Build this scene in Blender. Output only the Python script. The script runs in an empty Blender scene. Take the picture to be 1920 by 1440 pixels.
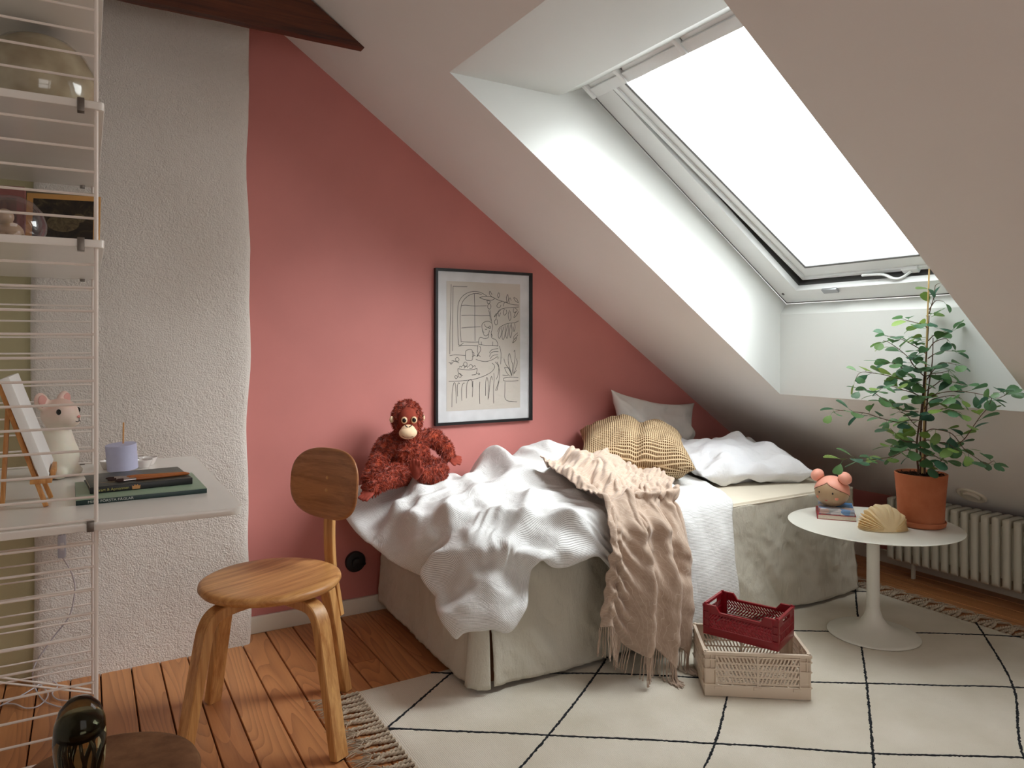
import bpy, bmesh, math, random
from mathutils import Vector, Matrix, noise, Euler
R = math.radians
scn = bpy.context.scene
col = scn.collection
# ---------------------------------------------------------------- camera
CAM_H = 1.15
cd = bpy.data.cameras.new('camera')
cam = bpy.data.objects.new('camera', cd); col.objects.link(cam)
cam.location = (0, 0, CAM_H)
cam.rotation_euler = (R(90), 0, R(-30.3))
cd.sensor_width = 36.0
cd.lens = 36.0 * 1368 / 1920
cd.shift_y = -(645 - 720) / 1920 * -1
cd.clip_start = .02
scn.camera = cam
# ---------------------------------------------------------------- light
scn.view_settings.view_transform = 'Standard'
scn.view_settings.look = 'None'
scn.view_settings.gamma = 1
scn.view_settings.exposure = 0.0
scn.view_settings.use_curve_mapping = False
w = bpy.data.worlds.new('overcast_sky'); scn.world = w; w.use_nodes = True
nt = w.node_tree; nt.nodes.clear()
def wn(t, **k):
    n = nt.nodes.new(t)
    for a, b in k.items(): setattr(n, a, b)
    return n
out = wn('ShaderNodeOutputWorld'); bg = wn('ShaderNodeBackground')
tc = wn('ShaderNodeTexCoord'); nz = wn('ShaderNodeTexNoise'); cr = wn('ShaderNodeValToRGB')
nz.inputs['Scale'].default_value = 3.2; nz.inputs['Detail'].default_value = 5
cr.color_ramp.elements[0].position = .36; cr.color_ramp.elements[0].color = (.78, .84, .90, 1)
cr.color_ramp.elements[1].position = .58; cr.color_ramp.elements[1].color = (1, 1, .985, 1)
nt.links.new(tc.outputs['Generated'], nz.inputs['Vector']); nt.links.new(nz.outputs['Fac'], cr.inputs['Fac'])
nt.links.new(cr.outputs['Color'], bg.inputs['Color']); bg.inputs['Strength'].default_value = 9.5
nt.links.new(bg.outputs[0], out.inputs[0])
def area(name, loc, rot, sx, sy, power, color=(1, 1, 1), portal=False):
    l = bpy.data.lights.new(name, 'AREA'); l.shape = 'RECTANGLE'; l.size = sx; l.size_y = sy
    l.energy = power; l.color = color
    o = bpy.data.objects.new(name, l); col.objects.link(o); o.location = loc; o.rotation_euler = rot
    if portal: l.cycles.is_portal = True
    return o
ALPHA = math.atan(.695)
# sky portal just outside the roof window
area('sky_portal', (2.36, 1.76, 1.86), (0, ALPHA, 0), 1.5, 1.0, 0, portal=True)
# soft fill lamp added behind the camera; that wall has no window
area('rear_fill_light', (.9, -1.5, 1.15), (R(86), 0, R(-4)), 1.5, 1.1, 13, (1.0, .97, .95))

# hazy sun behind thin cloud, coming in low over the near side of the roof
sl = bpy.data.lights.new('hazy_sun', 'SUN'); sl.energy = 11; sl.angle = R(50); sl.color = (.98, 1, 1.02)
so_ = bpy.data.objects.new('hazy_sun', sl); col.objects.link(so_); so_.rotation_euler = Vector((.62, -.78, .95)).to_track_quat('Z', 'Y').to_euler()
# ---------------------------------------------------------------- materials
def L(c):   # sRGB 0-255 to linear
    r = []
    for x in c[:3]:
        x = x / 255
        r.append(x / 12.92 if x <= .04045 else ((x + .055) / 1.055) ** 2.4)
    return (*r, 1)
class NT:
    def __init__(s, name, rough=.6, spec=.5, metal=0, **kw):
        m = bpy.data.materials.new(name); m.use_nodes = True; s.m = m; s.t = m.node_tree
        s.b = s.t.nodes['Principled BSDF']; s.b.inputs['Roughness'].default_value = rough
        s.b.inputs['Specular IOR Level'].default_value = spec; s.b.inputs['Metallic'].default_value = metal
        for k, v in kw.items(): s.b.inputs[k.replace('_', ' ')].default_value = v
    def n(s, t, **k):
        x = s.t.nodes.new(t)
        for a, b in k.items():
            if a.startswith('i_'): x.inputs[a[2:].replace('_', ' ')].default_value = b
            else: setattr(x, a, b)
        return x
    def l(s, a, b): s.t.links.new(a, b)
    def coord(s, kind='Object', scale=(1, 1, 1), rot=(0, 0, 0), rand=False):
        c = s.n('ShaderNodeTexCoord'); mp = s.n('ShaderNodeMapping'); mp.inputs['Scale'].default_value = scale
        mp.inputs['Rotation'].default_value = rot
        s.l(c.outputs[kind], mp.inputs['Vector'])
        if rand:
            oi = s.n('ShaderNodeObjectInfo'); mu = s.n('ShaderNodeVectorMath', operation='SCALE')
            cb = s.n('ShaderNodeCombineXYZ'); s.l(oi.outputs['Random'], cb.inputs[0]); s.l(oi.outputs['Random'], cb.inputs[1]); s.l(oi.outputs['Random'], cb.inputs[2])
            s.l(cb.outputs[0], mu.inputs[0]); mu.inputs['Scale'].default_value = 37; s.l(mu.outputs[0], mp.inputs['Location'])
        return mp.outputs[0]
    def noise(s, vec, scale, detail=4, rough=.5, dist=0):
        x = s.n('ShaderNodeTexNoise'); x.inputs['Scale'].default_value = scale; x.inputs['Detail'].default_value = detail
        x.inputs['Roughness'].default_value = rough; x.inputs['Distortion'].default_value = dist
        s.l(vec, x.inputs['Vector']); return x.outputs['Fac']
    def ramp(s, fac, stops):
        x = s.n('ShaderNodeValToRGB'); r = x.color_ramp
        while len(r.elements) < len(stops): r.elements.new(.5)
        for e, (p, c) in zip(r.elements, stops): e.position = p; e.color = c if len(c) == 4 else (*c, 1)
        s.l(fac, x.inputs['Fac']); return x.outputs['Color']
    def math(s, op, a, b=None):
        x = s.n('ShaderNodeMath', operation=op)
        for i, v in enumerate((a, b)):
            if v is None: continue
            if isinstance(v, (int, float)): x.inputs[i].default_value = v
            else: s.l(v, x.inputs[i])
        return x.outputs[0]
    def mix(s, fac, a, b, bt='MIX'):
        x = s.n('ShaderNodeMix', data_type='RGBA', blend_type=bt)
        for i, v in ((0, fac), (6, a), (7, b)):
            if isinstance(v, (int, float)): x.inputs[i].default_value = v
            elif isinstance(v, tuple): x.inputs[i].default_value = v
            else: s.l(v, x.inputs[i])
        return x.outputs[2]
    def bump(s, h, strength=.3, dist=.01):
        x = s.n('ShaderNodeBump'); x.inputs['Strength'].default_value = strength; x.inputs['Distance'].default_value = dist
        s.l(h, x.inputs['Height']); s.l(x.outputs[0], s.b.inputs['Normal'])
    def color(s, c):
        if isinstance(c, tuple): s.b.inputs['Base Color'].default_value = c
        else: s.l(c, s.b.inputs['Base Color'])
def simple(name, c, rough=.6, var=.06, nscale=12, bump=0, bscale=200, spec=.5, metal=0, **kw):
    """painted, glazed or plastic surface: one colour with a faint uneven tone and optional fine relief"""
    n = NT(name, rough, spec, metal, **kw); v = n.coord()
    c = L(c); d = tuple(max(0, x * (1 - var * 2)) for x in c[:3]) + (1,)
    n.color(n.ramp(n.noise(v, nscale), [(.35, d), (.65, c)]))
    if bump: n.bump(n.noise(v, bscale, 2), bump, .002)
    return n.m
def wood(name, c1, c2, axis='Y', ring=55, stretch=.06, rough=.45, bump=.08, rand=True):
    n = NT(name, rough)
    sc = {'X': (stretch, 1, 1), 'Y': (1, stretch, 1), 'Z': (1, 1, stretch)}[axis]
    v = n.coord('Object', sc, rand=rand)
    f = n.noise(v, ring, 5, .6, .4); g = n.noise(v, ring * 5, 3, .6)
    h = n.math('ADD', n.math('MULTIPLY', f, .75), n.math('MULTIPLY', g, .25))
    n.color(n.ramp(h, [(.36, L(c1)), (.6, L(c2))])); n.bump(h, bump, .002)
    return n.m
def glass(name, tint=(1, 1, 1), mixf=.04, rough=.02, edge=.3):
    m = bpy.data.materials.new(name); m.use_nodes = True; t = m.node_tree; t.nodes.clear()
    o = t.nodes.new('ShaderNodeOutputMaterial'); a = t.nodes.new('ShaderNodeBsdfTransparent'); g = t.nodes.new('ShaderNodeBsdfGlossy')
    a.inputs[0].default_value = (*tint, 1); g.inputs['Roughness'].default_value = rough
    fr = t.nodes.new('ShaderNodeLayerWeight'); mx = t.nodes.new('ShaderNodeMixShader'); fr.inputs[0].default_value = .5
    mr = t.nodes.new('ShaderNodeMapRange'); mr.inputs['To Min'].default_value = mixf; mr.inputs['To Max'].default_value = edge
    t.links.new(fr.outputs['Facing'], mr.inputs['Value']); t.links.new(mr.outputs[0], mx.inputs[0])
    t.links.new(a.outputs[0], mx.inputs[1]); t.links.new(g.outputs[0], mx.inputs[2]); t.links.new(mx.outputs[0], o.inputs[0])
    return m
# ---------------------------------------------------------------- mesh helpers
class MB:
    def __init__(s): s.v = []; s.f = []; s.mi = []; s.cur = 0
    def add(s, vs, fs):
        o = len(s.v); s.v += [tuple(v) for v in vs]; s.f += [tuple(i + o for i in f) for f in fs]; s.mi += [s.cur] * len(fs); return s
    def box(s, a, b, M=None, ch=0):
        if ch:
            return s.cbox(a, b, ch, M)
        vs = [Vector((x, y, z)) for z in (a[2], b[2]) for y in (a[1], b[1]) for x in (a[0], b[0])]
        if M: vs = [M @ v for v in vs]
        return s.add(vs, [(0, 2, 3, 1), (4, 5, 7, 6), (0, 1, 5, 4), (2, 6, 7, 3), (0, 4, 6, 2), (1, 3, 7, 5)])
    def cbox(s, a, b, ch, M=None):
        bm = bmesh.new(); bmesh.ops.create_cube(bm, size=1)
        for v in bm.verts: v.co = Vector([(a[i] + b[i]) / 2 + v.co[i] * (b[i] - a[i]) for i in range(3)])
        bmesh.ops.bevel(bm, geom=list(bm.edges), offset=ch, segments=2, affect='EDGES', profile=.6)
        if M: bm.transform(M)
        return s.bm(bm)
    def bm(s, bm):
        bm.verts.index_update()
        s.add([v.co.copy() for v in bm.verts], [[v.index for v in f.verts] for f in bm.faces]); bm.free(); return s
    def poly(s, pts, d, ch=0):
        """extrude a closed outline of points by vector d"""
        n = len(pts); P = [Vector(p) for p in pts]; d = Vector(d)
        return s.add(P + [p + d for p in P], [tuple(range(n))[::-1], tuple(range(n, 2 * n))] + [(i, (i + 1) % n, n + (i + 1) % n, n + i) for i in range(n)])
    def tube(s, pts, r, seg=8, closed=False, cap=True, flat=1, twist=0):
        P = [Vector(p) for p in pts]; n = len(P); rr = r if isinstance(r, (list, tuple)) else [r] * n
        vs = []; up = None
        for i in range(n):
            a = P[(i - 1) % n] if (closed or i > 0) else P[i]; b = P[(i + 1) % n] if (closed or i < n - 1) else P[i]
            t = (b - a).normalized()
            if up is None: up = t.orthogonal().normalized()
            up = (up - t * up.dot(t)); up = up.normalized() if up.length > 1e-6 else t.orthogonal().normalized()
            w_ = t.cross(up)
            for k in range(seg):
                an = 2 * math.pi * k / seg + twist * i
                vs.append(P[i] + (up * math.cos(an) + w_ * math.sin(an) * flat) * rr[i])
        fs = []
        m = n if closed else n - 1
        for i in range(m):
            j = (i + 1) % n
            for k in range(seg):
                k2 = (k + 1) % seg; fs.append((i * seg + k, i * seg + k2, j * seg + k2, j * seg + k))
        if cap and not closed: fs += [tuple(range(seg))[::-1], tuple(range((n - 1) * seg, n * seg))]
        return s.add(vs, fs)
    def lathe(s, prof, seg=32, c=(0, 0, 0), M=None, wob=None):
        vs = []; fs = []; n = len(prof)
        for i, (r, z) in enumerate(prof):
            for k in range(seg):
                a = 2 * math.pi * k / seg; q = r * (1 + (wob(a, z) if wob else 0))
                v = Vector((c[0] + q * math.cos(a), c[1] + q * math.sin(a), c[2] + z)); vs.append(M @ v if M else v)
        for i in range(n - 1):
            for k in range(seg):
                k2 = (k + 1) % seg; fs.append((i * seg + k, i * seg + k2, (i + 1) * seg + k2, (i + 1) * seg + k))
        if prof[0][0] > 1e-5: fs.append(tuple(range(seg))[::-1])
        if prof[-1][0] > 1e-5: fs.append(tuple(range((n - 1) * seg, n * seg)))
        return s.add(vs, fs)
    def ball(s, c, r, seg=20, rings=12, M=None):
        r = r if isinstance(r, (tuple, list)) else (r, r, r); vs = []; fs = []
        for i in range(rings + 1):
            t = math.pi * i / rings
            for k in range(seg):
                a = 2 * math.pi * k / seg
                v = Vector((math.sin(t) * math.cos(a) * r[0], math.sin(t) * math.sin(a) * r[1], math.cos(t) * r[2]))
                if M: v = M @ v
                vs.append(v + Vector(c))
        for i in range(rings):
            for k in range(seg):
                k2 = (k + 1) % seg; fs.append((i * seg + k, (i + 1) * seg + k, (i + 1) * seg + k2, i * seg + k2))
        return s.add(vs, fs)
    def grid(s, nu, nv, fn):
        vs = [fn(i / nu, j / nv) for j in range(nv + 1) for i in range(nu + 1)]
        return s.add(vs, [(j * (nu + 1) + i, j * (nu + 1) + i + 1, (j + 1) * (nu + 1) + i + 1, (j + 1) * (nu + 1) + i) for j in range(nv) for i in range(nu)])
    def build(s, name, m, parent=None, smooth=35, loc=None, rot=None, merge=0):
        me = bpy.data.meshes.new(name); me.from_pydata(s.v, [], s.f); me.update()
        for x in (m if isinstance(m, (list, tuple)) else [m]): me.materials.append(x)
        if len(me.materials) > 1: me.polygons.foreach_set('material_index', s.mi)
        if merge:
            bm = bmesh.new(); bm.from_mesh(me); bmesh.ops.remove_doubles(bm, verts=bm.verts, dist=merge); bm.to_mesh(me); bm.free()
        bm = bmesh.new(); bm.from_mesh(me); bmesh.ops.recalc_face_normals(bm, faces=bm.faces); bm.to_mesh(me); bm.free()
        if smooth:
            me.shade_smooth(); me.set_sharp_from_angle(angle=R(smooth))
        o = bpy.data.objects.new(name, me); col.objects.link(o)
        if parent is not None: o.parent = parent
        if loc: o.location = loc
        if rot: o.rotation_euler = rot
        return o
def tag(o, label=None, cat=None, group=None, kind=None):
    for k, v in (('label', label), ('category', cat), ('group', group), ('kind', kind)):
        if v: o[k] = v
    return o
def thing(name, label, cat, loc=(0, 0, 0), rz=0, group=None):
    o = bpy.data.objects.new(name, None); col.objects.link(o); o.location = loc; o.rotation_euler = (0, 0, rz)
    o.empty_display_size = .05
    return tag(o, label, cat, group)
def struct(o): o['kind'] = 'structure'; return o
def sub(o, lv=1):
    md = o.modifiers.new('s', 'SUBSURF'); md.levels = lv; md.render_levels = lv; return o
def cr_spline(P, n=8, closed=False):
    P = [Vector(p) for p in P]; out = []; m = len(P)
    for i in range(m if closed else m - 1):
        g = lambda k: P[k % m] if closed else P[max(0, min(m - 1, k))]
        a, b, c, d = g(i - 1), g(i), g(i + 1), g(i + 2)
        for k in range(n):
            t = k / n; out.append(.5 * ((2 * b) + (c - a) * t + (2 * a - 5 * b + 4 * c - d) * t * t + (3 * b - a - 3 * c + d) * t ** 3))
    if not closed: out.append(P[-1])
    return out
rnd = random.Random(7)
# ================================================================ room materials
def m_plaster(name, c, c2, bump, scale=150, rough=.85):
    n = NT(name, rough, .2); v = n.coord()
    f = n.noise(v, scale, 3, .55); g = n.noise(v, scale * .22, 2); big = n.noise(v, 2.2, 3)
    n.color(n.ramp(big, [(.35, L(c2)), (.65, L(c))]))
    n.bump(n.math('ADD', f, n.math('MULTIPLY', g, .8)), bump, .006); return n.m
M_pink = simple('dusty_pink_paint', (206, 130, 124), .62, .03, 4, .05, 300)
M_white = simple('white_wall_paint', (238, 235, 231), .7, .01, 3, .03, 250)
M_reveal = simple('white_reveal_paint', (220, 222, 219), .6, .01, 3)
M_rough = m_plaster('rough_white_plaster', (232, 224, 216), (222, 213, 204), .95, 185)
M_olive = m_plaster('pale_olive_plaster', (212, 204, 166), (204, 194, 156), .3, 60)
M_trim = simple('cream_trim_paint', (228, 220, 204), .45, .02)
M_frame = simple('white_lacquer', (238, 240, 240), .3, .01)
M_grey = simple('grey_rubber', (120, 120, 120), .6, .05)
M_beam = wood('dark_stained_beam', (52, 22, 10), (100, 48, 20), 'X', 30, .05, .55, .3)
def m_pine():
    n = NT('oiled_pine', .42, .4)
    v = n.coord('Object', (1, .13, 1), rand=True)
    # growth rings: a low-frequency field cut into many thin bands
    f = n.noise(v, 4.2, 2, .45, .3); rings = n.math('FRACT', n.math('MULTIPLY', f, 34))
    rings = n.math('POWER', rings, 2.2)
    fine = n.noise(n.coord('Object', (1, .05, 1), rand=True), 160, 3)
    oi = n.n('ShaderNodeObjectInfo')
    base = n.ramp(oi.outputs['Random'], [(0, L((186, 122, 76))), (.5, L((196, 134, 86))), (1, L((172, 108, 66)))])
    c = n.mix(n.math('MULTIPLY', rings, .6), base, L((118, 62, 36)))
    c = n.mix(n.math('MULTIPLY', fine, .35), c, L((224, 166, 108)))
    # knots
    vk = n.coord('Object', (1, .55, 1), rand=True)
    vo = n.n('ShaderNodeTexVoronoi', feature='F1'); vo.inputs['Scale'].default_value = 3.6; vo.inputs['Randomness'].default_value = 1; n.l(vk, vo.inputs['Vector'])
    k = n.ramp(vo.outputs['Distance'], [(.03, (1, 1, 1)), (.075, (0, 0, 0))])
    c = n.mix(k, c, L((92, 46, 24))); n.color(c)
    n.bump(n.math('ADD', rings, fine), .08, .002); return n.m
M_pine = m_pine()
# ================================================================ floor: boards laid towards the pink wall
floor = struct(MB().box((-2.1, -1.6, -.06), (3.75, 3.1, -.022)).build('floor', simple('dark_subfloor', (40, 24, 16), .9)))
seams = [-.045, .045, .14, .232, .323, .41, .517, .62, .727, .828, .925, 1.04]
x = -.045
while x > -2.05: x -= rnd.uniform(.09, .105); seams.insert(0, x)
x = 1.04
while x < 3.68: x += rnd.uniform(.095, .12); seams.append(x)
for a, b in zip(seams[:-1], seams[1:]):
    cuts = [-1.58, rnd.uniform(-.4, 1.2), 3.04]
    if abs(a - .828) < .01: cuts = [-1.58, .4, 2.555, 3.04]
    for y0, y1 in zip(cuts[:-1], cuts[1:]):
        g = .0020; dz = rnd.uniform(-.0008, .0008)
        mb = MB(); c = .0016
        top = [(a + g + c, y0 + .001), (b - g - c, y0 + .001), (b - g - c, y1 - .001), (a + g + c, y1 - .001)]
        low = [(a + g, y0), (b - g, y0), (b - g, y1), (a + g, y1)]
        mb.add([(p[0], p[1], dz) for p in top] + [(p[0], p[1], -.003) for p in low] + [(p[0], p[1], -.022) for p in low],
               [(0, 1, 2, 3), (4, 5, 1, 0), (5, 6, 2, 1), (6, 7, 3, 2), (7, 4, 0, 3), (8, 9, 5, 4), (9, 10, 6, 5), (10, 11, 7, 6), (11, 8, 4, 7)])
        mb.build('plank', M_pine, floor, smooth=0)
# ================================================================ walls
SL = lambda x: 2.89 - .695 * x
T = .1
pts = [(.3, 3.03, -.02), (3.75, 3.03, -.02), (3.75, 3.03, SL(3.75) + .05), (.2, 3.03, SL(.2) + .05)]
struct(MB().poly(pts, (0, T, 0)).build('wall_back', M_pink, smooth=0))
struct(MB().box((-.34, 3.0, -.02), (.3, 3.13, 2.8)).build('wall_alcove', M_olive, smooth=0))
struct(MB().box((3.65, -1.6, -.02), (3.75, 3.03, .4)).build('wall_right', M_pink, smooth=0))
struct(MB().box((-.44, 1.2, -.02), (-.34, 3.13, 2.8)).build('wall_left', M_white, smooth=0))
struct(MB().box((-2.1, 1.1, -.02), (-.34, 1.2, 2.8)).build('wall_left_return', M_white, smooth=0))
struct(MB().box((-2.2, -1.6, -.02), (-2.1, 1.2, 2.8)).build('wall_far_left', M_white, smooth=0))
struct(MB().box((-2.2, -1.7, -.02), (3.75, -1.6, 2.9)).build('wall_front', M_white, smooth=0))
struct(MB().box((-2.2, -1.7, 2.74), (.216, 3.13, 2.8)).build('ceiling', M_white, smooth=0))
# sloped ceiling with the deep roof-window recess
X0, X1, Y0, Y1 = 1.115, 2.846, 1.253, 2.348
s3 = lambda x, y: (x, y, SL(x))
mb = MB()
xs = [.2, X0, X1, 3.72]; ys = [-1.65, Y0, Y1, 3.05]
for i in range(3):
    for j in range(3):
        if i == 1 and j == 1: continue
        mb.add([s3(xs[i], ys[j]), s3(xs[i + 1], ys[j]), s3(xs[i + 1], ys[j + 1]), s3(xs[i], ys[j + 1])], [(0, 1, 2, 3)])
struct(mb.build('ceiling_slope', M_white, smooth=0, merge=1e-4))
K2 = 3.35; zt = SL(X0)
PT = [(X0, zt), (1.581, zt - .003), (1.705, 2.165), (2.89, 1.341), (X1, 1.289), (X1, SL(X1))]
mb = MB()
for i in (0, 1, 3, 4):
    (xa, za), (xb, zb) = PT[i], PT[i + 1]
    mb.add([(xa, Y0, za), (xa, Y1, za), (xb, Y1, zb), (xb, Y0, zb)], [(0, 1, 2, 3)])
for y in (Y0, Y1): mb.add([(x, y, z) for x, z in PT], [tuple(range(6))])
struct(mb.build('window_recess', M_reveal, smooth=0, merge=1e-4))
# chimney breast with hand-trowelled wavy corner
def chim(name):
    mb = MB(); nz_ = 60
    def edge(z): return .543 + .006 * math.sin(z * 5.3 + 1) + .004 * math.sin(z * 13) + .003 * noise.noise(Vector((0, 0, z * 9)))
    prof = []
    for j in range(nz_ + 1):
        z = -.01 + 2.76 * j / nz_; e = edge(z); f = 2.92 + .004 * noise.noise(Vector((3, 0, z * 3)))
        el = -.155 + .006 * math.sin(z * 4)
        row = [(el, 3.02, z), (el, f + .02, z), (el + .006, f + .006, z), (el + .02, f, z)]
        for k in range(1, 16):
            xx = el + .02 + (e - .02 - el - .02) * k / 16
            row.append((xx, f + .003 * noise.noise(Vector((xx * 6, 1, z * 6))), z))
        row += [(e - .02, f, z), (e - .006, f + .006, z), (e, f + .02, z), (e, 3.02, z)]
        prof.append(row)
    n = len(prof[0])
    mb.add([p for r in prof for p in r], [(j * n + i, j * n + i + 1, (j + 1) * n + i + 1, (j + 1) * n + i) for j in range(nz_) for i in range(n - 1)])
    return struct(mb.build(name, M_rough, smooth=60))
chim('wall_chimney')
struct(MB().cbox((.556, 3.012, 0), (3.64, 3.029, .066), .003).build('baseboard_back', M_trim))
struct(MB().cbox((3.634, -1.58, 0), (3.649, 3.01, .066), .003).build('baseboard_right', M_trim))
# dark collar beam running into the slope
bz = 2.262
bm_pts = []
for i in range(25):
    x = -.33 + i * (.905 + .33) / 24; bm_pts.append((x, 2.642, bz + .003 * noise.noise(Vector((x * 9, 0, 0)))))
bm_pts += [(.715, 2.642, 2.385), (.62, 2.642, 2.45), (-.33, 2.642, 2.45)]
bo = MB().poly(bm_pts, (0, .043, 0)).build('trim_beam', M_beam, smooth=0); struct(bo)
# round ventilation disc in the slope
v0 = thing('ceiling_vent', 'small round white air vent in the sloped ceiling above the radiator', 'vent', (3.496, 1.819, SL(3.496) - .001))
v0.rotation_euler = (0, ALPHA + math.pi, 0)
MB().lathe([(.062, 0), (.062, .004), (.056, .008), (.048, .006), (.044, .002)], 40).build('outer_ring', M_trim, v0)
MB().lathe([(.036, .001), (.036, .010), (.03, .014), (.015, .013), (0, .012)], 40).build('disc', M_trim, v0)
# ================================================================ roof window
win = thing('window_1', None, None); win['kind'] = 'structure'
win.location = (1.62, 0, K2 - .695 * 1.62); win.rotation_euler = (0, ALPHA, 0)
mb = MB()
def ring(mb, p0, p1, y0, y1, P0, P1, YY0, YY1, n0, n1):
    mb.box((P0, YY0, n0), (P1, y0, n1)); mb.box((P0, y1, n0), (P1, YY1, n1)); mb.box((P0, y0, n0), (p0, y1, n1)); mb.box((p1, y0, n0), (P1, y1, n1))
ring(mb, .14, 1.454, 1.28, 2.232, .108, 1.56, 1.18, 2.36, 0, .03); mb.build('casing', M_frame, win)
mb = MB(); ring(mb, .118, 1.537, 1.27, 2.338, .112, 1.5425, 1.26, 2.3435, -.0012, .002); mb.build('seal', M_grey, win)
mb = MB(); ring(mb, .13, 1.470, 1.25, 2.250, .02, 1.62, 1.1, 2.42, .03, .19); mb.build('outer_frame', M_grey, win)
MB().lathe([(.0065, 0), (.0065, -.003), (.003, -.004), (0, -.001)], 14, (1.470, 2.315, 0)).build('screw_cap', M_grey, win)
# sash, hinged at the top and standing a few degrees open
sash = bpy.data.objects.new('sash', None); col.objects.link(sash); sash.parent = win; sash.rotation_euler = (0, R(-2.9), 0); sash.empty_display_size = .05
sash.location = (.14, 0, 0)
mb = MB(); ring(mb, .0, 1.225, 1.42, 2.150, -.05, 1.318, 1.31, 2.222, -.004, .04); mb.build('sash_frame', M_frame, sash)
mb = MB(); ring(mb, -.02, 1.290, 1.36, 2.196, -.04, 1.305, 1.325, 2.214, -.014, -.004); mb.build('sash_molding', M_frame, sash)
mb = MB(); ring(mb, .006, 1.218, 1.427, 2.143, -.004, 1.229, 1.416, 2.154, -.008, -.003); mb.build('gasket', M_grey, sash)
MB().box((-.01, 1.41, .012), (1.24, 2.16, .016)).build('pane', glass('clear_glazing', (.97, .985, .98), .02, edge=.12), sash)
mb = MB(); ring(mb, .0, 1.24, 1.39, 2.165, -.10, 1.40, 1.20, 2.28, .041, .055); mb.build('cover_profile', M_grey, sash)
# ventilation bar along the head, with raised lips and brackets
bar = MB().cbox((.105, 1.26, -.032), (.150, 2.31, -.002), .004).build('ventilation_bar', M_frame, win)
for y0, y1 in ((2.13, 2.29), (1.82, 2.09), (1.30, 1.785)):
    MB().cbox((.070, y0, -.024), (.105, y1, -.018), .002).build('bar_lip', M_frame, win)
for y in (2.300, 2.11, 1.80):
    MB().cbox((.078, y - .010, -.040), (.146, y + .010, -.018), .003).build('bracket', M_frame, win)
h = MB(); h.tube(cr_spline([(1.300, 1.70, -.022), (1.306, 1.735, -.046), (1.300, 1.765, -.050), (1.290, 1.81, -.034), (1.288, 1.90, -.030)], 6), [.0095] * 25, 10, flat=.6)
h.build('lever_handle', M_frame, sash).location = (-.0, 0, 0); MB().cbox((1.286, 1.67, -.024), (1.312, 1.735, -.004), .004).build('handle_plate', M_frame, sash)
MB().cbox((1.450, 2.02, -.012), (1.476, 2.095, .0), .003).build('catch_plate', simple('brushed_metal', (176, 178, 180), .35, .05, metal=.7), win)
# ================================================================ helpers that place points seen in the room
_s, _c = math.sin(R(30.3)), math.cos(R(30.3))
def ray(u, v): a = (u - 960) / 1368; return Vector((_s + _c * a, _c - _s * a, -(v - 645) / 1368))
def atY(u, v, y): d = ray(u, v); return Vector((0, 0, CAM_H)) + d * (y / d.y)
def atD(u, v, zc): return Vector((0, 0, CAM_H)) + ray(u, v) * zc
def text(parent, s, size, loc, rot, m, name='lettering', width=None):
    cu = bpy.data.curves.new('t', 'FONT'); cu.body = s; cu.size = size; cu.extrude = .0002; cu.resolution_u = 2
    t = bpy.data.objects.new('t', cu); col.objects.link(t); dg = bpy.context.evaluated_depsgraph_get()
    me = bpy.data.meshes.new_from_object(t.evaluated_get(dg)); bpy.data.objects.remove(t); me.materials.clear(); me.materials.append(m)
    if width:
        w_ = max(v.co.x for v in me.vertices); k = width / w_
        for v in me.vertices: v.co.x *= k
    o = bpy.data.objects.new(name, me); col.objects.link(o); o.parent = parent; o.location = loc; o.rotation_euler = rot; return o
def fuse(mb, voxel=.006, it=6, fac=.5):
    """melt overlapping solids into one continuous surface; returns a bmesh-free MB"""
    me = bpy.data.meshes.new('f'); me.from_pydata(mb.v, [], mb.f)
    o = bpy.data.objects.new('f', me); col.objects.link(o)
    md = o.modifiers.new('r', 'REMESH'); md.mode = 'VOXEL'; md.voxel_size = voxel
    ms = o.modifiers.new('sm', 'SMOOTH'); ms.iterations = it; ms.factor = fac
    dg = bpy.context.evaluated_depsgraph_get(); e = o.evaluated_get(dg).to_mesh()
    r = MB(); r.add([v.co.copy() for v in e.vertices], [tuple(p.vertices) for p in e.polygons]); o.evaluated_get(dg).to_mesh_clear()
    bpy.data.objects.remove(o); return r
# ================================================================ shelving unit
M_lac = simple('warm_white_lacquer', (238, 226, 216), .32, .01)
M_board = simple('white_board', (238, 232, 224), .22, .01)
M_edge = simple('beige_board_edge', (206, 186, 164), .5, .03)
M_clip = simple('dull_steel', (120, 112, 104), .4, .05, metal=.8)
shelf = thing('shelving_unit', 'white wire ladder shelving unit with shelves and a deep desk board beside the chimney', 'shelf', (-.14, 2.3, 0))
def loc(o): o.location = -shelf.location; return o
rz = [1.889 - .05127 * k for k in range(-9, 36)]
rz = [z for z in rz if z > .03]
mb = MB(); mb.tube([(-.30, 0, 0), (.02, 0, 0)], .0029, 8); rung0 = None
for yy in (1.86, 2.76):
    pm = MB()
    for xx in (.02, -.30): pm.tube([(xx, yy, .002), (xx, yy, 2.36)], .0045, 12)
    p = loc(pm.build('side_panel', M_lac, shelf))
    for z in rz:
        if rung0 is None:
            o = mb.build('rung', M_lac, p); rung0 = o
        else: o = rung0.copy(); col.objects.link(o); o.parent = p
        o.location = (0, yy, z)
    if yy > 2:
        f = MB(); f.tube([(.018, yy, .006), (-.30, yy, .125)], .0035, 8); f.tube([(.018, yy, .016), (-.30, yy, .142)], .0035, 8); loc(f.build('brace', M_lac, shelf))
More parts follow.
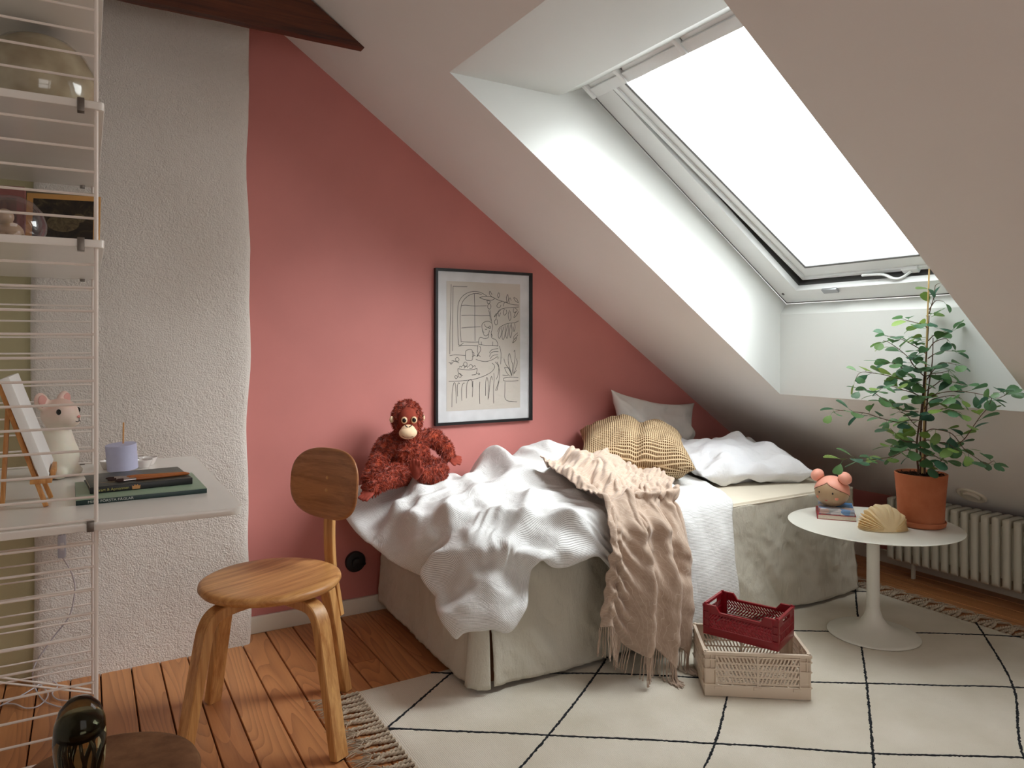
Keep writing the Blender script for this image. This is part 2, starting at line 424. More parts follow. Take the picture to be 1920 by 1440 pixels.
def shelf_board(x1, z, r, name):
    pts = [(-.32, 1.845)]
    for cx, cy, a0 in ((x1 - r, 1.845 + r, -90), (x1 - r, 2.775 - r, 0)):
        for k in range(7): a = R(a0 + 15 * k); pts.append((cx + r * math.cos(a), cy + r * math.sin(a)))
    pts.append((-.32, 2.775)); n = len(pts); c = .0012
    def inset(p, c): return (min(p[0], x1 - c) if p[0] > 0 else p[0], min(max(p[1], 1.845 + c), 2.775 - c))
    mb = MB(); P = [(*inset(p, c), z) for p in pts] + [(*p, z - c) for p in pts] + [(*p, z - .017 + c) for p in pts] + [(*inset(p, c), z - .017) for p in pts]
    fs = [tuple(range(n)), tuple(range(3 * n, 4 * n))[::-1]]
    for l_ in range(3): fs += [(l_ * n + i, l_ * n + (i + 1) % n, (l_ + 1) * n + (i + 1) % n, (l_ + 1) * n + i) for i in range(n)]
    mb.add(P, fs); return loc(mb.build(name, M_board, shelf))
shelf_board(.036, 1.683, .012, 'shelf'); shelf_board(.036, 1.379, .012, 'shelf'); shelf_board(.036, 1.967, .012, 'shelf')
db = shelf_board(.330, .757, .03, 'desk_board')
for yy, s_ in ((1.86, -1), (2.76, 1)):
    for z in (1.683, 1.379, 1.967, .757):
        cx = .016 if z < 1 and s_ < 0 else -.002
        loc(MB().cbox((cx - .014, yy - .020 if s_ < 0 else yy - .010, z - (.018 if z < 1 else .026)), (cx, yy + .004, z + .003), .001).build('clip', M_clip, shelf))
# ---------------------------------------------------------------- on the upper shelves
def m_glaze():
    n = NT('glazed_cream_ceramic', .12, .6); v = n.coord()
    n.color(n.ramp(n.noise(v, 14, 3), [(.3, L((150, 134, 108))), (.7, L((188, 174, 146)))])); n.b.inputs['Coat Weight'].default_value = .6; return n.m
bw = MB().lathe([(.05, 0), (.075, .006), (.115, .05), (.132, .10), (.134, .13), (.128, .165), (.108, .205), (.078, .232), (.06, .240), (.052, .236), (.045, .20), (.0, .05)], 56)
tag(bw.build('round_vase', m_glaze(), loc=(-.105, 2.22, 1.684)), 'large glossy cream round vase on the upper wire shelf', 'vase')
pv = thing('picture_card', 'dark animal picture card with an orange border, leaning on the middle shelf', 'picture', (-.06, 2.50, 1.380), R(-14))
pv.rotation_euler = (R(-7), 0, R(-12))
MB().cbox((-.095, 0, 0), (.095, .008, .212), .001).build('card', simple('orange_card', (214, 160, 92), .5), pv)
def m_photo(name, stops, sc, dist=1.5):
    n = NT(name, .35); v = n.coord(); n.color(n.ramp(n.noise(v, sc, 5, .6, dist), stops)); return n.m
MB().box((-.078, -.0012, .016), (.078, 0, .196)).build('print', m_photo('dark_print', [(.35, L((14, 12, 12))), (.55, L((48, 38, 26))), (.7, L((96, 84, 60)))], 18), pv, smooth=0)
MB().ball((-.0, -.0014, .125), (.042, .0006, .026), 20, 10).ball((.040, -.0014, .142), (.018, .0006, .014), 16, 8).build('printed_animal', m_photo('grey_brown_print', [(.3, L((60, 50, 34))), (.7, L((120, 104, 74)))], 60), pv)
fl = thing('book', 'dusty pink book cover standing half hidden behind the glass globe', 'book', (-.215, 2.60, 1.380), R(-10))
MB().cbox((-.09, 0, 0), (.06, .02, .235), .002).build('cover', simple('dusty_pink_cover', (150, 92, 86), .5), fl)
MB().box((-.07, -.001, .03), (.04, 0, .2)).build('print', m_photo('dim_print', [(.4, L((60, 30, 28))), (.6, L((120, 84, 70)))], 22), fl, smooth=0)
bk0 = thing('book', 'grey spined book standing behind the orange bordered card', 'book', (-.06, 2.60, 1.380), R(-10))
MB().cbox((-.125, 0, 0), (.085, .028, .232), .002).build('cover', simple('olive_grey_cover', (128, 116, 92), .6), bk0)
MB().box((-.121, .003, .226), (.0845, .025, .2335)).build('pages', simple('page_edges', (196, 186, 160), .8), bk0)
gl = thing('glass_globe', 'clear glass dome over a cream shell figurine on a black plate on the middle shelf', 'ornament', (-.16, 2.16, 1.380))
MB().lathe([(.03, 0), (.085, .004), (.115, .016), (.118, .02), (.11, .018), (.04, .010), (0, .010)], 40).build('plate', simple('black_glazed_plate', (22, 18, 18), .12), gl)
MB().lathe([(.066, .016), (.078, .045), (.079, .065), (.07, .095), (.05, .118), (.025, .130), (0, .133)], 36).build('dome', glass('faint_violet_glass', (.93, .86, .90), .05, edge=.35), gl)
f = MB(); r_ = random.Random(3)
for k in range(12):
    a = k * .9; c = Vector((.030 * math.cos(a), .03 * math.sin(a), .02)); pts = [c + Vector((.012 * math.cos(a + t * 1.3) * t, .012 * math.sin(a + t * 1.3) * t, .009 * t)) for t in [0, .8, 1.6, 2.4, 3.0]]
    f.tube(pts, [.007, .008, .007, .005, .002], 8)
f.ball((0, 0, .04), (.03, .03, .028)); f.ball((-.01, -.012, .078), .02)
f.build('shell_figurine', simple('cream_porcelain', (208, 190, 154), .3), gl)
# ---------------------------------------------------------------- on the desk board
ZD = .7575
M_beech = wood('golden_beech', (186, 120, 58), (220, 160, 92), 'Z', 60, .08, .4)
ea = thing('table_easel', 'small wooden table easel standing on the desk board', 'easel', (-.11, 2.14, ZD))
def bar(p, q, w_, t_, name, par, m=M_beech):
    p, q = Vector(p), Vector(q); d = q - p; L_ = d.length; z = d.normalized(); y = Vector((0, 1, 0)); x = y.cross(z).normalized(); y = z.cross(x)
    M = Matrix((x, y, z)).transposed().to_4x4(); M.translation = p
    return MB().cbox((-t_ / 2, -w_ / 2, 0), (t_ / 2, w_ / 2, L_), .0012, M).build(name, m, par)
bar((.028, -.055, .001), (-.075, .035, .30), .017, .010, 'leg', ea); bar((.034, .06, .001), (-.072, .045, .30), .017, .010, 'leg', ea)
bar((-.065, .02, .001), (-.055, .04, .24), .017, .010, 'leg', ea)
MB().cbox((-.005, -.065, .058), (.040, .105, .069), .002).build('tray', M_beech, ea); MB().cbox((.036, -.05, .066), (.046, .09, .088), .002).build('tray_lip', M_beech, ea)
cv = thing('canvas', 'blank white stretched canvas leaning on the small easel', 'canvas', (-.085, 2.20, ZD + .0703))
cv.rotation_euler = (0, R(-18.5), 0)
MB().cbox((-.008, -.14, .004), (.012, .14, .255), .0025).build('stretched_cloth', simple('primed_canvas', (246, 244, 240), .8, .01, 5, .1, 900), cv)
MB().cbox((-.0085, -.13, .014), (-.0082, .13, .245), .0001).build('stretcher_bars', M_beech, cv)
# rabbit figure
rb = thing('rabbit_lamp', 'white and pink rabbit figure lamp sitting behind the easel', 'lamp', (-.075, 2.53, ZD), R(-38))
b = MB(); b.ball((0, 0, .062), (.062, .058, .068)); b.ball((.0, 0, .095), (.05, .048, .06)); b.ball((.006, 0, .13), (.036, .036, .035))
b.ball((.012, 0, .186), (.052, .046, .047)); b.ball((.044, 0, .172), (.030, .028, .026)); b.ball((.0, 0, .012), (.048, .045, .014))
b.ball((.03, .03, .018), (.03, .02, .018)); b.ball((.03, -.03, .018), (.03, .02, .018))
for sy in (1, -1): b.ball((-.012, sy * .042, .225), (.012, .024, .030), M=Matrix.Rotation(-sy * .6, 3, 'X'))
def m_rabbit():
    n = NT('soft_vinyl', .5, .4); v = n.coord(); s = n.n('ShaderNodeSeparateXYZ'); n.l(v, s.inputs[0])
    n.b.inputs['Subsurface Weight'].default_value = .2; n.b.inputs['Subsurface Scale'].default_value = .01
    f = n.math('ADD', s.outputs[2], n.math('MULTIPLY', n.noise(v, 12), .06))
    n.color(n.ramp(f, [(.16, L((238, 230, 212))), (.26, L((236, 204, 190)))])); return n.m
fuse(b, .005, 5).build('body', m_rabbit(), rb, smooth=80)
for sy in (1, -1):
    MB().ball((-.004, sy * .045, .226), (.004, .016, .021), M=Matrix.Rotation(-sy * .6, 3, 'X')).build('inner_ear', simple('rose_vinyl', (226, 164, 152), .6), rb)
    MB().ball((.040, sy * .0385, .196), (.0075, .004, .0085), 14, 8).build('eye', simple('black_gloss', (16, 12, 14), .12), rb)
MB().ball((.0735, 0, .180), (.003, .006, .004), 10, 6).build('nose', simple('rose_nose', (226, 140, 130), .5), rb)
f = MB(); f.tube([(.0745, 0, .178), (.0745, 0, .169)], .0008, 6); f.tube(cr_spline([(.070, .010, .168), (.0738, .004, .165), (.0745, 0, .169), (.0738, -.004, .165), (.070, -.010, .168)], 4), .0008, 6)
f.build('mouth', simple('black_line', (30, 22, 22), .5), rb); MB().ball((-.068, .0, .03), .015, 14, 8).build('tail', simple('white_vinyl', (240, 234, 222), .6), rb)
# lavender drum on a gold foot
cn = thing('lavender_drum', 'lavender round paper drum on a gold foot with a thin wooden stick in it', 'ornament', (.098, 2.50, ZD))
MB().lathe([(.034, 0), (.036, .002), (.030, .006), (.012, .010), (.008, .016)], 32).build('foot', simple('brushed_gold', (206, 160, 66), .3, .05, metal=.8), cn)
pr_ = [(.0, .014), (.040, .014)]
for k in range(18): z = .0145 + k * .0042; pr_ += [(.0418, z), (.0424, z + .0021)]
pr_ += [(.0418, .0905), (0, .0915)]
dm = MB().lathe(pr_, 40).build('drum', simple('lavender_paper', (204, 204, 232), .7), cn); dm.rotation_euler = (R(3), R(-4), 0)
MB().tube([(0, 0, .09), (.001, 0, .155)], .0022, 8).build('stick', M_beech, cn)
# flower palette
pa = thing('paint_palette', 'white flower-shaped porcelain paint palette behind the lavender drum', 'palette', (.12, 2.635, ZD))
M_porc = simple('white_porcelain', (240, 232, 226), .15)
for k in range(6):
    a = k * math.pi / 3 + .2; c = (.056 * math.cos(a), .05 * math.sin(a), 0)
    MB().lathe([(.014, .001), (.018, 0), (.024, .012), (.029, .0245), (.0275, .025), (.022, .013), (.016, .005), (0, .0045)], 24, c).build('well', M_porc, pa)
MB().lathe([(.012, 0), (.02, .012), (.024, .0225), (.022, .023), (.016, .010), (0, .006)], 24).build('centre_well', M_porc, pa)
# books
bk = thing('book', 'dark green picture book lying at the bottom of the small stack on the desk', 'book', (.127, 2.20, ZD), R(1))
G = simple('dark_green_cover', (22, 52, 50), .4); Gt = simple('sage_cover', (150, 172, 146), .45, .03, 30)
MB().cbox((-.15, -.135, 0), (.147, -.131, .0125), .001).build('spine', G, bk)
MB().box((-.145, -.131, .002), (.143, .135, .0105)).build('pages', simple('white_pages', (226, 220, 206), .8), bk)
for z in (.0, .0105): MB().cbox((-.15, -.135, z), (.147, .14, z + .002), .0008).build('cover', [Gt if z else G], bk)
W_ = simple('pale_lettering', (214, 220, 212), .6)
text(bk, 'MINA FÖRSTA FÅGLAR', .0085, (-.125, -.1353, .0030), (R(90), 0, 0), W_, width=.10)
f = MB()
for k in range(6): f.ball((.10 + .006 * math.cos(k), .02 + .05 * k / 6 - .05, .01262), (.008, .003, .0002), 8, 4)
f.build('printed_plants', simple('dark_sprig', (70, 96, 76), .6), bk)
b2 = thing('book', 'black picture book with an orange crown on its spine lying on the green book', 'book', (.12, 2.235, ZD + .013), R(4))
K = m_photo('dark_forest_cover', [(.4, L((26, 30, 30))), (.62, L((52, 58, 46))), (.72, L((96, 78, 50)))], 30)
Kd = simple('black_spine', (24, 26, 26), .4)
MB().cbox((-.118, -.098, 0), (.124, -.093, .0165), .002).build('spine', Kd, b2)
MB().box((-.112, -.093, .002), (.12, .118, .0145)).build('pages', simple('white_pages_2', (220, 212, 196), .8), b2)
for z in (.0, .0145): MB().cbox((-.116, -.097, z), (.124, .122, z + .002), .0008).build('cover', K, b2)
text(b2, 'Grart & Apmannen', .010, (-.105, -.0984, .0045), (R(90), 0, 0), simple('yellow_lettering', (198, 190, 110), .6), width=.075)
MB().poly([(-.022, -.0985, .002), (-.004, -.0985, .002), (-.003, -.0985, .012), (-.007, -.0985, .010), (-.010, -.0985, .0145), (-.013, -.0985, .0105), (-.016, -.0985, .0145), (-.019, -.0985, .010), (-.023, -.0985, .012)], (0, -.0004, 0)).build('crown_emblem', simple('orange_crown', (222, 158, 96), .5), b2, smooth=0)
f = MB()
for k in range(7): f.box((-.09 + k * .025, -.04 + .012 * k, .0166), (-.09 + k * .025 + .05, -.037 + .012 * k, .0168))
f.build('printed_twigs', simple('tan_twigs', (186, 150, 110), .6), b2, smooth=0)
# brushes
M_br = wood('brown_brush_handle', (150, 80, 36), (190, 112, 56), 'X', 60, .1, .25)
M_bris = simple('dark_bristle', (50, 24, 18), .8); M_fer = simple('ferrule', (214, 206, 204), .2, metal=.9)
for k, (lab, x0, y0, a, L1) in enumerate((('paint brush with a flat dark bristle head, nearest the book spine', .066, 2.172, 5.5, .175), ('paint brush with brown bristles, middle one of three on the black book', .050, 2.196, 1.5, .19), ('paint brush lying furthest back of three on the black book', .046, 2.222, -3.5, .19))):
    o = thing('paint_brush', lab, 'brush', (x0, y0, ZD + .0345), R(a), 'paint brushes on the black book')
    w1 = .006 if k == 0 else .0045
    MB().tube([(0, 0, 0), (.008, 0, 0), (.02, 0, 0)], [.002, w1, w1 * .9], 10, flat=.5).build('bristles', M_bris, o)
    MB().tube([(.02, 0, 0), (.03, 0, 0), (.05, 0, 0)], [w1 * .9, .0045, .0034], 12, flat=.8).build('ferrule', M_fer, o)
    MB().tube([(.05, 0, 0), (.07, 0, 0), (.12, 0, 0), (L1, 0, 0), (L1 + .008, 0, 0)], [.0034, .0050, .0038, .0030, .001], 12).build('handle', M_br, o)
# cord with inline switch
cdp = thing('power_cord', 'pale cord with an inline switch hanging below the desk board to the floor', 'cord', (-.08, 2.7, 0))
P = [(121, 985, 2.62), (116, 1003, 2.62)]
pts = [atY(u, v, y) for u, v, y in P]
P2 = [(117, 1045, 2.64), (128, 1062, 2.68), (138, 1085, 2.72), (140, 1112, 2.74), (130, 1155, 2.76), (100, 1195, 2.78), (72, 1235, 2.79), (61, 1262, 2.78)]
pts2 = [atY(u, v, y) for u, v, y in P2]
fl_ = lambda u, v: (lambda d: Vector((0, 0, CAM_H)) + d * ((.006 - CAM_H) / d.z))(ray(u, v))
pts2 += [fl_(u, v) for u, v in [(66, 1290), (80, 1312), (100, 1322), (120, 1325), (150, 1316), (110, 1312), (98, 1300), (108, 1284), (80, 1270), (66, 1275), (90, 1300), (75, 1322), (50, 1328), (28, 1320), (5, 1320)]]
M_cord = simple('pale_cord', (206, 200, 206), .5)
off = -Vector(cdp.location)
MB().tube([p + off for p in cr_spline(pts, 6)], .0022, 8).tube([p + off for p in cr_spline(pts2, 8)], .0022, 8).build('cable', M_cord, cdp)
MB().tube([p + off for p in cr_spline([fl_(u, v) + Vector((0, 0, .003)) for u, v in [(97, 1250), (85, 1275), (50, 1300), (15, 1318), (-10, 1330)]], 6)], .0022, 8).build('cable', M_cord, cdp)
c0 = atY(116, 1024, 2.63) + off
sw = MB().cbox((c0.x - .011, c0.y - .009, c0.z - .036), (c0.x + .011, c0.y + .009, c0.z + .036), .005).build('switch', simple('pale_blue_plastic', (196, 198, 210), .35), cdp)
MB().cbox((c0.x - .004, c0.y - .011, c0.z - .012), (c0.x + .006, c0.y - .007, c0.z + .012), .002).build('rocker', simple('white_plastic', (220, 220, 224), .35), sw)
# ---------------------------------------------------------------- foreground stool and glass egg
st = thing('stool', 'round brown suede-topped stool in the near left corner', 'stool', (.03, 1.42, 0))
def m_suede():
    n = NT('brown_suede', .95, .1); v = n.coord(); n.color(n.ramp(n.noise(v, 9, 6, .65), [(.3, L((88, 58, 40))), (.55, L((124, 88, 62))), (.75, L((146, 110, 80)))])); n.bump(n.noise(v, 260, 2), .15, .002); return n.m
MB().lathe([(0, .385), (.13, .385), (.142, .392), (.148, .404), (.142, .416), (.128, .421), (0, .423)], 56, wob=lambda a, z: .012 * math.sin(a * 3 + 1)).build('seat', m_suede(), st, smooth=60)
for k in range(3):
    a = R(120 * k + 40); MB().tube([(.09 * math.cos(a), .09 * math.sin(a), .386), (.14 * math.cos(a), .14 * math.sin(a), 0)], [.014, .010], 14).build('leg', M_beech, st)
ge = thing('glass_paperweight', 'dark olive glass jellyfish paperweight on the brown stool', 'ornament', (-.008, 1.36, .4235)); ge.scale = (.90, .90, .90)
egg = [(.024, 0), (.030, .004), (.036, .03), (.0405, .07), (.0425, .105), (.040, .135), (.032, .160), (.018, .175), (0, .18)]
def m_thick():
    n = NT('olive_glass', .02, .5); n.b.inputs['Transmission Weight'].default_value = 1; n.b.inputs['IOR'].default_value = 1.22
    n.color((.62, .60, .36, 1)); return n.m
MB().lathe(egg, 48).build('egg_body', m_thick(), ge, smooth=80)
D_ = simple('black_glass', (10, 10, 8), .08)
MB().lathe([(0, .150), (.022, .146), (.033, .132), (.036, .118), (.030, .108), (.022, .112), (0, .116)], 32).build('jellyfish_bell', D_, ge, smooth=80)
f = MB(); r_ = random.Random(5)
for k in range(12):
    a = k * math.pi / 6; r0 = .014 + .014 * r_.random()
    f.tube(cr_spline([(r0 * math.cos(a), r0 * math.sin(a), .112), (r0 * 1.3 * math.cos(a + .1), r0 * 1.3 * math.sin(a + .1), .09), (r0 * 1.1 * math.cos(a + .3), r0 * 1.1 * math.sin(a + .3), .06), (r0 * .7 * math.cos(a + .4), r0 * .7 * math.sin(a + .4), .02)], 4), [.0028] * 12 + [.001], 8)
f.build('tentacles', simple('brown_glass', (40, 22, 12), .1), ge, smooth=80)
# ================================================================ chair
def m_oak(name, c1, c2, axis, rough=.38):
    return wood(name, c1, c2, axis, 42, .045, rough, .05, rand=False)
M_oak = m_oak('oak_veneer', (178, 118, 64), (220, 164, 102), 'X'); M_oakz = m_oak('oak_leg', (174, 114, 60), (220, 168, 106), 'Z')
ch = thing('dining_chair', 'light oak chair with a round seat and oval backrest in front of the pink wall', 'chair', (.48, 2.25, 0), math.atan2(.13, .27))
# local +X points to the back
sp = [(0, .418), (.13, .419), (.178, .423), (.197, .430), (.2045, .440), (.203, .449), (.192, .4545), (.16, .4535), (.08, .4505), (0, .4495)]
MB().lathe(sp, 72).build('seat', M_oak, ch, smooth=60)
path = cr_spline([(.07, 0, .405), (.13, 0, .4045), (.17, 0, .402), (.196, 0, .392), (.214, 0, .368), (.225, 0, .33), (.252, 0, .2), (.272, 0, .1), (.292, 0, .003)], 4)
def strip(path, w_, t_, bevel=.003):
    mb = MB(); prof = [(-w_ / 2 + bevel, -t_ / 2), (w_ / 2 - bevel, -t_ / 2), (w_ / 2, -t_ / 2 + bevel), (w_ / 2, t_ / 2 - bevel), (w_ / 2 - bevel, t_ / 2), (-w_ / 2 + bevel, t_ / 2), (-w_ / 2, t_ / 2 - bevel), (-w_ / 2, -t_ / 2 + bevel)]
    n = len(path); vs = []
    for i, p in enumerate(path):
        a = path[max(0, i - 1)]; b_ = path[min(n - 1, i + 1)]; t = (Vector(b_) - Vector(a)).normalized(); nn = Vector((t.z, 0, -t.x))
        for y, z in prof: vs.append(Vector(p) + Vector((0, y, 0)) + nn * z)
    fs = [(i * 8 + k, i * 8 + (k + 1) % 8, (i + 1) * 8 + (k + 1) % 8, (i + 1) * 8 + k) for i in range(n - 1) for k in range(8)] + [tuple(range(8))[::-1], tuple(range((n - 1) * 8, n * 8))]
    return mb.add(vs, fs)
for a in (0, 90, 180, 270):
    l_ = strip(path, .046, .030).build('leg', M_oakz, ch, rot=(0, 0, R(a)))
    MB().lathe([(.012, .0), (.012, .003)], 12, (.292, 0, 0)).build('foot_pad', simple('black_felt', (20, 18, 18), .9), l_)
up = cr_spline([(.2655, 0, .262), (.250, 0, .34), (.235, 0, .42), (.228, 0, .50), (.228, 0, .58), (.236, 0, .66), (.246, 0, .74)], 5)
strip(up, .042, .016, .002).build('back_post', M_oakz, ch)
# oval backrest, a bent plate
mb = MB(); NA = 64; rings = [0, .35, .7, .93, .985, 1.0]; vs = []
def se(a, k, e=2.7):
    c_, s_ = math.cos(a), math.sin(a); return (.157 * k * abs(c_) ** (2 / e) * (1 if c_ > 0 else -1), .114 * k * abs(s_) ** (2 / e) * (1 if s_ > 0 else -1))
for side in (0, 1):
    for k in rings:
        for i in range(NA):
            y, z = se(2 * math.pi * i / NA, k); th_ = .0065 if k < .98 else (.0045 if k < .999 else .0)
            x = -.55 * y * y * 1.6 + (th_ if side else -th_); vs.append((x, y, z))
nr = len(rings); fs = []
for side in (0, 1):
    o_ = side * nr * NA
    for r_ in range(nr - 1):
        for i in range(NA):
            j = (i + 1) % NA; q = (o_ + r_ * NA + i, o_ + r_ * NA + j, o_ + (r_ + 1) * NA + j, o_ + (r_ + 1) * NA + i); fs.append(q if side else q[::-1])
mb.add(vs, fs); bk_ = mb.build('backrest', m_oak('oak_back', (142, 88, 52), (182, 122, 76), 'Y'), ch, smooth=60, merge=1e-5)
bk_.location = (.222, 0, .698); bk_.rotation_euler = (0, R(5), 0)
for z in (.018, -.022): MB().ball((-.0065, 0, z), (.002, .006, .006), 14, 8).build('plug', M_oakz, bk_)
# ================================================================ round wall outlet
so = thing('wall_outlet', 'round black wall outlet low on the pink wall behind the chair', 'outlet', (.992, 3.029, .223)); so.rotation_euler = (R(90), 0, 0)
M_bk = simple('matte_black_plastic', (12, 12, 14), .45)
MB().lathe([(.043, 0), (.044, .012), (.041, .018), (.03, .020), (0, .020)], 40).build('plate', M_bk, so)
MB().lathe([(.020, .02), (.019, .034), (.0, .036)], 24).build('plug', M_bk, so)
MB().tube(cr_spline([(0, 0, .03), (.02, -.01, .03), (.036, -.014, .02), (.044, -.014, .006)], 5), .004, 8).build('cable', M_bk, so)
# ================================================================ framed print
fr = thing('framed_print', 'black framed line drawing of a woman at a table, hung on the pink wall', 'picture', (1.617, 3.03, 1.137))
W2, H2 = .257, .357; y0 = -.022
M_fb = simple('black_frame', (20, 20, 24), .4)
def mitre(side):
    t = .0125; X, Z = W2, H2; x, z = W2 - t, H2 - t
    q = {'t': [(-X, Z), (X, Z), (x, z), (-x, z)], 'b': [(-X, -Z), (-x, -z), (x, -z), (X, -Z)], 'l': [(-X, -Z), (-X, Z), (-x, z), (-x, -z)], 'r': [(X, -Z), (x, -z), (x, z), (X, Z)]}[side]
    MB().poly([(a, y0, b) for a, b in q], (0, .021, 0)).build('frame_rail', M_fb, fr, smooth=0)
for s_ in 'tblr': mitre(s_)
MB().box((-W2 + .012, -.008, -H2 + .012), (W2 - .012, -.005, H2 - .012)).build('mount', simple('white_mount', (226, 226, 228), .7), fr, smooth=0)
MB().box((-.197, -.0088, -.294), (.194, -.008, .301)).build('paper', simple('greige_paper', (208, 200, 190), .8, .02, 3), fr, smooth=0)
DR = [
 [(237,225),(234,400),(228,600),(226,780)],[(252,240),(250,420),(247,620),(247,755)],[(252,240),(300,242),(365,243)],
 [(296,705),(290,600),(288,450),(300,360),(345,305),(410,282),(470,290),(520,318)],[(316,685),(308,560),(310,440),(330,360),(380,312),(430,298),(480,305)],
 [(420,300),(424,400),(424,520),(426,675)],[(318,395),(350,390),(420,397),(520,395)],[(318,472),(400,470),(470,474),(545,472)],[(318,572),(390,565),(470,562)],
 [(545,430),(552,480),(560,530)],[(535,430),(545,480),(548,515)],[(318,680),(400,685),(455,683)],[(296,716),(360,710),(450,715)],[(290,600),(298,705),(335,690)],
 [(462,330),(500,322),(560,325),(600,345),(650,362),(720,385),(775,390)],[(462,330),(500,345),(560,350),(585,335)],[(560,325),(540,300),(545,280),(562,310)],
 [(520,350),(530,380),(548,362),(520,350)],[(527,395),(530,415),(545,420),(553,400),(540,378),(527,395)],[(610,330),(605,310),(615,292),(622,315),(610,335)],[(640,362),(610,375),(600,400),(620,412),(632,390)],
 [(680,372),(675,335),(685,305),(692,340),(685,372)],[(700,375),(695,350),(705,332),(714,355)],[(770,372),(745,355),(735,330),(760,345),(770,372)],[(650,400),(660,370),(680,365)],
 [(775,405),(720,410),(660,415),(620,430),(600,460),(580,485),(590,462),(610,455)],[(600,465),(592,500),(580,520),(590,548),(605,535),(600,500)],[(660,420),(650,450),(660,470),(678,450),(672,425)],[(700,430),(690,470),(700,512),(712,490),(705,440)],[(735,415),(730,440),(745,450),(762,430),(745,415)],[(750,440),(735,490),(760,465),(770,440)],[(630,430),(610,450),(618,480),(630,450)],
 [(775,515),(740,530),(690,535),(650,550),(620,570),(605,600)],[(740,535),(745,570),(735,600),(728,560)],[(715,535),(720,600),(708,650),(700,600),(708,545)],[(690,540),(690,610),(680,655),(670,620),(684,550)],[(665,548),(665,620),(650,665),(640,630),(655,560)],[(640,560),(635,620),(620,655),(610,625),(628,570)],[(765,610),(735,640),(740,660),(768,625)],[(725,692),(735,665),(755,650),(750,670),(725,692)],
 [(483,575),(482,545),(500,525),(530,518),(555,530),(565,555),(560,590),(555,610),(565,640)],[(500,540),(510,560),(530,570),(550,575)],[(483,575),(488,600),(500,630),(520,632),(535,615),(540,590)],[(505,580),(515,583),(522,578)],[(487,590),(492,603),(500,606)],[(535,565),(543,555),(550,565),(540,575),(535,565)],
 [(535,620),(530,648),(500,655),(470,645),(457,665),(455,700)],[(555,620),(560,650),(590,665),(605,690),(607,715)],[(475,680),(478,705)],[(567,680),(566,710)],[(455,700),(480,705),(520,712),(560,712),(610,715)],[(450,705),(445,750),(450,775),(440,800),(470,750),(465,715)],[(540,770),(560,745),(610,735)],[(540,800),(560,765),(612,760)],[(545,820),(570,790),(610,785)],[(432,820),(460,830),(510,838),(560,825),(605,800),(608,820)],[(440,800),(455,790),(470,800)],
 [(352,755),(352,820),(375,828),(405,822),(403,750),(375,743),(352,755)],[(403,760),(418,770),(415,795),(403,800)],[(415,790),(430,792)],
 [(225,792),(270,785),(350,790)],[(218,845),(240,850),(265,835),(300,850)],[(270,815),(285,805),(300,820),(292,835),(275,832),(270,815)],[(240,835),(250,828),(262,835)],[(230,850),(235,860),(245,852)],
 [(290,895),(350,903),(400,903),(443,893)],[(290,895),(292,920),(310,942),(330,948)],[(443,893),(440,920),(432,940),(400,945)],[(333,860),(345,842),(362,850),(362,870),(345,875),(333,860)],[(318,880),(333,868),(345,880),(338,895)],[(345,885),(360,875),(370,890)],[(375,880),(390,862),(408,875),(400,893),(380,892)],[(408,880),(425,870),(428,885)],[(300,885),(310,875),(318,885)],
 [(290,945),(300,933),(315,940),(315,960),(300,962),(290,945)],[(264,960),(275,948),(288,962),(275,975),(264,960)],[(440,935),(455,930),(465,938),(450,942)],
 [(218,995),(300,993),(400,982),(480,960),(550,925),(580,890),(578,865),(560,850)],
 [(242,1200),(245,1090),(258,1010),(272,1030),(278,1170)],[(288,1115),(285,1040),(295,1008),(305,1015)],[(322,1150),(320,1060),(330,1015),(345,1010)],[(358,1130),(360,1030),(375,990),(400,985),(405,1040)],[(405,1120),(408,1050),(410,990)],[(465,1175),(462,1080),(465,1000)],[(510,1110),(512,1000),(520,965),(530,1000),(530,1140)],[(535,1130),(545,1000),(558,955),(562,985)],[(575,1170),(573,1060),(578,980),(576,930)],
 [(585,840),(610,870),(622,930),(615,1000),(600,1070)],[(600,840),(615,880),(610,940),(595,980)],[(620,715),(632,770),(630,860)],[(615,990),(600,1040),(588,1070)],
 [(655,815),(670,860),(700,900),(715,955)],[(690,800),(692,850),(705,900),(720,950)],[(690,800),(700,775),(715,830),(725,870),(718,950)],[(735,760),(742,750),(745,800),(735,870),(728,950)],[(755,815),(762,850),(750,890),(735,930)],[(660,885),(680,930),(705,955)],[(660,885),(690,890),(710,930)],[(645,945),(690,950)],[(757,905),(735,935)],
 [(655,970),(655,990),(710,993),(770,990)],[(655,970),(710,962),(770,965)],[(665,1000),(663,1080),(662,1120),(680,1148),(720,1155),(760,1158)]]
f = MB(); fo = Vector(fr.location)
for ln in DR:
    pp = [atY(790 + x / 4.235, 480 + y / 4.235, 3.021) - fo for x, y in ln]
    f.tube(cr_spline(pp, 5), .0012, 5, flat=1)
for i, v in enumerate(f.v): f.v[i] = (v[0], -.0090 + (v[1] - (3.021 - fo.y)) * .15, v[2])
ld = f.build('line_drawing', simple('black_ink', (34, 32, 34), .7), fr)
MB().box((-W2 + .012, -.0135, -H2 + .012), (W2 - .012, -.0125, H2 - .012)).build('glazing', glass('picture_glass', (1, 1, 1), .01, edge=.1), fr, smooth=0)
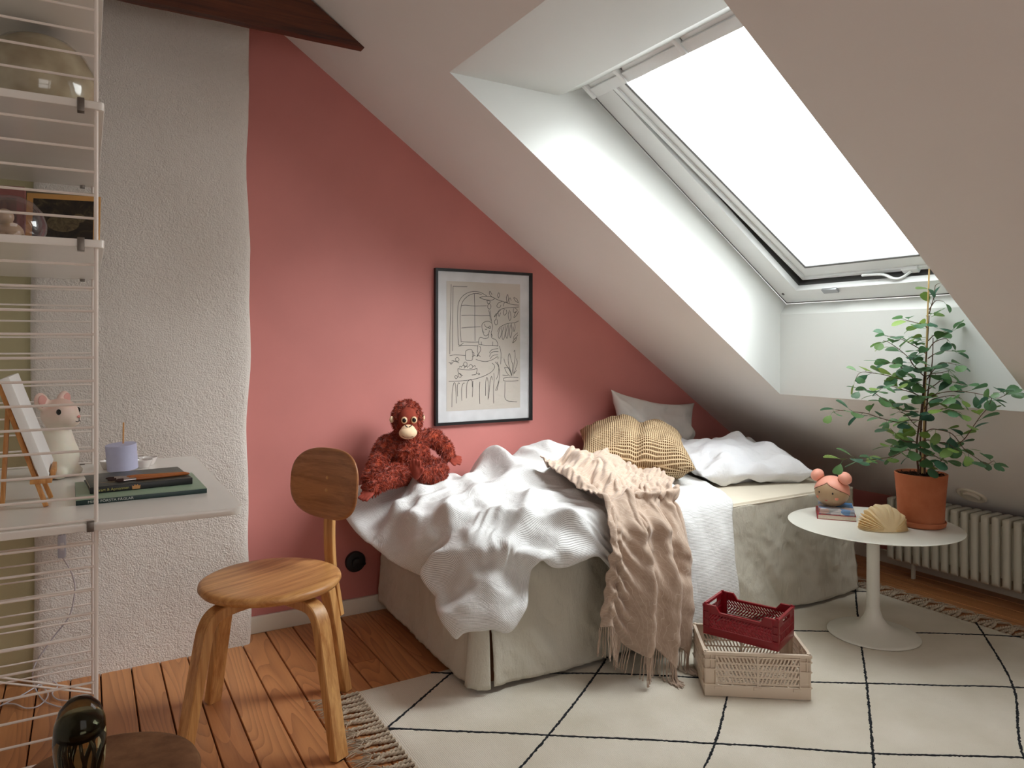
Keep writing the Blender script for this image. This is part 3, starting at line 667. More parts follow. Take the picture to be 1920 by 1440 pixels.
# ================================================================ rug
RX0, RX1, RY0, RY1, RZ = .768, 3.145, .62, 2.33, .0105
def m_wool():
    n = NT('ivory_wool', .95, .1); v = n.coord()
    c = n.ramp(n.noise(v, 3.5, 4), [(.35, L((216, 207, 190))), (.65, L((230, 222, 208)))])
    sp_ = n.ramp(n.noise(v, 170, 2), [(.22, (1, 1, 1)), (.27, (0, 0, 0))]); c = n.mix(n.math('MULTIPLY', sp_, .45), c, L((150, 128, 104))); n.color(c)
    wv = n.n('ShaderNodeTexWave', wave_type='BANDS', bands_direction='X'); wv.inputs['Scale'].default_value = 60; wv.inputs['Distortion'].default_value = 3; wv.inputs['Detail'].default_value = 2; n.l(v, wv.inputs['Vector'])
    n.bump(n.math('ADD', n.noise(v, 420, 2), n.math('ADD', n.math('MULTIPLY', wv.outputs['Fac'], .35), n.math('MULTIPLY', n.noise(v, 26, 3), 1.2))), .55, .004); return n.m
rug = thing('rug', 'ivory wool rug with black diamond lines and tasselled ends on the floor', 'rug')
M_wool = m_wool(); M_wool2 = simple('twisted_wool', (196, 178, 156), .95, .12, 60, .2, 400, spec=.1); M_ink = simple('charcoal_wool', (48, 50, 54), .95, .2, 90, .3, 500, spec=.1)
def rz_(x, y): return RZ + .0016 * noise.noise(Vector((x * 5, y * 5, 0)))
mb = MB()
def rf(u, v):
    x = RX0 + (RX1 - RX0) * u; y = RY0 + (RY1 - RY0) * v
    e = min(x - RX0, RX1 - x, y - RY0, RY1 - y)
    jx = .003 * noise.noise(Vector((0, y * 14, 2))) if (u in (0, 1)) else 0
    return (x + jx, y + (.003 * noise.noise(Vector((x * 14, 0, 4))) if v in (0, 1) else 0), rz_(x, y) * min(1, .45 + e / .03))
mb.grid(120, 90, rf)
mb.build('pile', M_wool, rug, smooth=60)
mb = MB(); mb.box((RX0, RY0, .0005), (RX1, RY1, .004)); mb.build('backing', M_wool2, rug, smooth=0)
def line(pts, name='pattern_line'):
    P = cr_spline([(x, y, 0) for x, y in pts], 72); P2 = []
    for p in P:
        if RX0 + .002 < p.x < RX1 - .002 and RY0 < p.y < RY1: P2.append(p)
    if len(P2) < 3: return
    vs = []; n = len(P2)
    for i, p in enumerate(P2):
        t = (P2[min(n - 1, i + 1)] - P2[max(0, i - 1)]).normalized(); q = Vector((-t.y, t.x, 0))
        w_ = .0040 + rnd.uniform(-.0014, .0018); o = rnd.uniform(-.0012, .0012); z = rz_(p.x, p.y)
        vs += [p + q * (w_ + o) + Vector((0, 0, z - .001)), p + q * (w_ * .5 + o) + Vector((0, 0, z + .0022)), p - q * (w_ * .5 - o) + Vector((0, 0, z + .0022)), p - q * (w_ - o) + Vector((0, 0, z - .001))]
    MB().add(vs, [(i * 4 + k, i * 4 + k + 1, i * 4 + k + 5, i * 4 + k + 4) for i in range(n - 1) for k in range(3)]).build(name, M_ink, rug, smooth=0)
nd = {(0, 0): (.77, 2.054), (0, 1): (1.09, 2.285), (1, 0): (1.163, 1.78), (2, 0): (1.549, 1.505), (3, 0): (1.891, 1.246), (4, 0): (2.231, 1.023), (1, 1): (1.525, 2.031), (2, 1): (1.895, 1.765),
      (3, 1): (2.262, 1.513), (4, 1): (2.658, 1.251), (4, 2): (3.037, 1.534), (3, 3): (3.063, 2.104), (3, 2): (2.645, 1.80), (2, 2): (2.27, 2.04)}
def N(i, j): return nd.get((i, j), (.77 + .375 * i + .365 * j + .01 * math.sin(i * 7 + j), 2.054 - .262 * i + .262 * j + .008 * math.sin(j * 5 + i)))
for j in range(-5, 5): line([N(i, j) for i in range(-2, 9)])
for i in range(-1, 8): line([N(i, j) for j in range(-5, 6)])
tv = []
for k in range(6):
    r_ = random.Random(k); f = MB(); L_ = .085 + .02 * r_.random(); bend = r_.uniform(-.02, .02)
    n = 16; c = lambda t: Vector((-L_ * t, bend * t * t, .0075))
    for ph in (0, math.pi):
        f.tube([c(i / n) + Vector((0, .0033 * math.cos(ph + i * 1.25), .0033 * math.sin(ph + i * 1.25))) for i in range(n + 1)], .0036, 6)
    e = c(1)
    for s_ in range(7):
        a = r_.uniform(-.8, .8); l2 = r_.uniform(.03, .065)
        f.tube(cr_spline([e, e + Vector((-l2 * .4 * math.cos(a), l2 * .4 * math.sin(a), r_.uniform(-.003, .008))), e + Vector((-l2 * math.cos(a * .6), l2 * math.sin(a * 1.2), -.004 + r_.uniform(0, .006)))], 3), [.0014] * 6 + [.0007], 4)
    o = f.build('tassel', M_wool2, rug, smooth=60); tv.append(o)
y = RY1 - .012; k = 0; first = set()
while y > RY0:
    for side in (0, 1):
        m_ = tv[(k * 5 + side * 3) % 6]
        if m_.name not in first: o = m_; first.add(m_.name)
        else: o = m_.copy(); col.objects.link(o)
        o.parent = rug; o.location = (RX0 + .004 if side == 0 else RX1 - .004, y, 0); o.rotation_euler = (0, 0, rnd.uniform(-.12, .12) + (math.pi if side else 0))
        if side: o.scale = (.8, 1.15, 1.1)
        k += 1
    y -= .0235
# ================================================================ pedestal table
M_tab = simple('warm_white_satin', (232, 230, 220), .38, .01, 3)
tb = thing('pedestal_table', 'round white pedestal side table with a trumpet foot on the rug', 'table', (2.674, 1.761, 0))
MB().lathe([(0, .424), (.16, .424), (.27, .430), (.302, .437), (.3125, .4405), (.314, .442), (.312, .4432), (.300, .4432), (0, .4432)], 96).build('tabletop', M_tab, tb, smooth=50)
MB().lathe([(.024, .118), (.0235, .30), (.024, .425)], 40).build('stem', M_tab, tb)
MB().lathe([(.166, .0115), (.168, .0135), (.166, .016), (.15, .0195), (.11, .027), (.075, .038), (.05, .055), (.034, .08), (.026, .105), (.0245, .120), (0, .120)], 80).build('foot', M_tab, tb, smooth=60)
ZT = .4435
# books under the head lamp
bA = thing('book', 'thick cream-paged book with a red cover edge, lying under the comic book', 'book', (2.652, 1.93, ZT), R(-51))
M_red = simple('red_board', (160, 52, 58), .5); M_pg = simple('cream_pages', (226, 214, 196), .85, .05, 200)
MB().cbox((-.056, -.082, .0), (.086, .082, .0018), .0006).build('cover', M_red, bA); MB().cbox((-.056, -.082, .0178), (.086, .082, .0196), .0006).build('cover', M_red, bA)
MB().box((-.054, -.080, .0018), (.084, .080, .0178)).build('pages', M_pg, bA); MB().cbox((-.058, -.082, 0), (-.054, .082, .0196), .001).build('spine', M_red, bA)
bB = thing('book', 'illustrated comic book with a grey and blue cover on the red-edged book', 'book', (2.655, 1.93, ZT + .0200), R(-52))
def m_comic():
    n = NT('comic_cover', .4); v = n.coord(); vo = n.n('ShaderNodeTexVoronoi'); vo.inputs['Scale'].default_value = 34; n.l(v, vo.inputs['Vector'])
    s = n.n('ShaderNodeSeparateColor'); n.l(vo.outputs['Color'], s.inputs[0])
    n.color(n.ramp(s.outputs[0], [(.0, L((60, 66, 84))), (.2, L((226, 220, 214))), (.5, L((178, 172, 180))), (.66, L((88, 138, 190))), (.85, L((206, 190, 178))), (1, L((150, 60, 60)))])); return n.m
M_com = m_comic()
MB().cbox((-.052, -.080, .0), (.080, .080, .0105), .0015).build('cover', M_com, bB); MB().cbox((-.052, -.080, .0110), (.080, .080, .0208), .0015).build('cover', M_com, bB)
MB().cbox((.012, -.02, .0206), (.078, .078, .0212), .0002).build('printed_panel', simple('blue_panel', (84, 140, 196), .4, .2, 60), bB)
# head lamp
hl = thing('head_lamp', 'round girl head night lamp with two coral hair buns, on the stacked books', 'lamp', (2.652, 1.928, ZT + .0412), R(-166))
RH = .0665
def head_pt(th_, ph, r=RH): return Vector((r * math.cos(ph) * math.cos(th_), r * math.cos(ph) * math.sin(th_), .060 + r * .93 * math.sin(ph)))
M_sk = simple('taupe_vinyl', (176, 146, 112), .5, .02); M_hair = simple('coral_vinyl', (244, 170, 148), .5, .02)
mb = MB(); mb.ball((0, 0, .060), (RH, RH, RH * .93), 48, 32)
hd = [v for v in mb.v]; mb.v = [(x, y, max(z, .0005)) for x, y, z in hd]; mb.build('face', M_sk, hl, smooth=80)
# hair cap: part of the sphere above a hair line that rises to a middle parting
def hairline(th_):
    a = abs((th_ + math.pi) % (2 * math.pi) - math.pi); return .72 - .62 * min(1, a / 1.1) ** .75 if a < 1.1 else .10 - .45 * min(1, (a - 1.1) / 1.0)
vs = []; NT_ = 96; NP = 20; fs = []
for i in range(NT_):
    th_ = 2 * math.pi * i / NT_ - math.pi; p0 = hairline(th_)
    for k in range(NP + 1): ph = p0 + (math.pi / 2 - .001 - p0) * k / NP; vs.append(head_pt(th_, ph, RH * (1.002 + .022 * min(1, k / 1.5))))
for i in range(NT_):
    j = (i + 1) % NT_
    for k in range(NP): fs.append((i * (NP + 1) + k, j * (NP + 1) + k, j * (NP + 1) + k + 1, i * (NP + 1) + k + 1))
MB().add(vs, fs).build('hair', M_hair, hl, smooth=80)
M_ln = simple('brown_line', (96, 60, 44), .6)
MB().tube([head_pt(th_ / 40 * 2.1, hairline(th_ / 40 * 2.1), RH * 1.008) for th_ in range(-40, 41)], .0009, 5).build('hair_line', M_ln, hl)
for s_ in (1, -1):
    d_ = Vector((.12, s_ * .66, .72)).normalized(); c_ = Vector((0, 0, .060)) + d_ * (RH + .017)
    M_ = d_.to_track_quat('Z', 'Y').to_matrix()
    MB().ball(c_, (.0275, .0275, .024), 28, 18, M_).build('hair_bun', M_hair, hl, smooth=80)
    q = [Vector((0, 0, .060)) + d_ * (RH - .001) + M_ @ Vector((.0175 * math.cos(a * .3142), .0175 * math.sin(a * .3142), 0)) for a in range(20)]
    MB().tube(q, .0028, 8, closed=True).build('hair_tie', simple('copper_band', (176, 106, 66), .4), hl)
    p = head_pt(s_ * .42, .02, RH * 1.0); MB().ball(p, (.0014, .0032, .0042), 12, 8, Matrix.Rotation(s_ * .42, 3, 'Z')).build('eye', simple('eye_black', (24, 16, 14), .25), hl)
    p = head_pt(s_ * .66, -.32, RH * .997); MB().ball(p, (.0016, .0075, .0075), 16, 8, Matrix.Rotation(s_ * .66, 3, 'Z')).build('cheek', simple('pink_cheek', (226, 140, 116), .6), hl)
MB().ball(head_pt(0, -.50, RH * .995), (.002, .006, .0028), 14, 8).build('mouth', simple('rose_mouth', (190, 98, 84), .6), hl)
# honeycomb paper fan
fn = thing('paper_fan', 'half-open cream honeycomb paper ornament lying at the front of the table', 'ornament', (2.60, 1.645, ZT + .001))
def m_paper():
    n = NT('cream_tissue', .8, .1); c = L((252, 234, 196)); n.color(c); t = n.t
    tr = n.n('ShaderNodeBsdfTranslucent'); tr.inputs[0].default_value = c; mx = n.n('ShaderNodeMixShader'); mx.inputs[0].default_value = .4
    n.l(n.b.outputs[0], mx.inputs[1]); n.l(tr.outputs[0], mx.inputs[2]); n.l(mx.outputs[0], t.nodes['Material Output'].inputs[0]); return n.m
M_pap = m_paper(); right = Vector((_c, -_s, 0)); fwd = Vector((_s, _c, 0))
AN = [0, .045, .10, .16, .23, .31, .42, .60, .95, 1.35, 1.75, 2.05, 2.32, 2.5, 2.64, 2.76, 2.86, 2.96, 3.05, 3.1416]
def fan_pt(a, t, r): # a = angle round the hinge line, t = 0 at the front hinge point .. 1 at the back one
    u = right * math.cos(a) + Vector((0, 0, 1)) * math.sin(a); q = math.pi * t
    return Vector((0, 0, .0015)) + u * (.093 * r * math.sin(q) ** .72) + fwd * (.055 - .058 * 1.0 * math.cos(q)) + right * (.004 * math.sin(9 * t + a * 7) * math.sin(q) * r)
for a0, a1 in zip(AN[:-1], AN[1:]):
    vs = []; n = 16; am = (a0 + a1) / 2; deep = max(.60, 1 - (a1 - a0) * 0 - .28) if (a1 - a0) < .25 else .90
    for i in range(n + 1):
        t = i / n; vs += [fan_pt(a0, t, 1), fan_pt(a0 + (am - a0) * .6, t, (1 + deep) / 2 + .02), fan_pt(am, t, deep), fan_pt(a1 - (a1 - am) * .6, t, (1 + deep) / 2 + .02), fan_pt(a1, t, 1)]
    MB().add(vs, [(i * 5 + k, i * 5 + k + 1, i * 5 + k + 6, i * 5 + k + 5) for i in range(n) for k in range(4)]).build('paper_leaf', M_pap, fn, smooth=25)
# ================================================================ potted plant
pp = thing('potted_plant', 'leafy green plant on a stake in a terracotta pot on the pedestal table', 'plant', (2.812, 1.652, ZT))
def m_terra():
    n = NT('terracotta', .85, .15); v = n.coord(); n.color(n.ramp(n.noise(v, 7, 5, .6), [(.3, L((170, 98, 66))), (.6, L((190, 116, 82))), (.75, L((204, 136, 104)))])); n.bump(n.noise(v, 180, 2), .06, .002); return n.m
M_ter = m_terra()
MB().lathe([(.06, 0), (.078, .001), (.0855, .006), (.088, .020), (.0865, .023), (.083, .022), (.080, .010), (0, .008)], 64).build('saucer', M_ter, pp, smooth=50)
pot = MB().lathe([(.05, .010), (.078, .011), (.0805, .016), (.083, .08), (.088, .15), (.0925, .199), (.0930, .204), (.0905, .2055), (.0885, .203), (.0870, .185), (0, .180)], 64).build('pot', M_ter, pp, smooth=50)
def m_soil():
    n = NT('potting_soil', .98, .1); v = n.coord(); n.color(n.ramp(n.noise(v, 60, 4, .7), [(.35, L((26, 16, 12))), (.6, L((62, 40, 28))), (.75, L((96, 68, 48)))])); n.bump(n.noise(v, 140, 3), .8, .01); return n.m
mb = MB(); r_ = random.Random(4)
vs = []; fs = []
for i in range(9):
    for k in range(36):
        a = k * R(10); q = .087 * i / 8; vs.append((q * math.cos(a), q * math.sin(a), .190 + .006 * r_.random() + .008 * (1 - i / 8)))
mb.add(vs, [(i * 36 + k, i * 36 + (k + 1) % 36, (i + 1) * 36 + (k + 1) % 36, (i + 1) * 36 + k) for i in range(8) for k in range(36)])
for k in range(70):
    a = r_.uniform(0, 6.28); q = .08 * math.sqrt(r_.random()); p = Vector((q * math.cos(a), q * math.sin(a), .199)); d_ = Vector((r_.uniform(-1, 1), r_.uniform(-1, 1), r_.uniform(-.2, .9))) * .010
    mb.tube([p - d_, p + d_], .0014, 4)
tag(mb.build('soil', m_soil(), pp, smooth=0), kind='stuff')
po = Vector(pp.location)
g_ = lambda x, y, zc: atD(1530 + x / 3.6, 500 + y / 3.6, zc - .10 * min(1, max(0, (1150 - y) / 1150))) - po
base = Vector((0, 0, .19))
M_cane = simple('bamboo_cane', (206, 172, 112), .6, .1, 40); M_bark = simple('grey_brown_bark', (104, 76, 58), .85, .2, 60, .3)
top = g_(764, 15, 2.845)
MB().tube([base + Vector((.002, -.004, 0)), top], [.0042, .0028], 8).build('stake', M_cane, pp)
for t in (.30, .55, .78): q = base.lerp(top, t); MB().lathe([(.004, -.002), (.0048, 0), (.004, .002)], 10, q).build('node_ring', M_cane, pp)
BR = [([(715,1040),(640,1035),(550,1050),(430,1020),(340,990),(250,980),(160,970),(110,985)],2.83,2.70),
 ([(690,1290),(640,1245),(600,1240),(520,1280),(400,1300),(300,1305),(240,1290),(180,1310)],2.80,2.62),
 ([(700,830),(640,790),(600,770),(500,740),(400,720),(300,715),(262,770)],2.84,2.72),
 ([(690,980),(600,975),(540,945),(450,890),(370,840),(300,830)],2.82,2.66),
 ([(730,740),(670,680),(620,610),(550,550),(490,510),(455,500)],2.84,2.78),
 ([(745,590),(700,555),(640,520),(600,500),(540,475),(480,470)],2.84,2.80),
 ([(720,830),(680,780),(620,720),(560,670),(520,650),(470,650)],2.84,2.74),
 ([(710,880),(650,850),(580,830),(500,805),(430,820)],2.82,2.66),
 ([(740,900),(790,870),(850,850),(950,840),(1050,850),(1150,870),(1230,888),(1300,850)],2.76,2.48),
 ([(720,1330),(800,1345),(880,1270),(940,1210),(1000,1165),(1060,1080),(1110,1010),(1160,950),(1190,880),(1200,850)],2.76,2.46),
 ([(720,1130),(770,1100),(820,1100),(920,1130),(1000,1230),(1080,1290),(1150,1330),(1200,1310)],2.78,2.48),
 ([(755,620),(800,590),(850,570),(930,570)],2.83,2.78),([(758,500),(800,460),(850,450),(920,435)],2.83,2.80),([(760,420),(720,390),(660,375),(600,358)],2.84,2.80),
 ([(764,320),(780,260),(800,190),(805,130),(835,112)],2.84,2.82),([(764,290),(790,250),(815,228),(860,235)],2.84,2.82),([(750,760),(800,690),(850,650),(950,660)],2.82,2.72),
 ([(760,560),(800,510),(870,485),(895,500)],2.83,2.79),([(700,1200),(660,1180),(600,1180),(540,1130),(500,1090)],2.80,2.70),([(740,980),(800,985),(850,960),(900,965),(975,985)],2.78,2.56),
 ([(715,1180),(760,1170),(820,1190),(880,1190),(960,1240),(1000,1260)],2.78,2.56),([(740,740),(800,720),(850,715),(900,700)],2.82,2.74),([(705,1240),(640,1200),(590,1230),(500,1210)],2.80,2.66),
 ([(745,700),(690,690),(640,640),(680,600)],2.84,2.76),([(740,840),(800,800),(850,770),(930,780),(1000,800)],2.80,2.66),([(700,1300),(780,1270),(840,1300),(900,1320)],2.78,2.62),
 ([(715,1100),(660,1060),(610,1000),(560,980)],2.82,2.72),([(730,960),(780,900),(850,880),(930,870),(980,890)],2.78,2.60)]
mb = MB()
main = [[base + Vector((.006, .004, 0)), g_(705, 1150, 2.83), g_(722, 900, 2.83), g_(738, 700, 2.83), g_(752, 520, 2.84), g_(764, 330, 2.84)],
        [base + Vector((-.010, .002, 0)), g_(680, 1200, 2.82), g_(712, 960, 2.82), g_(728, 760, 2.83), g_(745, 600, 2.83), g_(752, 450, 2.84)],
        [base + Vector((.012, -.008, 0)), g_(735, 1180, 2.80), g_(745, 960, 2.80), g_(765, 780, 2.81), g_(785, 640, 2.82), g_(790, 480, 2.83)]]
for P in main: q = cr_spline(P, 6); mb.tube(q, [.0042 - .0028 * i / len(q) for i in range(len(q))], 7)
mb.build('stem', M_bark, pp, smooth=60)
lv = []
def m_leaf(name, a, b):
    n = NT(name, .42, .4); n.b.inputs['Subsurface Weight'].default_value = 0; oi = n.n('ShaderNodeObjectInfo')
    c = n.ramp(oi.outputs['Random'], [(0, L(a)), (.75, L(b)), (1, L((132, 158, 72)))]); n.color(c)
    t = n.t; tr = n.n('ShaderNodeBsdfTranslucent'); n.l(c, tr.inputs[0]); mx = n.n('ShaderNodeMixShader'); mx.inputs[0].default_value = .35
    o = t.nodes['Material Output']; n.l(n.b.outputs[0], mx.inputs[1]); n.l(tr.outputs[0], mx.inputs[2]); n.l(mx.outputs[0], o.inputs[0]); return n.m
M_l1 = m_leaf('leaf_green', (54, 94, 76), (92, 130, 76))
def leaf_mesh(w_, fold, curl):
    sh = [(0, .0), (.10, .18), (.28, .62), (.5, .92), (.72, 1.0), (.88, .82), (.97, .42)]; f = MB(); vs = []
    for x, y in sh:
        z = -curl * x * x
        for s_ in (1, .5, 0, -.5, -1): vs.append((x + (-.03 if s_ == 0 and x > .9 else 0), y * s_ * w_, z + fold * abs(y * s_) * w_))
    fs = [(i * 5 + k, (i + 1) * 5 + k, (i + 1) * 5 + k + 1, i * 5 + k + 1) for i in range(len(sh) - 1) for k in range(4)]
    f.add(vs, fs); f.tube([(-.30, 0, .02), (-.1, 0, 0), (.02, 0, 0)], .016, 4); return f
for w_, fo, cu in ((.42, .18, .12), (.46, .35, .05), (.38, .1, .28), (.44, -.1, .2)): lv.append(leaf_mesh(w_, fo, cu))
lm = []; r_ = random.Random(11)
def add_leaf(p, d_, s_, up=None):
    k = r_.randrange(4)
    while len(lm) < 4: o = lv[len(lm)].build('leaf', M_l1, pp, smooth=70); o['used'] = 0; lm.append(o)
    o = lm[k]
    if o['used']: o = o.copy(); col.objects.link(o)
    else: o['used'] = 1
    o.parent = pp; d_ = d_.normalized(); u = (up or Vector((r_.uniform(-.6, .6), r_.uniform(-.6, .6), 1))).normalized(); y_ = u.cross(d_)
    if y_.length < .1: y_ = Vector((1, 0, 0)).cross(d_)
    y_.normalize(); z_ = d_.cross(y_); M_ = Matrix((d_, y_, z_)).transposed()
    o.rotation_euler = M_.to_euler(); o.location = p + d_ * s_ * .3; o.scale = (s_, s_, s_)
count = 0
def okpos(p): q = p + po; return q.z < SL(q.x) - .02 or (q.x < X1 - .015 and Y0 + .01 < q.y and q.z < 3.33 - .695 * q.x)
for pts, z0, z1 in BR:
    n = len(pts); q = cr_spline([g_(x, y, z0 + (z1 - z0) * i / (n - 1)) for i, (x, y) in enumerate(pts)], 5)
    MB().tube(q, [.0022 - .0014 * i / len(q) for i in range(len(q))], 5).build('branch', M_bark, pp, smooth=60)
    Ls = sum((q[i + 1] - q[i]).length for i in range(len(q) - 1)); acc = 0; nxt = .03; side = 1
    for i in range(1, len(q) - 1):
        acc += (q[i] - q[i - 1]).length
        if acc > nxt:
            t = (q[i + 1] - q[i]).normalized(); sd = t.cross(Vector((r_.uniform(-.5, .5), r_.uniform(-.5, .5), 1))).normalized() * side; side = -side
            dd = t * .6 + sd * r_.uniform(.5, 1.1) + Vector((0, 0, r_.uniform(-.7, .5))); s_ = r_.uniform(.040, .060)
            if okpos(q[i] + dd.normalized() * s_ * 1.3): add_leaf(q[i], dd, s_); count += 1
            nxt += r_.uniform(.020, .034)
    add_leaf(q[-1], q[-1] - q[-2] + Vector((0, 0, r_.uniform(-.006, .002))), r_.uniform(.034, .046)); count += 1
for P in main:
    q = cr_spline(P, 14)
    for i in range(6, len(q) - 1):
        if count >= 292: break
        if r_.random() < .85:
            a = r_.uniform(0, 6.28); dd = Vector((math.cos(a), math.sin(a), r_.uniform(-.3, .6))); s_ = r_.uniform(.040, .056)
            p = q[i] + dd.normalized() * r_.uniform(.004, .03)
            if okpos(p + dd.normalized() * s_ * 1.3): add_leaf(p, dd, s_); count += 1
for o in lm: del o['used']
for o in pp.children:
    if 'used' in o: del o['used']
# ================================================================ radiator
ra = thing('radiator', 'grey-white column radiator under the sloped ceiling on the right', 'radiator', (3.50, 1.5, 0))
M_rad = simple('radiator_enamel', (206, 202, 186), .35, .01)
out = []
hx, z0, z1 = .070, .082, .392
def corner(cx, cz, r, a0): return [(cx + r * math.cos(R(a0 + 15 * k)), cz + r * math.sin(R(a0 + 15 * k))) for k in range(7)]
prof = corner(hx - .022, z1 - .022, .022, 0) + corner(-hx + .022, z1 - .022, .022, 90) + corner(-hx + .03, z0 + .03, .03, 180) + corner(hx - .03, z0 + .03, .03, 270)
def section():
    mb = MB(); n = len(prof); cx = sum(p[0] for p in prof) / n; cz = (z0 + z1) / 2; lay = []
    for y, sc in ((-.0145, .80), (-.0135, .90), (-.008, .97), (0, 1.0), (.008, .97), (.0135, .90), (.0145, .80)):
        d_ = (1 - sc) * .05
        lay.append([(max(-hx + d_, min(hx - d_, x)) if True else x, y, max(z0 + d_, min(z1 - d_, z))) for x, z in prof])
    vs = [p for l_ in lay for p in l_]; fs = [(i * n + k, i * n + (k + 1) % n, (i + 1) * n + (k + 1) % n, (i + 1) * n + k) for i in range(len(lay) - 1) for k in range(n)]
    fs += [tuple(range(n))[::-1], tuple(range((len(lay) - 1) * n, len(lay) * n))]; mb.add(vs, fs)
    for xx in (-.036, 0, .036):   # raised column ribs on both faces
        for s_ in (1, -1): mb.tube([(xx, s_ * .0125, z0 + .045), (xx, s_ * .0155, z0 + .06), (xx, s_ * .0155, z1 - .055), (xx, s_ * .0125, z1 - .04)], .010, 8, flat=1)
    return mb
s0 = None; y = 2.175
while y > .35:
    if s0 is None: o = s0 = section().build('section', M_rad, ra, smooth=50)
    else: o = s0.copy(); col.objects.link(o); o.parent = ra
    o.location = (0, y - 1.5, 0); y -= .0440
for z in (.125, .365): MB().tube([(0, 2.19 - 1.5, z), (0, .36 - 1.5, z)], .017, 14).build('header_pipe', M_rad, ra)
for yy in (2.1, .5):
    MB().cbox((-.01, yy - 1.522 + .009, 0), (.01, yy - 1.5 - .009 + .009, .10), .002).build('foot', M_rad, ra)
# ================================================================ folding crates
def slot_panel(mb, x0, x1, z0, z1, y, t, rows, pitch, lean, bar=.45, rowgap=.28):
    """openwork plate: level strips with leaning bars between them"""
    h_ = (z1 - z0) / (rows + (rows + 1) * rowgap); g = h_ * rowgap; z = z0
    for r_ in range(rows + 1):
        mb.box((x0, y, z), (x1, y + t, z + g)); z += g
        if r_ == rows: break
        x = x0 - h_
        l_ = lean if not isinstance(lean, list) else lean[r_ % len(lean)]
        while x < x1 + h_:
            a0, a1 = x, x + pitch * bar; b0, b1 = a0 + l_ * h_, a1 + l_ * h_
            q = [(a0, z), (a1, z), (b1, z + h_), (b0, z + h_)]; q = [(min(max(px, x0), x1), pz) for px, pz in q]
            if max(p[0] for p in q) - min(p[0] for p in q) > .0006: mb.poly([(px, y, pz) for px, pz in q], (0, t, 0))
            x += pitch
        z += h_
M_cr = simple('cream_plastic', (222, 204, 184), .38, .01); M_cr_r = simple('crimson_plastic', (140, 22, 34), .3, .01)
# --- large cream crate (local x along its front, y into the room)
ca = math.atan2(-.197, .275)
cr_ = thing('crate', 'large cream folding plastic crate standing on the rug, under the red one', 'crate', (1.727, 1.723, .0125), ca)
Lc, Wc, Hc = .337, .243, .143
def panel_side(length, par, M4, h0, h1, m, rows, pitch, name, notch=0):
    mb = MB(); e = .038
    for (a, b) in ((e, length / 2 - .002), (length / 2 + .002, length - e)):
        slot_panel(mb, a, b, h0 + .006, h1 - .012, 0, .0028, rows, pitch, -.42 if a < length / 2 - .02 else .42)
    mb.box((length / 2 - .003, -.001, h0), (length / 2 + .003, .004, h1 - .01))
    mb.cbox((0, -.001, h1 - .010), (length, .009, h1), .001)
    mb.box((e - .003, -.002, h0), (e, .006, h1 - .008)); mb.box((length - e, -.002, h0), (length - e + .003, .006, h1 - .008))
    for x0_, x1_ in ((.002, e - .003), (length - e + .003, length - .002)):
        mb.box((x0_, .004, h0), (x1_, .008, h1 - .01))
        for z_ in (h0 + .0, h0 + .05, h1 - .026): mb.box((x0_, -.002, z_), (x1_, .006, z_ + .004))
        mb.box((x0_ + (x1_ - x0_) * .55, -.001, h0 + .05), (x0_ + (x1_ - x0_) * .62, .006, h1 - .01))
    for v_i, v in enumerate(mb.v): mb.v[v_i] = tuple(M4 @ Vector(v))
    return mb.build(name, m, par, smooth=0)
T4 = lambda x, y, a: Matrix.Translation((x, y, 0)) @ Matrix.Rotation(R(a), 4, 'Z')
panel_side(Lc, cr_, T4(0, 0, 0), .036, Hc, M_cr, 4, .0115, 'side_panel'); panel_side(Lc, cr_, T4(Lc, Wc, 180), .036, Hc, M_cr, 4, .0115, 'side_panel')
panel_side(Wc, cr_, T4(Lc, 0, 90), .036, Hc, M_cr, 4, .0115, 'end_panel'); panel_side(Wc, cr_, T4(0, Wc, -90), .036, Hc, M_cr, 4, .0115, 'end_panel')
mb = MB()
for a, b in (((0.002, .001, 0), (Lc - .002, .006, .036)), ((0.002, Wc - .006, 0), (Lc - .002, Wc - .001, .036)), ((.002, .006, 0), (.007, Wc - .006, .036)), ((Lc - .007, .006, 0), (Lc - .002, Wc - .006, .036))): mb.cbox(a, b, .0015)
mb.build('base_band', M_cr, cr_)
mb = MB(); 
for k in range(14): mb.box((.008, .010 + k * .0165, .004), (Lc - .008, .018 + k * .0165, .007))
for k in range(8): mb.box((.010 + k * .045, .007, .0035), (.016 + k * .045, Wc - .007, .0075))
mb.build('floor_grid', M_cr, cr_, smooth=0)
for x_ in (.045, Lc / 2, Lc - .045): MB().cbox((x_ - .013, -.0022, .024), (x_ + .013, .001, .033), .0008).build('latch', M_cr, cr_)
for x_ in (.008, Lc - .008):
    for y_ in (.008, Wc - .008): MB().lathe([(.006, Hc), (.006, Hc + .003), (.004, Hc + .004), (0, Hc + .004)], 14, (x_, y_, 0)).build('stacking_stud', M_cr, cr_)
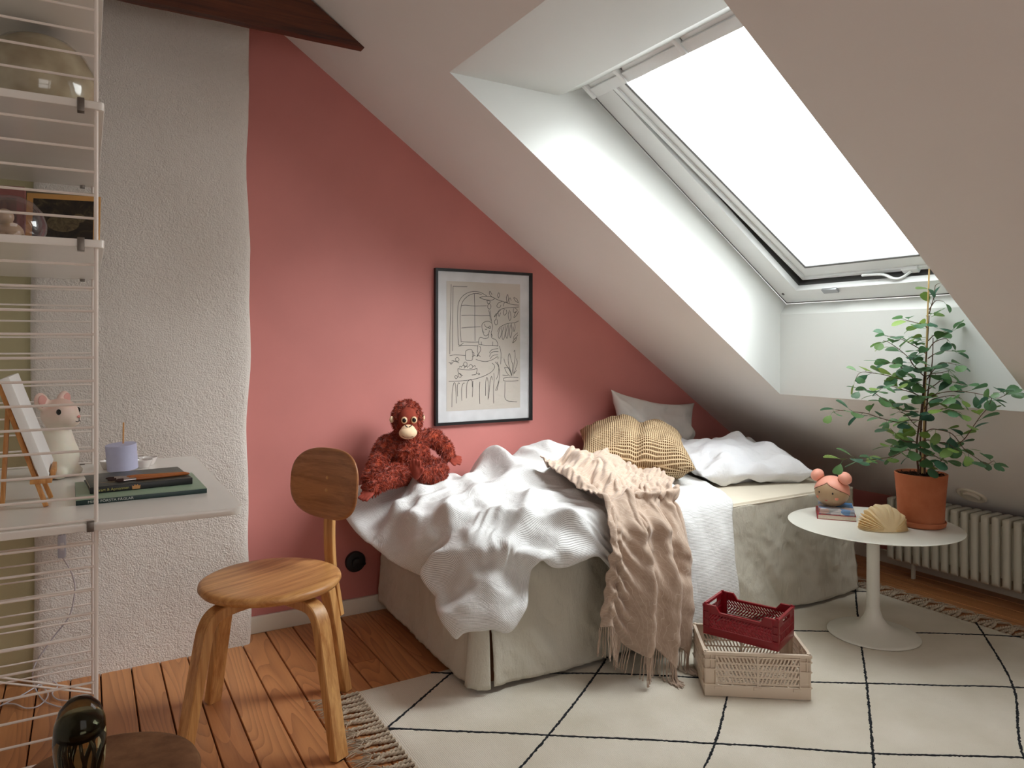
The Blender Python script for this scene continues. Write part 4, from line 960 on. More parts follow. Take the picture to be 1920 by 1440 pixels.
# --- small red crate
ra_ = math.atan2(-.24, .097)
rc = thing('crate', 'small crimson folding crate sitting askew on top of the cream crate', 'crate', (1.825, 1.828, .0125 + Hc + .0045), ra_)
Lr, Wr, Hr = .256, .166, .102
def red_side(M4, name):
    mb = MB(); e = .022; dip = .020
    slot_panel(mb, e, Lr - e, .027, Hr - dip - .007, 0, .0025, 4, .0105, [-.9, -.9, .9, .9], .5, .22)
    top = [(0, Hr - .006), (.045, Hr - .006), (.060, Hr - dip - .006), (Lr - .060, Hr - dip - .006), (Lr - .045, Hr - .006), (Lr, Hr - .006)]
    for a, b in zip(top[:-1], top[1:]): mb.poly([(a[0], -.0015, a[1]), (b[0], -.0015, b[1]), (b[0], -.0015, b[1] + .006), (a[0], -.0015, a[1] + .006)], (0, .008, 0))
    mb.poly([(e, 0, Hr - dip - .008), (.060, 0, Hr - dip - .008), (.060, 0, Hr - dip - .004), (.045, 0, Hr - .004), (e, 0, Hr - .004)], (0, .0025, 0))
    mb.poly([(Lr - e, 0, Hr - dip - .008), (Lr - e, 0, Hr - .004), (Lr - .045, 0, Hr - .004), (Lr - .060, 0, Hr - dip - .004), (Lr - .060, 0, Hr - dip - .008)], (0, .0025, 0))
    for a, b in ((.001, e), (Lr - e, Lr - .001)):
        mb.box((a, .002, .024), (b, .007, Hr - .004)); mb.box((a, -.001, .024), (a + .003, .006, Hr - .004)); mb.box((b - .003, -.001, .024), (b, .006, Hr - .004))
        for z_ in (.026, .050, .074): mb.box((a, -.002, z_), (b, .004, z_ + .0035))
    for i, v in enumerate(mb.v): mb.v[i] = tuple(M4 @ Vector(v))
    return mb.build(name, M_cr_r, rc, smooth=0)
red_side(T4(0, 0, 0), 'side_panel'); red_side(T4(Lr, Wr, 180), 'side_panel')
def red_end(M4):
    mb = MB(); e = .012
    mb.box((e, .001, .024), (Wr - e, .004, .052)); mb.box((e, -.001, .050), (Wr - e, .005, .0535)); mb.box((e, -.001, .024), (Wr - e, .005, .028))
    for k in range(9): mb.box((e + .012 + k * .0145, -.0005, .028), (e + .0145 + k * .0145, .0045, .050))
    slot_panel(mb, e, Wr - e, .053, Hr - .026, .001, .0025, 1, .0105, .6, .5, .12)
    mb.box((e, .001, Hr - .027), (Wr * .28, .0045, Hr - .008)); mb.box((Wr * .72, .001, Hr - .027), (Wr - e, .0045, Hr - .008)); mb.cbox((0, -.0015, Hr - .009), (Wr, .0085, Hr), .001)
    for x_ in (.0, Wr - e): mb.box((x_ + .001, .0, .024), (x_ + e - .001, .006, Hr - .005))
    for i, v in enumerate(mb.v): mb.v[i] = tuple(M4 @ Vector(v))
    return mb.build('end_panel', M_cr_r, rc, smooth=0)
red_end(T4(Lr, 0, 90)); red_end(T4(0, Wr, -90))
mb = MB()
for a, b in (((0.001, .001, 0), (Lr - .001, .005, .025)), ((0.001, Wr - .005, 0), (Lr - .001, Wr - .001, .025)), ((.001, .005, 0), (.005, Wr - .005, .025)), ((Lr - .005, .005, 0), (Lr - .001, Wr - .005, .025))): mb.cbox(a, b, .001)
mb.build('base_band', M_cr_r, rc)
mb = MB()
for k in range(11): mb.box((.006, .008 + k * .0142, .003), (Lr - .006, .0145 + k * .0142, .006))
for k in range(7): mb.box((.010 + k * .038, .005, .0025), (.015 + k * .038, Wr - .005, .0065))
mb.build('floor_grid', M_cr_r, rc, smooth=0)
for x_ in (.007, Lr - .007):
    for y_ in (.007, Wr - .007): MB().lathe([(.0045, Hr), (.0045, Hr + .004), (0, Hr + .005)], 12, (x_, y_, 0)).build('stacking_stud', M_cr_r, rc)
# ================================================================ settled cloth shapes
# rows of whole millimetres, each value stored as the change from its neighbours
DUVET_NU, DUVET_NV = 56, 58
DUVET_TOP = [
1022,13,11,26,29,32,22,25,19,16,17,18,14,13,13,-9,4,0,23,35,28,25,26,28,26,26,37,50,27,21,5,24,13,-1,26,24,29,25,25,28,25,25,25,25,26,25,25,25,26,25,27,25,25,24,23,26,26,-10,-13,2,4,0,-1,4,1,-1,0,-3,7,-1,-4,-2,-2,0,15,13,-4,-3,-2,0,-1,-1,2,-5,-11,20,8,-2,-18,4,10,-2,2,1,-1,-1,-2,1,-1,0,0,0,0,0,0,-1,1,-2,1,0,1,3,-1,-8,-8,-1,-9,0,2,-2,5,-1,0,1,4,-3,0,4,-8,3,3,27,-12,-2,-1,1,-2,1,0,-1,1,1,-13,-1,16,3,-14,10,1,-1,-1,1,0,-1,0,1,0,0,-1,0,0,-1,1,-1,0,0,0,0,-3,-4,-3,-9,-2,6,-5,0,1,-3,-2,1,1,4,-2,-4,0,-2,-11,45,-10,-4,-6,1,2,2,-3,0,0,-10,-2,-1,-10,14,-1,11,4,0,-1,-1,1,0,1,-3,0,0,0,0,0,0,0,0,0,0,0,0,-1,-9,1,1,-13,3,4,1,-6,1,-1,-1,2,2,1,-6,10,-7,-14,37,-6,-7,4,3,-2,-3,0,0,0,-5,5,-1,-8,4,-6,11,4,-2,0,1,-3,2,0,-1,-2,0,1,-1,1,0,0,1,-1,0,0,-1,0,1,5,-13,0,-2,-10,3,2,-1,-1,3,-2,-1,0,0,7,-6,-9,0,34,-18,-1,-5,0,7,4,-3,-3,-2,3,-4,-3,12,5,-3,0,0,-1,-1,-1,0,-4,0,0,3,1,-2,1,-1,0,0,0,1,0,0,0,0,-3,5,10,-24,1,8,0,-18,-1,2,1,1,-3,1,-1,-3,2,-7,32,-13,-1,-1,3,-6,0,-4,1,4,2,-1,6,0,-12,1,1,0,8,1,-1,0,0,-3,0,-1,1,1,1,-1,0,0,1,0,-1,0,1,-1,0,2,-1,1,-13,6,3,5,-3,-16,-4,1,-1,-2,4,3,-3,-8,10,14,-5,-5,-2,-3,8,-4,-2,-4,4,5,4,-5,-8,12,-3,-5,5,2,0,-1,1,0,-1,-2,0,-1,0,1,2,0,0,-1,0,0,1,-1,1,0,0,1,-3,19,4,6,2,2,-1,-17,-6,-1,0,4,-3,2,-4,17,-7,-9,3,2,9,-3,-4,4,4,-5,-5,-2,2,9,-11,4,5,0,1,1,0,-3,-3,2,4,1,0,-2,0,-1,0,1,0,0,0,-1,0,0,0,1,0,-11,16,5,0,2,2,2,0,-16,1,-1,-7,0,-1,3,8,-2,4,0,4,-3,0,6,-3,1,-4,0,2,0,-3,-1,1,3,-4,2,0,-1,1,1,2,0,0,0,-1,-1,0,0,-1,0,0,0,0,0,0,0,-1,0,10,-5,3,-3,1,2,-2,3,1,-10,7,1,-9,-5,10,-5,4,0,9,-1,-3,5,-3,0,-2,5,-1,-4,-4,-1,3,0,-13,13,-1,2,0,0,1,1,0,-3,1,1,-2,0,0,0,0,0,0,0,0,0,0,0,-1,0,4,16,-13,-2,-8,3,3,1,-5,9,-9,-4,-3,5,5,2,9,-7,-2,8,-3,1,0,-1,0,0,0,-2,-5,1,-6,8,-5,2,3,1,1,1,-2,-1,2,-1,-1,1,1,-2,0,0,0,0,0,0,0,-1,0,0,0,2,-7,4,2,4,-3,-9,5,5,-5,-14,6,7,6,-2,8,0,-4,2,-1,0,-2,2,0,0,0,0,-1,-2,-1,4,-4,-2,3,-2,4,1,-1,-2,0,-1,0,0,2,-1,0,0,0,-1,0,0,1,0,0,0,0,2,0,-12,5,0,6,1,4,-10,2,-3,5,-20,23,1,3,6,-11,5,-2,-3,4,-3,-2,4,-1,1,0,1,-2,-3,4,-1,-2,-2,2,1,1,-1,1,-2,0,0,1,-1,0,2,0,0,-1,0,0,-1,0,1,-2,1,3,-1,-12,-1,-1,5,5,4,0,-7,-9,-4,33,-5,-8,5,-2,-1,2,0,-4,-2,2,2,-1,0,0,0,2,1,-3,-2,5,-1,-3,-1,2,-1,4,3,-6,-1,0,0,0,1,0,0,0,1,-1,0,0,0,0,-2,3,1,-1,-7,-8,-3,-1,6,5,5,-6,-3,23,-6,-4,3,7,-12,6,-6,1,1,-3,2,1,0,0,0,2,-2,1,2,-4,2,2,-5,1,0,3,0,-1,-1,-2,2,0,-1,1,0,0,0,0,0,0,0,-1,0,1,0,2,0,16,-4,-25,-8,1,-2,4,3,23,-8,3,-2,2,1,-1,4,-7,-1,2,-1,0,0,0,0,1,-2,1,1,0,-7,10,-2,-1,2,-2,5,-1,-5,3,-2,0,-1,2,1,-2,0,0,0,-2,1,0,1,0,1,-1,1,0,22,6,-3,-19,-20,-1,3,18,4,-7,1,-2,-3,5,-2,-6,4,1,0,-1,0,-1,1,1,-1,1,2,-1,-1,3,-3,0,0,0,-1,8,-7,-1,-5,5,0,1,2,-1,-1,0,0,0,-1,-1,1,0,0,1,1,1,-1,15,6,1,1,-5,-10,-1,1,-6,2,-1,0,12,-18,2,-1,2,0,1,1,-3,1,0,-1,1,0,2,2,-6,3,-2,4,1,-3,-1,-5,5,-1,-2,3,1,0,0,-1,1,0,0,-1,1,-1,0,0,0,2,-1,0,1,2,16,-9,11,3,-6,-10,-1,-5,4,0,-6,3,1,-3,-2,2,0,0,1,2,-3,0,0,-1,1,-6,-1,10,-2,-2,-1,0,2,1,-2,0,0,1,0,0,1,-1,1,-1,0,0,1,-1,1,-1,0,0,0,1,0,2,-1,-3,16,1,4,2,-7,-8,-3,4,-2,10,-14,2,-1,0,0,0,0,0,1,-1,-1,1,0,-1,3,-1,-3,4,-3,1,0,-1,3,1,-6,2,1,0,0,2,1,-2,0,-1,0,1,-1,0,0,0,0,0,0,2,0,-4,-8,3,3,6,4,7,-6,-3,6,-1,-6,3,-1,-2,0,1,0,0,0,0,1,0,-1,1,0,2,1,-2,0,-1,0,0,0,3,-7,7,-1,2,0,-2,0,-1,-1,3,2,-2,0,3,-2,1,0,0,1,0,-1,6,-8,-8,-1,0,1,1,5,15,-7,0,1,-4,7,1,-1,0,0,1,0,0,0,2,1,-1,-1,1,-1,1,0,0,1,-2,2,1,-2,2,-10,9,8,-3,-3,-2,1,-1,0,0,3,-1,0,2,-1,1,1,0,0,-2,3,-8,1,-1,0,3,9,1,-14,7,-4,-1,11,-1,0,-1,1,0,0,-1,1,-1,1,1,2,0,-1,-1,1,0,0,1,-2,1,1,-3,-2,7,-5,-1,3,1,-2,1,2,1,-3,1,1,2,0,1,-1,-1,0,-1,1,3,-8,-1,3,-4,9,-10,-2,16,-4,-6,6,4,-1,0,0,0,0,0,1,-1,1,1,-1,0,1,0,2,-7,7,0,-2,-5,5,3,-4,-1,4,-3,3,-1,3,-2,0,1,0,1,0,1,1,-1,0,1,-1,-2,3,-1,1,-7,0,2,0,-3,6,-4,7,-3,-3,8,1,-2,-1,1,-1,1,1,0,0,0,0,0,1,0,-3,5,2,-5,1,0,6,4,-5,-8,6,0,-1,0,-2,3,-1,0,1,0,2,-2,0,1,2,0,0,0,3,-2,2,-6,-9,3,-2,6,-7,-2,6,5,-3,7,1,-3,-1,-1,2,0,0,0,0,0,1,0,0,0,-1,3,-3,4,0,-2,3,5,-7,-2,8,-6,0,1,0,2,-2,4,-3,0,1,0,-1,1,1,1,0,0,0,0,2,3,-6,-7,1,0,5,-5,10,-4,-1,3,1,-2,0,-1,0,1,0,1,0,0,1,-1,1,0,-1,2,2,-1,-1,2,4,-6,-1,-1,0,6,-4,1,1,-1,2,0,1,1,-1,0,1,0,1,-1,1,-1,1,0,1,0,-1,0,-6,0,3,-4,10,-5,5,-6,6,1,-5,1,1,0,5,-3,-1,-1,1,0,0,1,0,1,0,-7,3,5,2,-1,0,-6,3,2,1,-2,-1,
3,2,-1,0,1,0,0,0,0,1,1,-2,1,1,0,2,-2,1,-1,-1,-7,10,2,2,-4,-4,5,-7,5,2,-4,0,0,2,-2,0,1,1,0,1,-1,0,1,1,-2,2,-1,0,2,-4,3,0,0,0,0,1,-3,5,0,-1,1,0,1,0,0,0,2,0,-1,0,0,0,1,2,-2,0,1,-10,6,-5,8,-1,-2,0,3,1,2,-1,-2,2,-1,0,0,1,0,1,-1,2,0,1,-1,0,1,-1,0,0,1,1,1,-1,0,0,0,0,-1,0,2,0,1,0,1,0,1,0,-1,1,0,1,1,0,0,-1,0,1,-10,3,4,2,-1,0,-5,7,0,1,3,-4,1,-1,-1,1,0,0,1,1,1,-1,0,1,-2,3,0,-1,0,3,-1,2,-2,0,-1,1,-1,1,0,1,1,0,0,1,0,0,1,-1,0,0,2,0,1,0,0,0,1,0,-8,10,-3,-1,-2,-3,4,3,0,1,0,-2,1,0,4,-3,2,-1,0,1,0,0,0,2,0,0,-2,-1,2,1,2,-2,0,-1,1,0,0,0,1,0,1,0,0,1,0,0,1,0,1,0,0,0,0,1,1,-1,-4,0,2,1,0,-2,1,-1,3,-3,0,4,0,1,1,-5,3,2,-2,-1,-5,5,2,1,2,1,0,-4,1,-1,4,-2,1,0,-2,1,1,0,1,-2,2,1,0,1,0,0,1,1,0,0,0,0,0,0,1,-1,1,-3,2,-3,3,1,0,0,-4,3,1,1,-1,0,1,0,3,-3,0,0,-3,5,-7,6,0,-1,2,1,3,-5,3,0,1,0,-1,-1,1,2,0,0,0,-1,0,1,0,1,0,0,-1,2,0,0,1,0,0,0,2,-2,-6,7,-4,0,4,2,1,-5,-2,4,-1,-1,0,0,1,2,0,-2,2,0,1,0,-4,3,1,0,4,-1,3,2,-4,-2,1,-1,0,2,0,0,0,1,0,-1,1,0,0,1,-1,0,2,-1,0,0,0,1,1,-1,1,-8,5,0,0,3,1,1,4,-8,2,-2,0,2,0,1,0,0,-1,0,3,0,3,-3,0,2,0,1,1,1,-1,0,-2,0,0,1,1,0,0,1,0,0,-1,0,1,0,0,0,1,0,0,0,0,2,1,-2,1,0,-5,-1,5,-5,3,4,2,4,-9,0,2,1,0,-1,0,1,-1,1,0,2,0,1,-1,0,0,2,-2,4,-1,-6,5,0,0,2,-1,1,0,0,1,0,0,0,0,-1,1,1,-1,0,1,1,0,0,0,-1,1,0,0,-3,3,-3,2,-4,3,4,3,1,-9,1,-1,1,3,-1,0,3,-2,1,2,-1,1,1,-1,0,-1,-1,0,1,-1,2,1,1,0,0,0,2,0,0,0,0,1,-1,0,0,-2,2,1,-1,2,-2,1,0,0,0,0,2,-3,-2,10,-5,2,-4,2,3,6,-7,1,-2,-1,1,0,-1,1,0,2,-1,2,0,0,-1,0,0,1,-1,0,-5,-1,4,-3,4,2,2,0,3,0,2,-3,1,0,-1,-1,1,1,0,2,-4,2,0,-1,1,0,0,2,-5,-6,6,9,-1,-4,-3,1,-3,9,-2,2,0,-4,1,1,-1,1,1,1,0,1,-2,2,-1,0,0,2,-4,1,0,0,0,0,0,0,-2,4,2,0,4,0,-3,1,-1,1,0,1,-2,0,1,1,1,-1,1,0,0,-4,-2,0,5,4,3,-13,0,13,4,-6,-3,-1,1,1,-1,-1,0,1,1,1,-1,1,1,-1,0,0,1,-2,1,0,0,0,0,1,0,0,-1,2,3,-1,0,2,-3,2,0,0,0,-1,1,1,0,0,1,0,0,1,-4,-2,0,3,8,-6,9,-11,-1,-7,6,4,1,0,1,1,3,-5,1,2,-1,0,1,1,-1,0,0,-1,1,1,0,-1,2,-1,0,1,1,-2,0,1,2,-1,2,0,1,-2,3,-3,0,2,0,-1,0,1,1,0,1,-4,-1,-1,3,5,9,-1,-5,0,-4,-1,-1,-1,4,-1,1,1,1,-3,1,0,1,0,1,-1,0,0,-1,1,1,0,-1,1,1,0,1,0,1,-1,-1,1,1,1,0,0,1,-2,-1,2,0,1,-1,1,0,0,1,0,-4,0,0,-1,3,8,4,-8,1,0,-2,-2,1,2,1,0,1,1,-1,-2,1,-1,1,0,1,-1,1,-1,0,2,-1,1,0,0,1,0,2,-2,0,0,0,0,-2,4,0,1,-3,2,1,0,-1,1,0,0,-1,2,0,-4,0,0,0,1,6,4,-3,-3,6,-6,1,0,2,-3,1,-3,6,0,-3,0,1,0,1,-1,0,0,0,0,2,0,0,1,-1,2,-1,1,0,0,-2,0,-1,2,2,-1,1,-2,1,1,0,0,1,0,-1,2,-2,3,-4,1,0,0,-1,4,4,5,-9,2,-1,3,1,0,-4,1,3,-4,4,-2,0,0,0,0,1,0,0,-1,1,1,0,0,0,1,0,1,0,1,-2,1,1,-2,1,-1,1,-2,2,2,0,0,-1,0,0,0,-1,0,4,-3,0,0,0,0,1,4,6,-3,-4,2,2,0,0,-1,-2,1,-1,2,0,-1,0,1,0,-1,1,-1,0,1,2,1,-2,1,0,1,-1,1,0,1,1,-1,-1,1,-1,2,-3,2,0,0,0,1,0,0,1,2,0,-3,-4,1,0,0,0,0,2,4,5,-3,-2,0,1,1,0,-3,1,1,0,0,-1,1,0,-1,2,-1,1,1,-1,0,0,0,1,0,1,-1,1,0,1,1,-2,1,-2,2,-1,0,1,1,-1,1,-1,1,1,2,-2,1,-1,-2,-1,1,0,0,0,0,4,3,5,-4,-2,0,-1,3,-1,-1,0,-1,1,0,-1,0,1,0,1,-1,2,-2,0,2,0,0,0,0,0,2,0,0,1,-2,2,-2,1,-3,3,1,-1,0,0,1,0,0,1,1,0,-1,-4,1,1,0,-1,1,0,1,4,2,8,-11,1,-1,5,-1,-2,2,-3,2,-2,0,2,-1,1,-1,1,0,0,0,0,1,-1,1,0,1,2,1,-2,-1,-6,5,2,0,-3,2,1,0,0,0,1,0,1,-1,-1,1,1,-1,-1,0,1,0,-1,0,1,1,1,-9,13,-3,-1,5,4,-5,1,-2,2,-2,-1,2,-1,-1,1,1,1,-1,0,1,-1,0,1,0,2,-2,1,0,0,2,-1,1,-1,-1,2,0,-2,2,-1,0,1,0,0,-1,0,2,-2,1,0,1,-1,0,0,-1,2,2,2,0,2,-4,-5,2,6,1,-2,0,1,-2,1,0,1,-1,1,0,0,0,-1,4,-1,-1,6,-2,-2,-1,0,0,2,-2,1,1,-1,0,-1,1,0,1,1,0,-1,0,0,1,-3,-1,0,1,1,-2,0,0,-1,1,3,2,0,0,-2,-1,0,1,3,0,0,3,-5,1,0,0,1,0,0,1,-1,0,-3,7,2,-4,-2,5,-3,-1,-5,7,0,0,0,1,0,-3,1,1,1,-1,0,2,-2,2,0,-3,4,-3,0,0,-1,0,0,-1,0,2,3,1,-2,-1,-1,3,-1,0,3,-2,-1,-4,4,1,2,-1,0,0,0,1,-4,9,1,-4,-4,3,-1,-1,0,3,0,0,1,0,0,0,-2,1,-1,0,2,0,-4,1,2,1,0,10,-8,1,-3,3,-6,3,-1,1,1,4,0,-1,-1,1,-1,0,0,-4,2,5,-5,3,-1,2,-2,1,-4,1,4,4,9,-7,-4,3,-3,-4,1,1,2,0,1,0,-4,6,0,-3,1,0,0,0,0,-2,2,0,0,-9,-11,14,-2,-1,-3,3,-6,5,0,1,4,3,-4,1,-1,-1,1,0,2,-5,4,2,-2,0,2,-4,-3,6,6,-2,4,-6,2,4,-1,-2,0,-3,4,-4,0,0,-2,4,0,2,-3,0,1,0,0,-5,5,0,-1,0,-4,-15,16,1,0,3,-1,-3,-1,-1,1,8,-4,-1,2,-1,-2,2,1,1,-4,1,4,-8,6,-4,6,2,0,2,-1,1,-4,1,1,-9,5,2,4,-5,-1,1,2,2,-7,2,-11,14,0,1,1,0,5,-8,0,1,-1,15,2,-3,1,0,0,5,-5,1,-3,2,-2,0,4,-2,2,2,-1,-2,3,6,3,0,-10,-3,4,5,0,0,-2,5,-4,-3,-3,-9,10,0,0,4,3,-3,0,0,0,1,2,-1,0,0,-1,0,0,-13,12,-1,-1,1,5,2104,-12,-11,-14,
-16,-7,-14,-12,-1,0,-6,16,22,20,8,-15,-35,-17,14,5,5,-1,-2,-3,-2,-2,-4,-2,-17,-1,20,-15,-14,-1,2,4,8,3,1,7,4,4,2,4,4,3,3,3,3,3,3,3,2,3,1,2,-4,7,-14,-10,6,2,-2,-1,6,2,6,2,-4,0,1,-2,-21,-2,1,13,-1,7,-9,-1,-3,1,-2,10,-2,18,-2,-22,3,-2,3,-5,1,2,7,-3,-3,-1,-3,1,-1,1,0,1,-3,2,-1,0,-2,-1,-3,3,5,25,10,-3,-7,-8,1,-5,7,1,2,-1,21,2,-1,-9,-11,-13,12,21,-25,3,0,3,-8,5,2,11,3,-7,-19,-6,6,0,-6,6,8,-7,6,-10,4,-3,-3,3,1,0,0,0,0,7,-9,2,-1,1,0,3,7,7,0,9,-2,3,-2,-1,2,-7,0,8,4,-16,4,2,-5,-25,5,40,-2,1,-11,-19,4,16,10,2,-3,-28,-2,7,-8,-5,1,4,5,-2,7,-11,4,4,-3,14,-7,-2,0,-2,0,-1,1,4,-13,9,-2,2,4,10,-3,0,4,1,5,0,-5,1,-1,-2,-8,-6,10,6,-17,7,-13,41,-3,-2,1,0,5,6,3,-11,-9,-16,10,-7,-9,0,-5,5,5,-1,2,1,-3,-3,0,10,1,0,-2,1,-3,-1,-1,-6,5,2,-9,6,1,0,-4,12,-2,13,-8,2,2,-1,-1,3,-2,0,-5,10,-17,18,-21,-6,37,-9,0,-13,2,14,6,-15,-12,-3,13,10,2,-6,-7,0,-5,3,-7,5,1,-5,14,2,-4,-7,4,-5,2,-2,0,-2,1,-7,9,0,-4,-4,6,-9,-5,4,26,-3,0,-17,0,1,3,2,-8,6,1,-1,-5,-31,57,-14,1,-6,3,-7,12,-30,2,10,3,10,-13,5,14,-1,-2,0,-4,-16,2,0,1,4,3,2,-7,2,-1,-1,0,0,-2,-6,8,-1,-1,2,1,-6,2,-1,-8,22,-1,5,1,-16,-4,0,0,-2,7,-12,16,-26,-8,39,-18,7,-3,-8,29,-28,3,-20,10,16,-4,-7,-12,13,20,-1,-3,-7,-8,-1,-1,3,-3,5,2,-8,0,9,-4,2,-3,1,5,-5,1,-1,0,1,-3,-2,1,10,17,4,0,2,1,-12,-6,0,-3,-3,9,-31,-10,54,-17,12,-22,3,31,-25,-3,12,9,-4,-2,2,2,-6,-27,1,8,15,-3,-9,2,15,10,-4,-7,-6,4,-9,1,2,-1,0,0,-1,0,-2,1,-1,0,0,0,6,-3,14,3,1,3,2,1,-12,1,2,-8,-15,0,-29,62,-8,-9,13,9,-22,8,12,1,4,-9,-12,-7,8,4,3,-17,0,6,1,-10,24,-1,-2,-9,-1,-3,-4,1,4,-2,-3,0,1,0,0,1,-2,-1,1,1,1,-5,3,12,1,2,2,3,2,0,-7,10,1,-15,-14,66,-25,-11,-10,-17,-4,25,6,-2,0,0,3,-2,-7,-17,1,-3,11,5,-9,2,10,-2,-3,-2,-9,-2,-9,3,5,7,0,-2,-1,-2,2,2,0,0,-2,0,2,0,0,-1,3,14,-2,-1,2,2,1,-1,4,-4,-7,-12,45,-21,-3,-4,-4,9,4,-1,-3,-2,3,1,2,-1,-9,-6,3,5,-5,-16,12,9,-5,-2,-6,-8,-4,2,13,7,-5,-1,-4,1,1,2,-5,3,-1,-1,1,1,0,0,-2,14,1,0,0,1,-3,3,2,-5,-13,2,46,-28,-12,8,-4,14,-3,-2,-1,-2,1,2,1,-1,1,1,-12,-1,-9,8,7,-9,7,-7,-4,-6,-6,-3,26,2,-4,-6,-1,0,0,0,3,4,-8,2,-1,-1,2,0,-1,-1,13,2,-2,2,1,0,-2,3,-5,2,-11,28,-12,-2,-4,-2,20,-3,-16,-6,9,0,4,0,2,0,2,-8,-9,-2,0,6,0,-8,-1,-5,-7,6,25,-3,-4,-4,-4,-4,5,1,0,-1,3,2,-7,1,-1,2,-1,-2,1,17,-4,-2,2,2,1,1,-3,-6,-5,34,-14,-21,13,-10,24,-3,-7,-4,2,0,0,0,-1,0,2,4,2,-16,4,-9,2,0,-12,0,-7,15,16,-2,-2,-4,-3,-3,6,1,-3,1,-2,1,2,2,-6,0,2,-2,-1,0,15,-2,-1,-2,2,2,1,-1,-3,12,-6,-13,15,0,-7,10,-9,5,0,-1,-3,3,-1,2,-1,1,1,4,1,-11,-5,-6,-2,-9,-3,29,8,-10,-3,-1,-3,-4,-2,8,-1,-3,1,1,1,-1,1,-2,-3,3,-1,-3,0,17,3,-8,0,0,-4,1,3,6,-2,4,-4,1,-5,12,-4,-3,1,-1,0,-5,4,2,-1,0,-1,-1,7,-1,-2,-6,5,-5,0,8,-1,-2,-6,-4,3,-4,-3,12,-5,-6,1,1,0,3,-1,2,2,-4,-1,-1,-3,0,18,-7,13,-6,-6,4,2,1,0,-2,0,-1,-7,4,7,-3,1,-1,1,0,1,0,-2,0,1,0,2,2,4,-8,-5,6,7,5,-16,-7,6,-2,3,-5,-5,8,-7,2,-2,1,0,1,1,-1,0,3,1,-5,0,-4,1,12,1,-5,16,-4,0,-1,0,-2,1,-12,10,10,-6,-4,1,0,0,0,0,3,-3,1,-1,0,1,2,0,2,0,-7,-13,16,7,-16,7,-3,-1,1,-6,-3,6,-5,3,-1,0,1,-1,1,-1,0,3,2,-5,0,-2,-1,-6,21,4,-9,9,-1,1,0,1,-1,1,-2,1,-4,3,-3,1,1,0,0,-2,1,1,1,1,-1,-4,0,8,-1,-2,-9,2,9,-7,-3,1,-1,0,-4,0,2,-3,1,1,1,-1,-1,1,-1,0,2,2,-3,-1,-3,-1,18,1,-5,2,0,3,0,0,1,0,3,-3,-1,-2,0,0,0,0,0,-1,1,0,0,-1,0,4,2,-1,-1,1,1,-4,-20,10,11,-14,5,1,-2,-1,1,0,-3,1,2,7,-6,-2,0,0,0,1,2,-2,-2,-3,-2,18,-6,3,3,2,2,-2,-2,3,1,2,2,-10,2,0,0,0,-1,0,1,-1,0,0,1,0,-3,3,-2,0,1,0,1,-1,3,-4,7,-11,0,0,-6,9,-8,14,-19,15,-3,-1,-2,-3,0,4,-2,-1,-1,-1,3,-9,16,-8,-1,1,2,1,7,2,0,5,1,-3,-2,-2,-1,-1,0,1,0,-1,0,0,2,-1,-1,0,-5,3,-1,0,2,0,-1,6,1,-5,-19,23,-12,12,-4,3,0,1,-1,-7,5,4,-13,6,-1,0,-1,1,0,2,-10,16,1,0,-1,2,1,-1,-1,2,1,2,-6,3,-1,1,-1,0,-1,0,1,-1,1,-1,1,1,-1,-7,5,-1,3,-2,-1,1,4,1,-4,7,-1,1,-5,-1,5,-3,1,-4,9,-3,-4,2,1,-1,1,-1,2,1,3,-4,15,0,3,-3,4,-4,-2,6,0,1,-1,2,-3,2,-1,-2,0,1,0,-1,0,-1,0,0,0,-1,0,-2,1,1,3,-2,4,-3,9,-9,5,2,-3,-3,1,3,-4,5,1,0,1,-3,1,1,-1,0,0,1,-1,2,5,17,0,1,0,-2,2,-1,3,-1,1,-1,-1,0,0,0,0,-1,0,0,0,0,0,0,0,1,-12,8,-2,5,2,1,2,5,-1,-2,-1,-2,3,-2,-2,2,0,1,1,0,-2,4,0,0,-3,0,0,0,-2,4,-9,5,15,2,-1,4,-3,-3,4,1,-1,1,0,0,-3,2,0,-1,0,0,0,1,-1,0,0,0,-3,1,-3,4,0,2,1,3,-3,4,2,-4,4,-3,-1,2,2,-5,4,0,-1,-1,2,-1,0,0,1,-1,1,-1,-2,3,0,16,1,0,2,-1,2,0,-1,1,0,-2,0,0,1,-1,0,-1,0,1,-1,0,
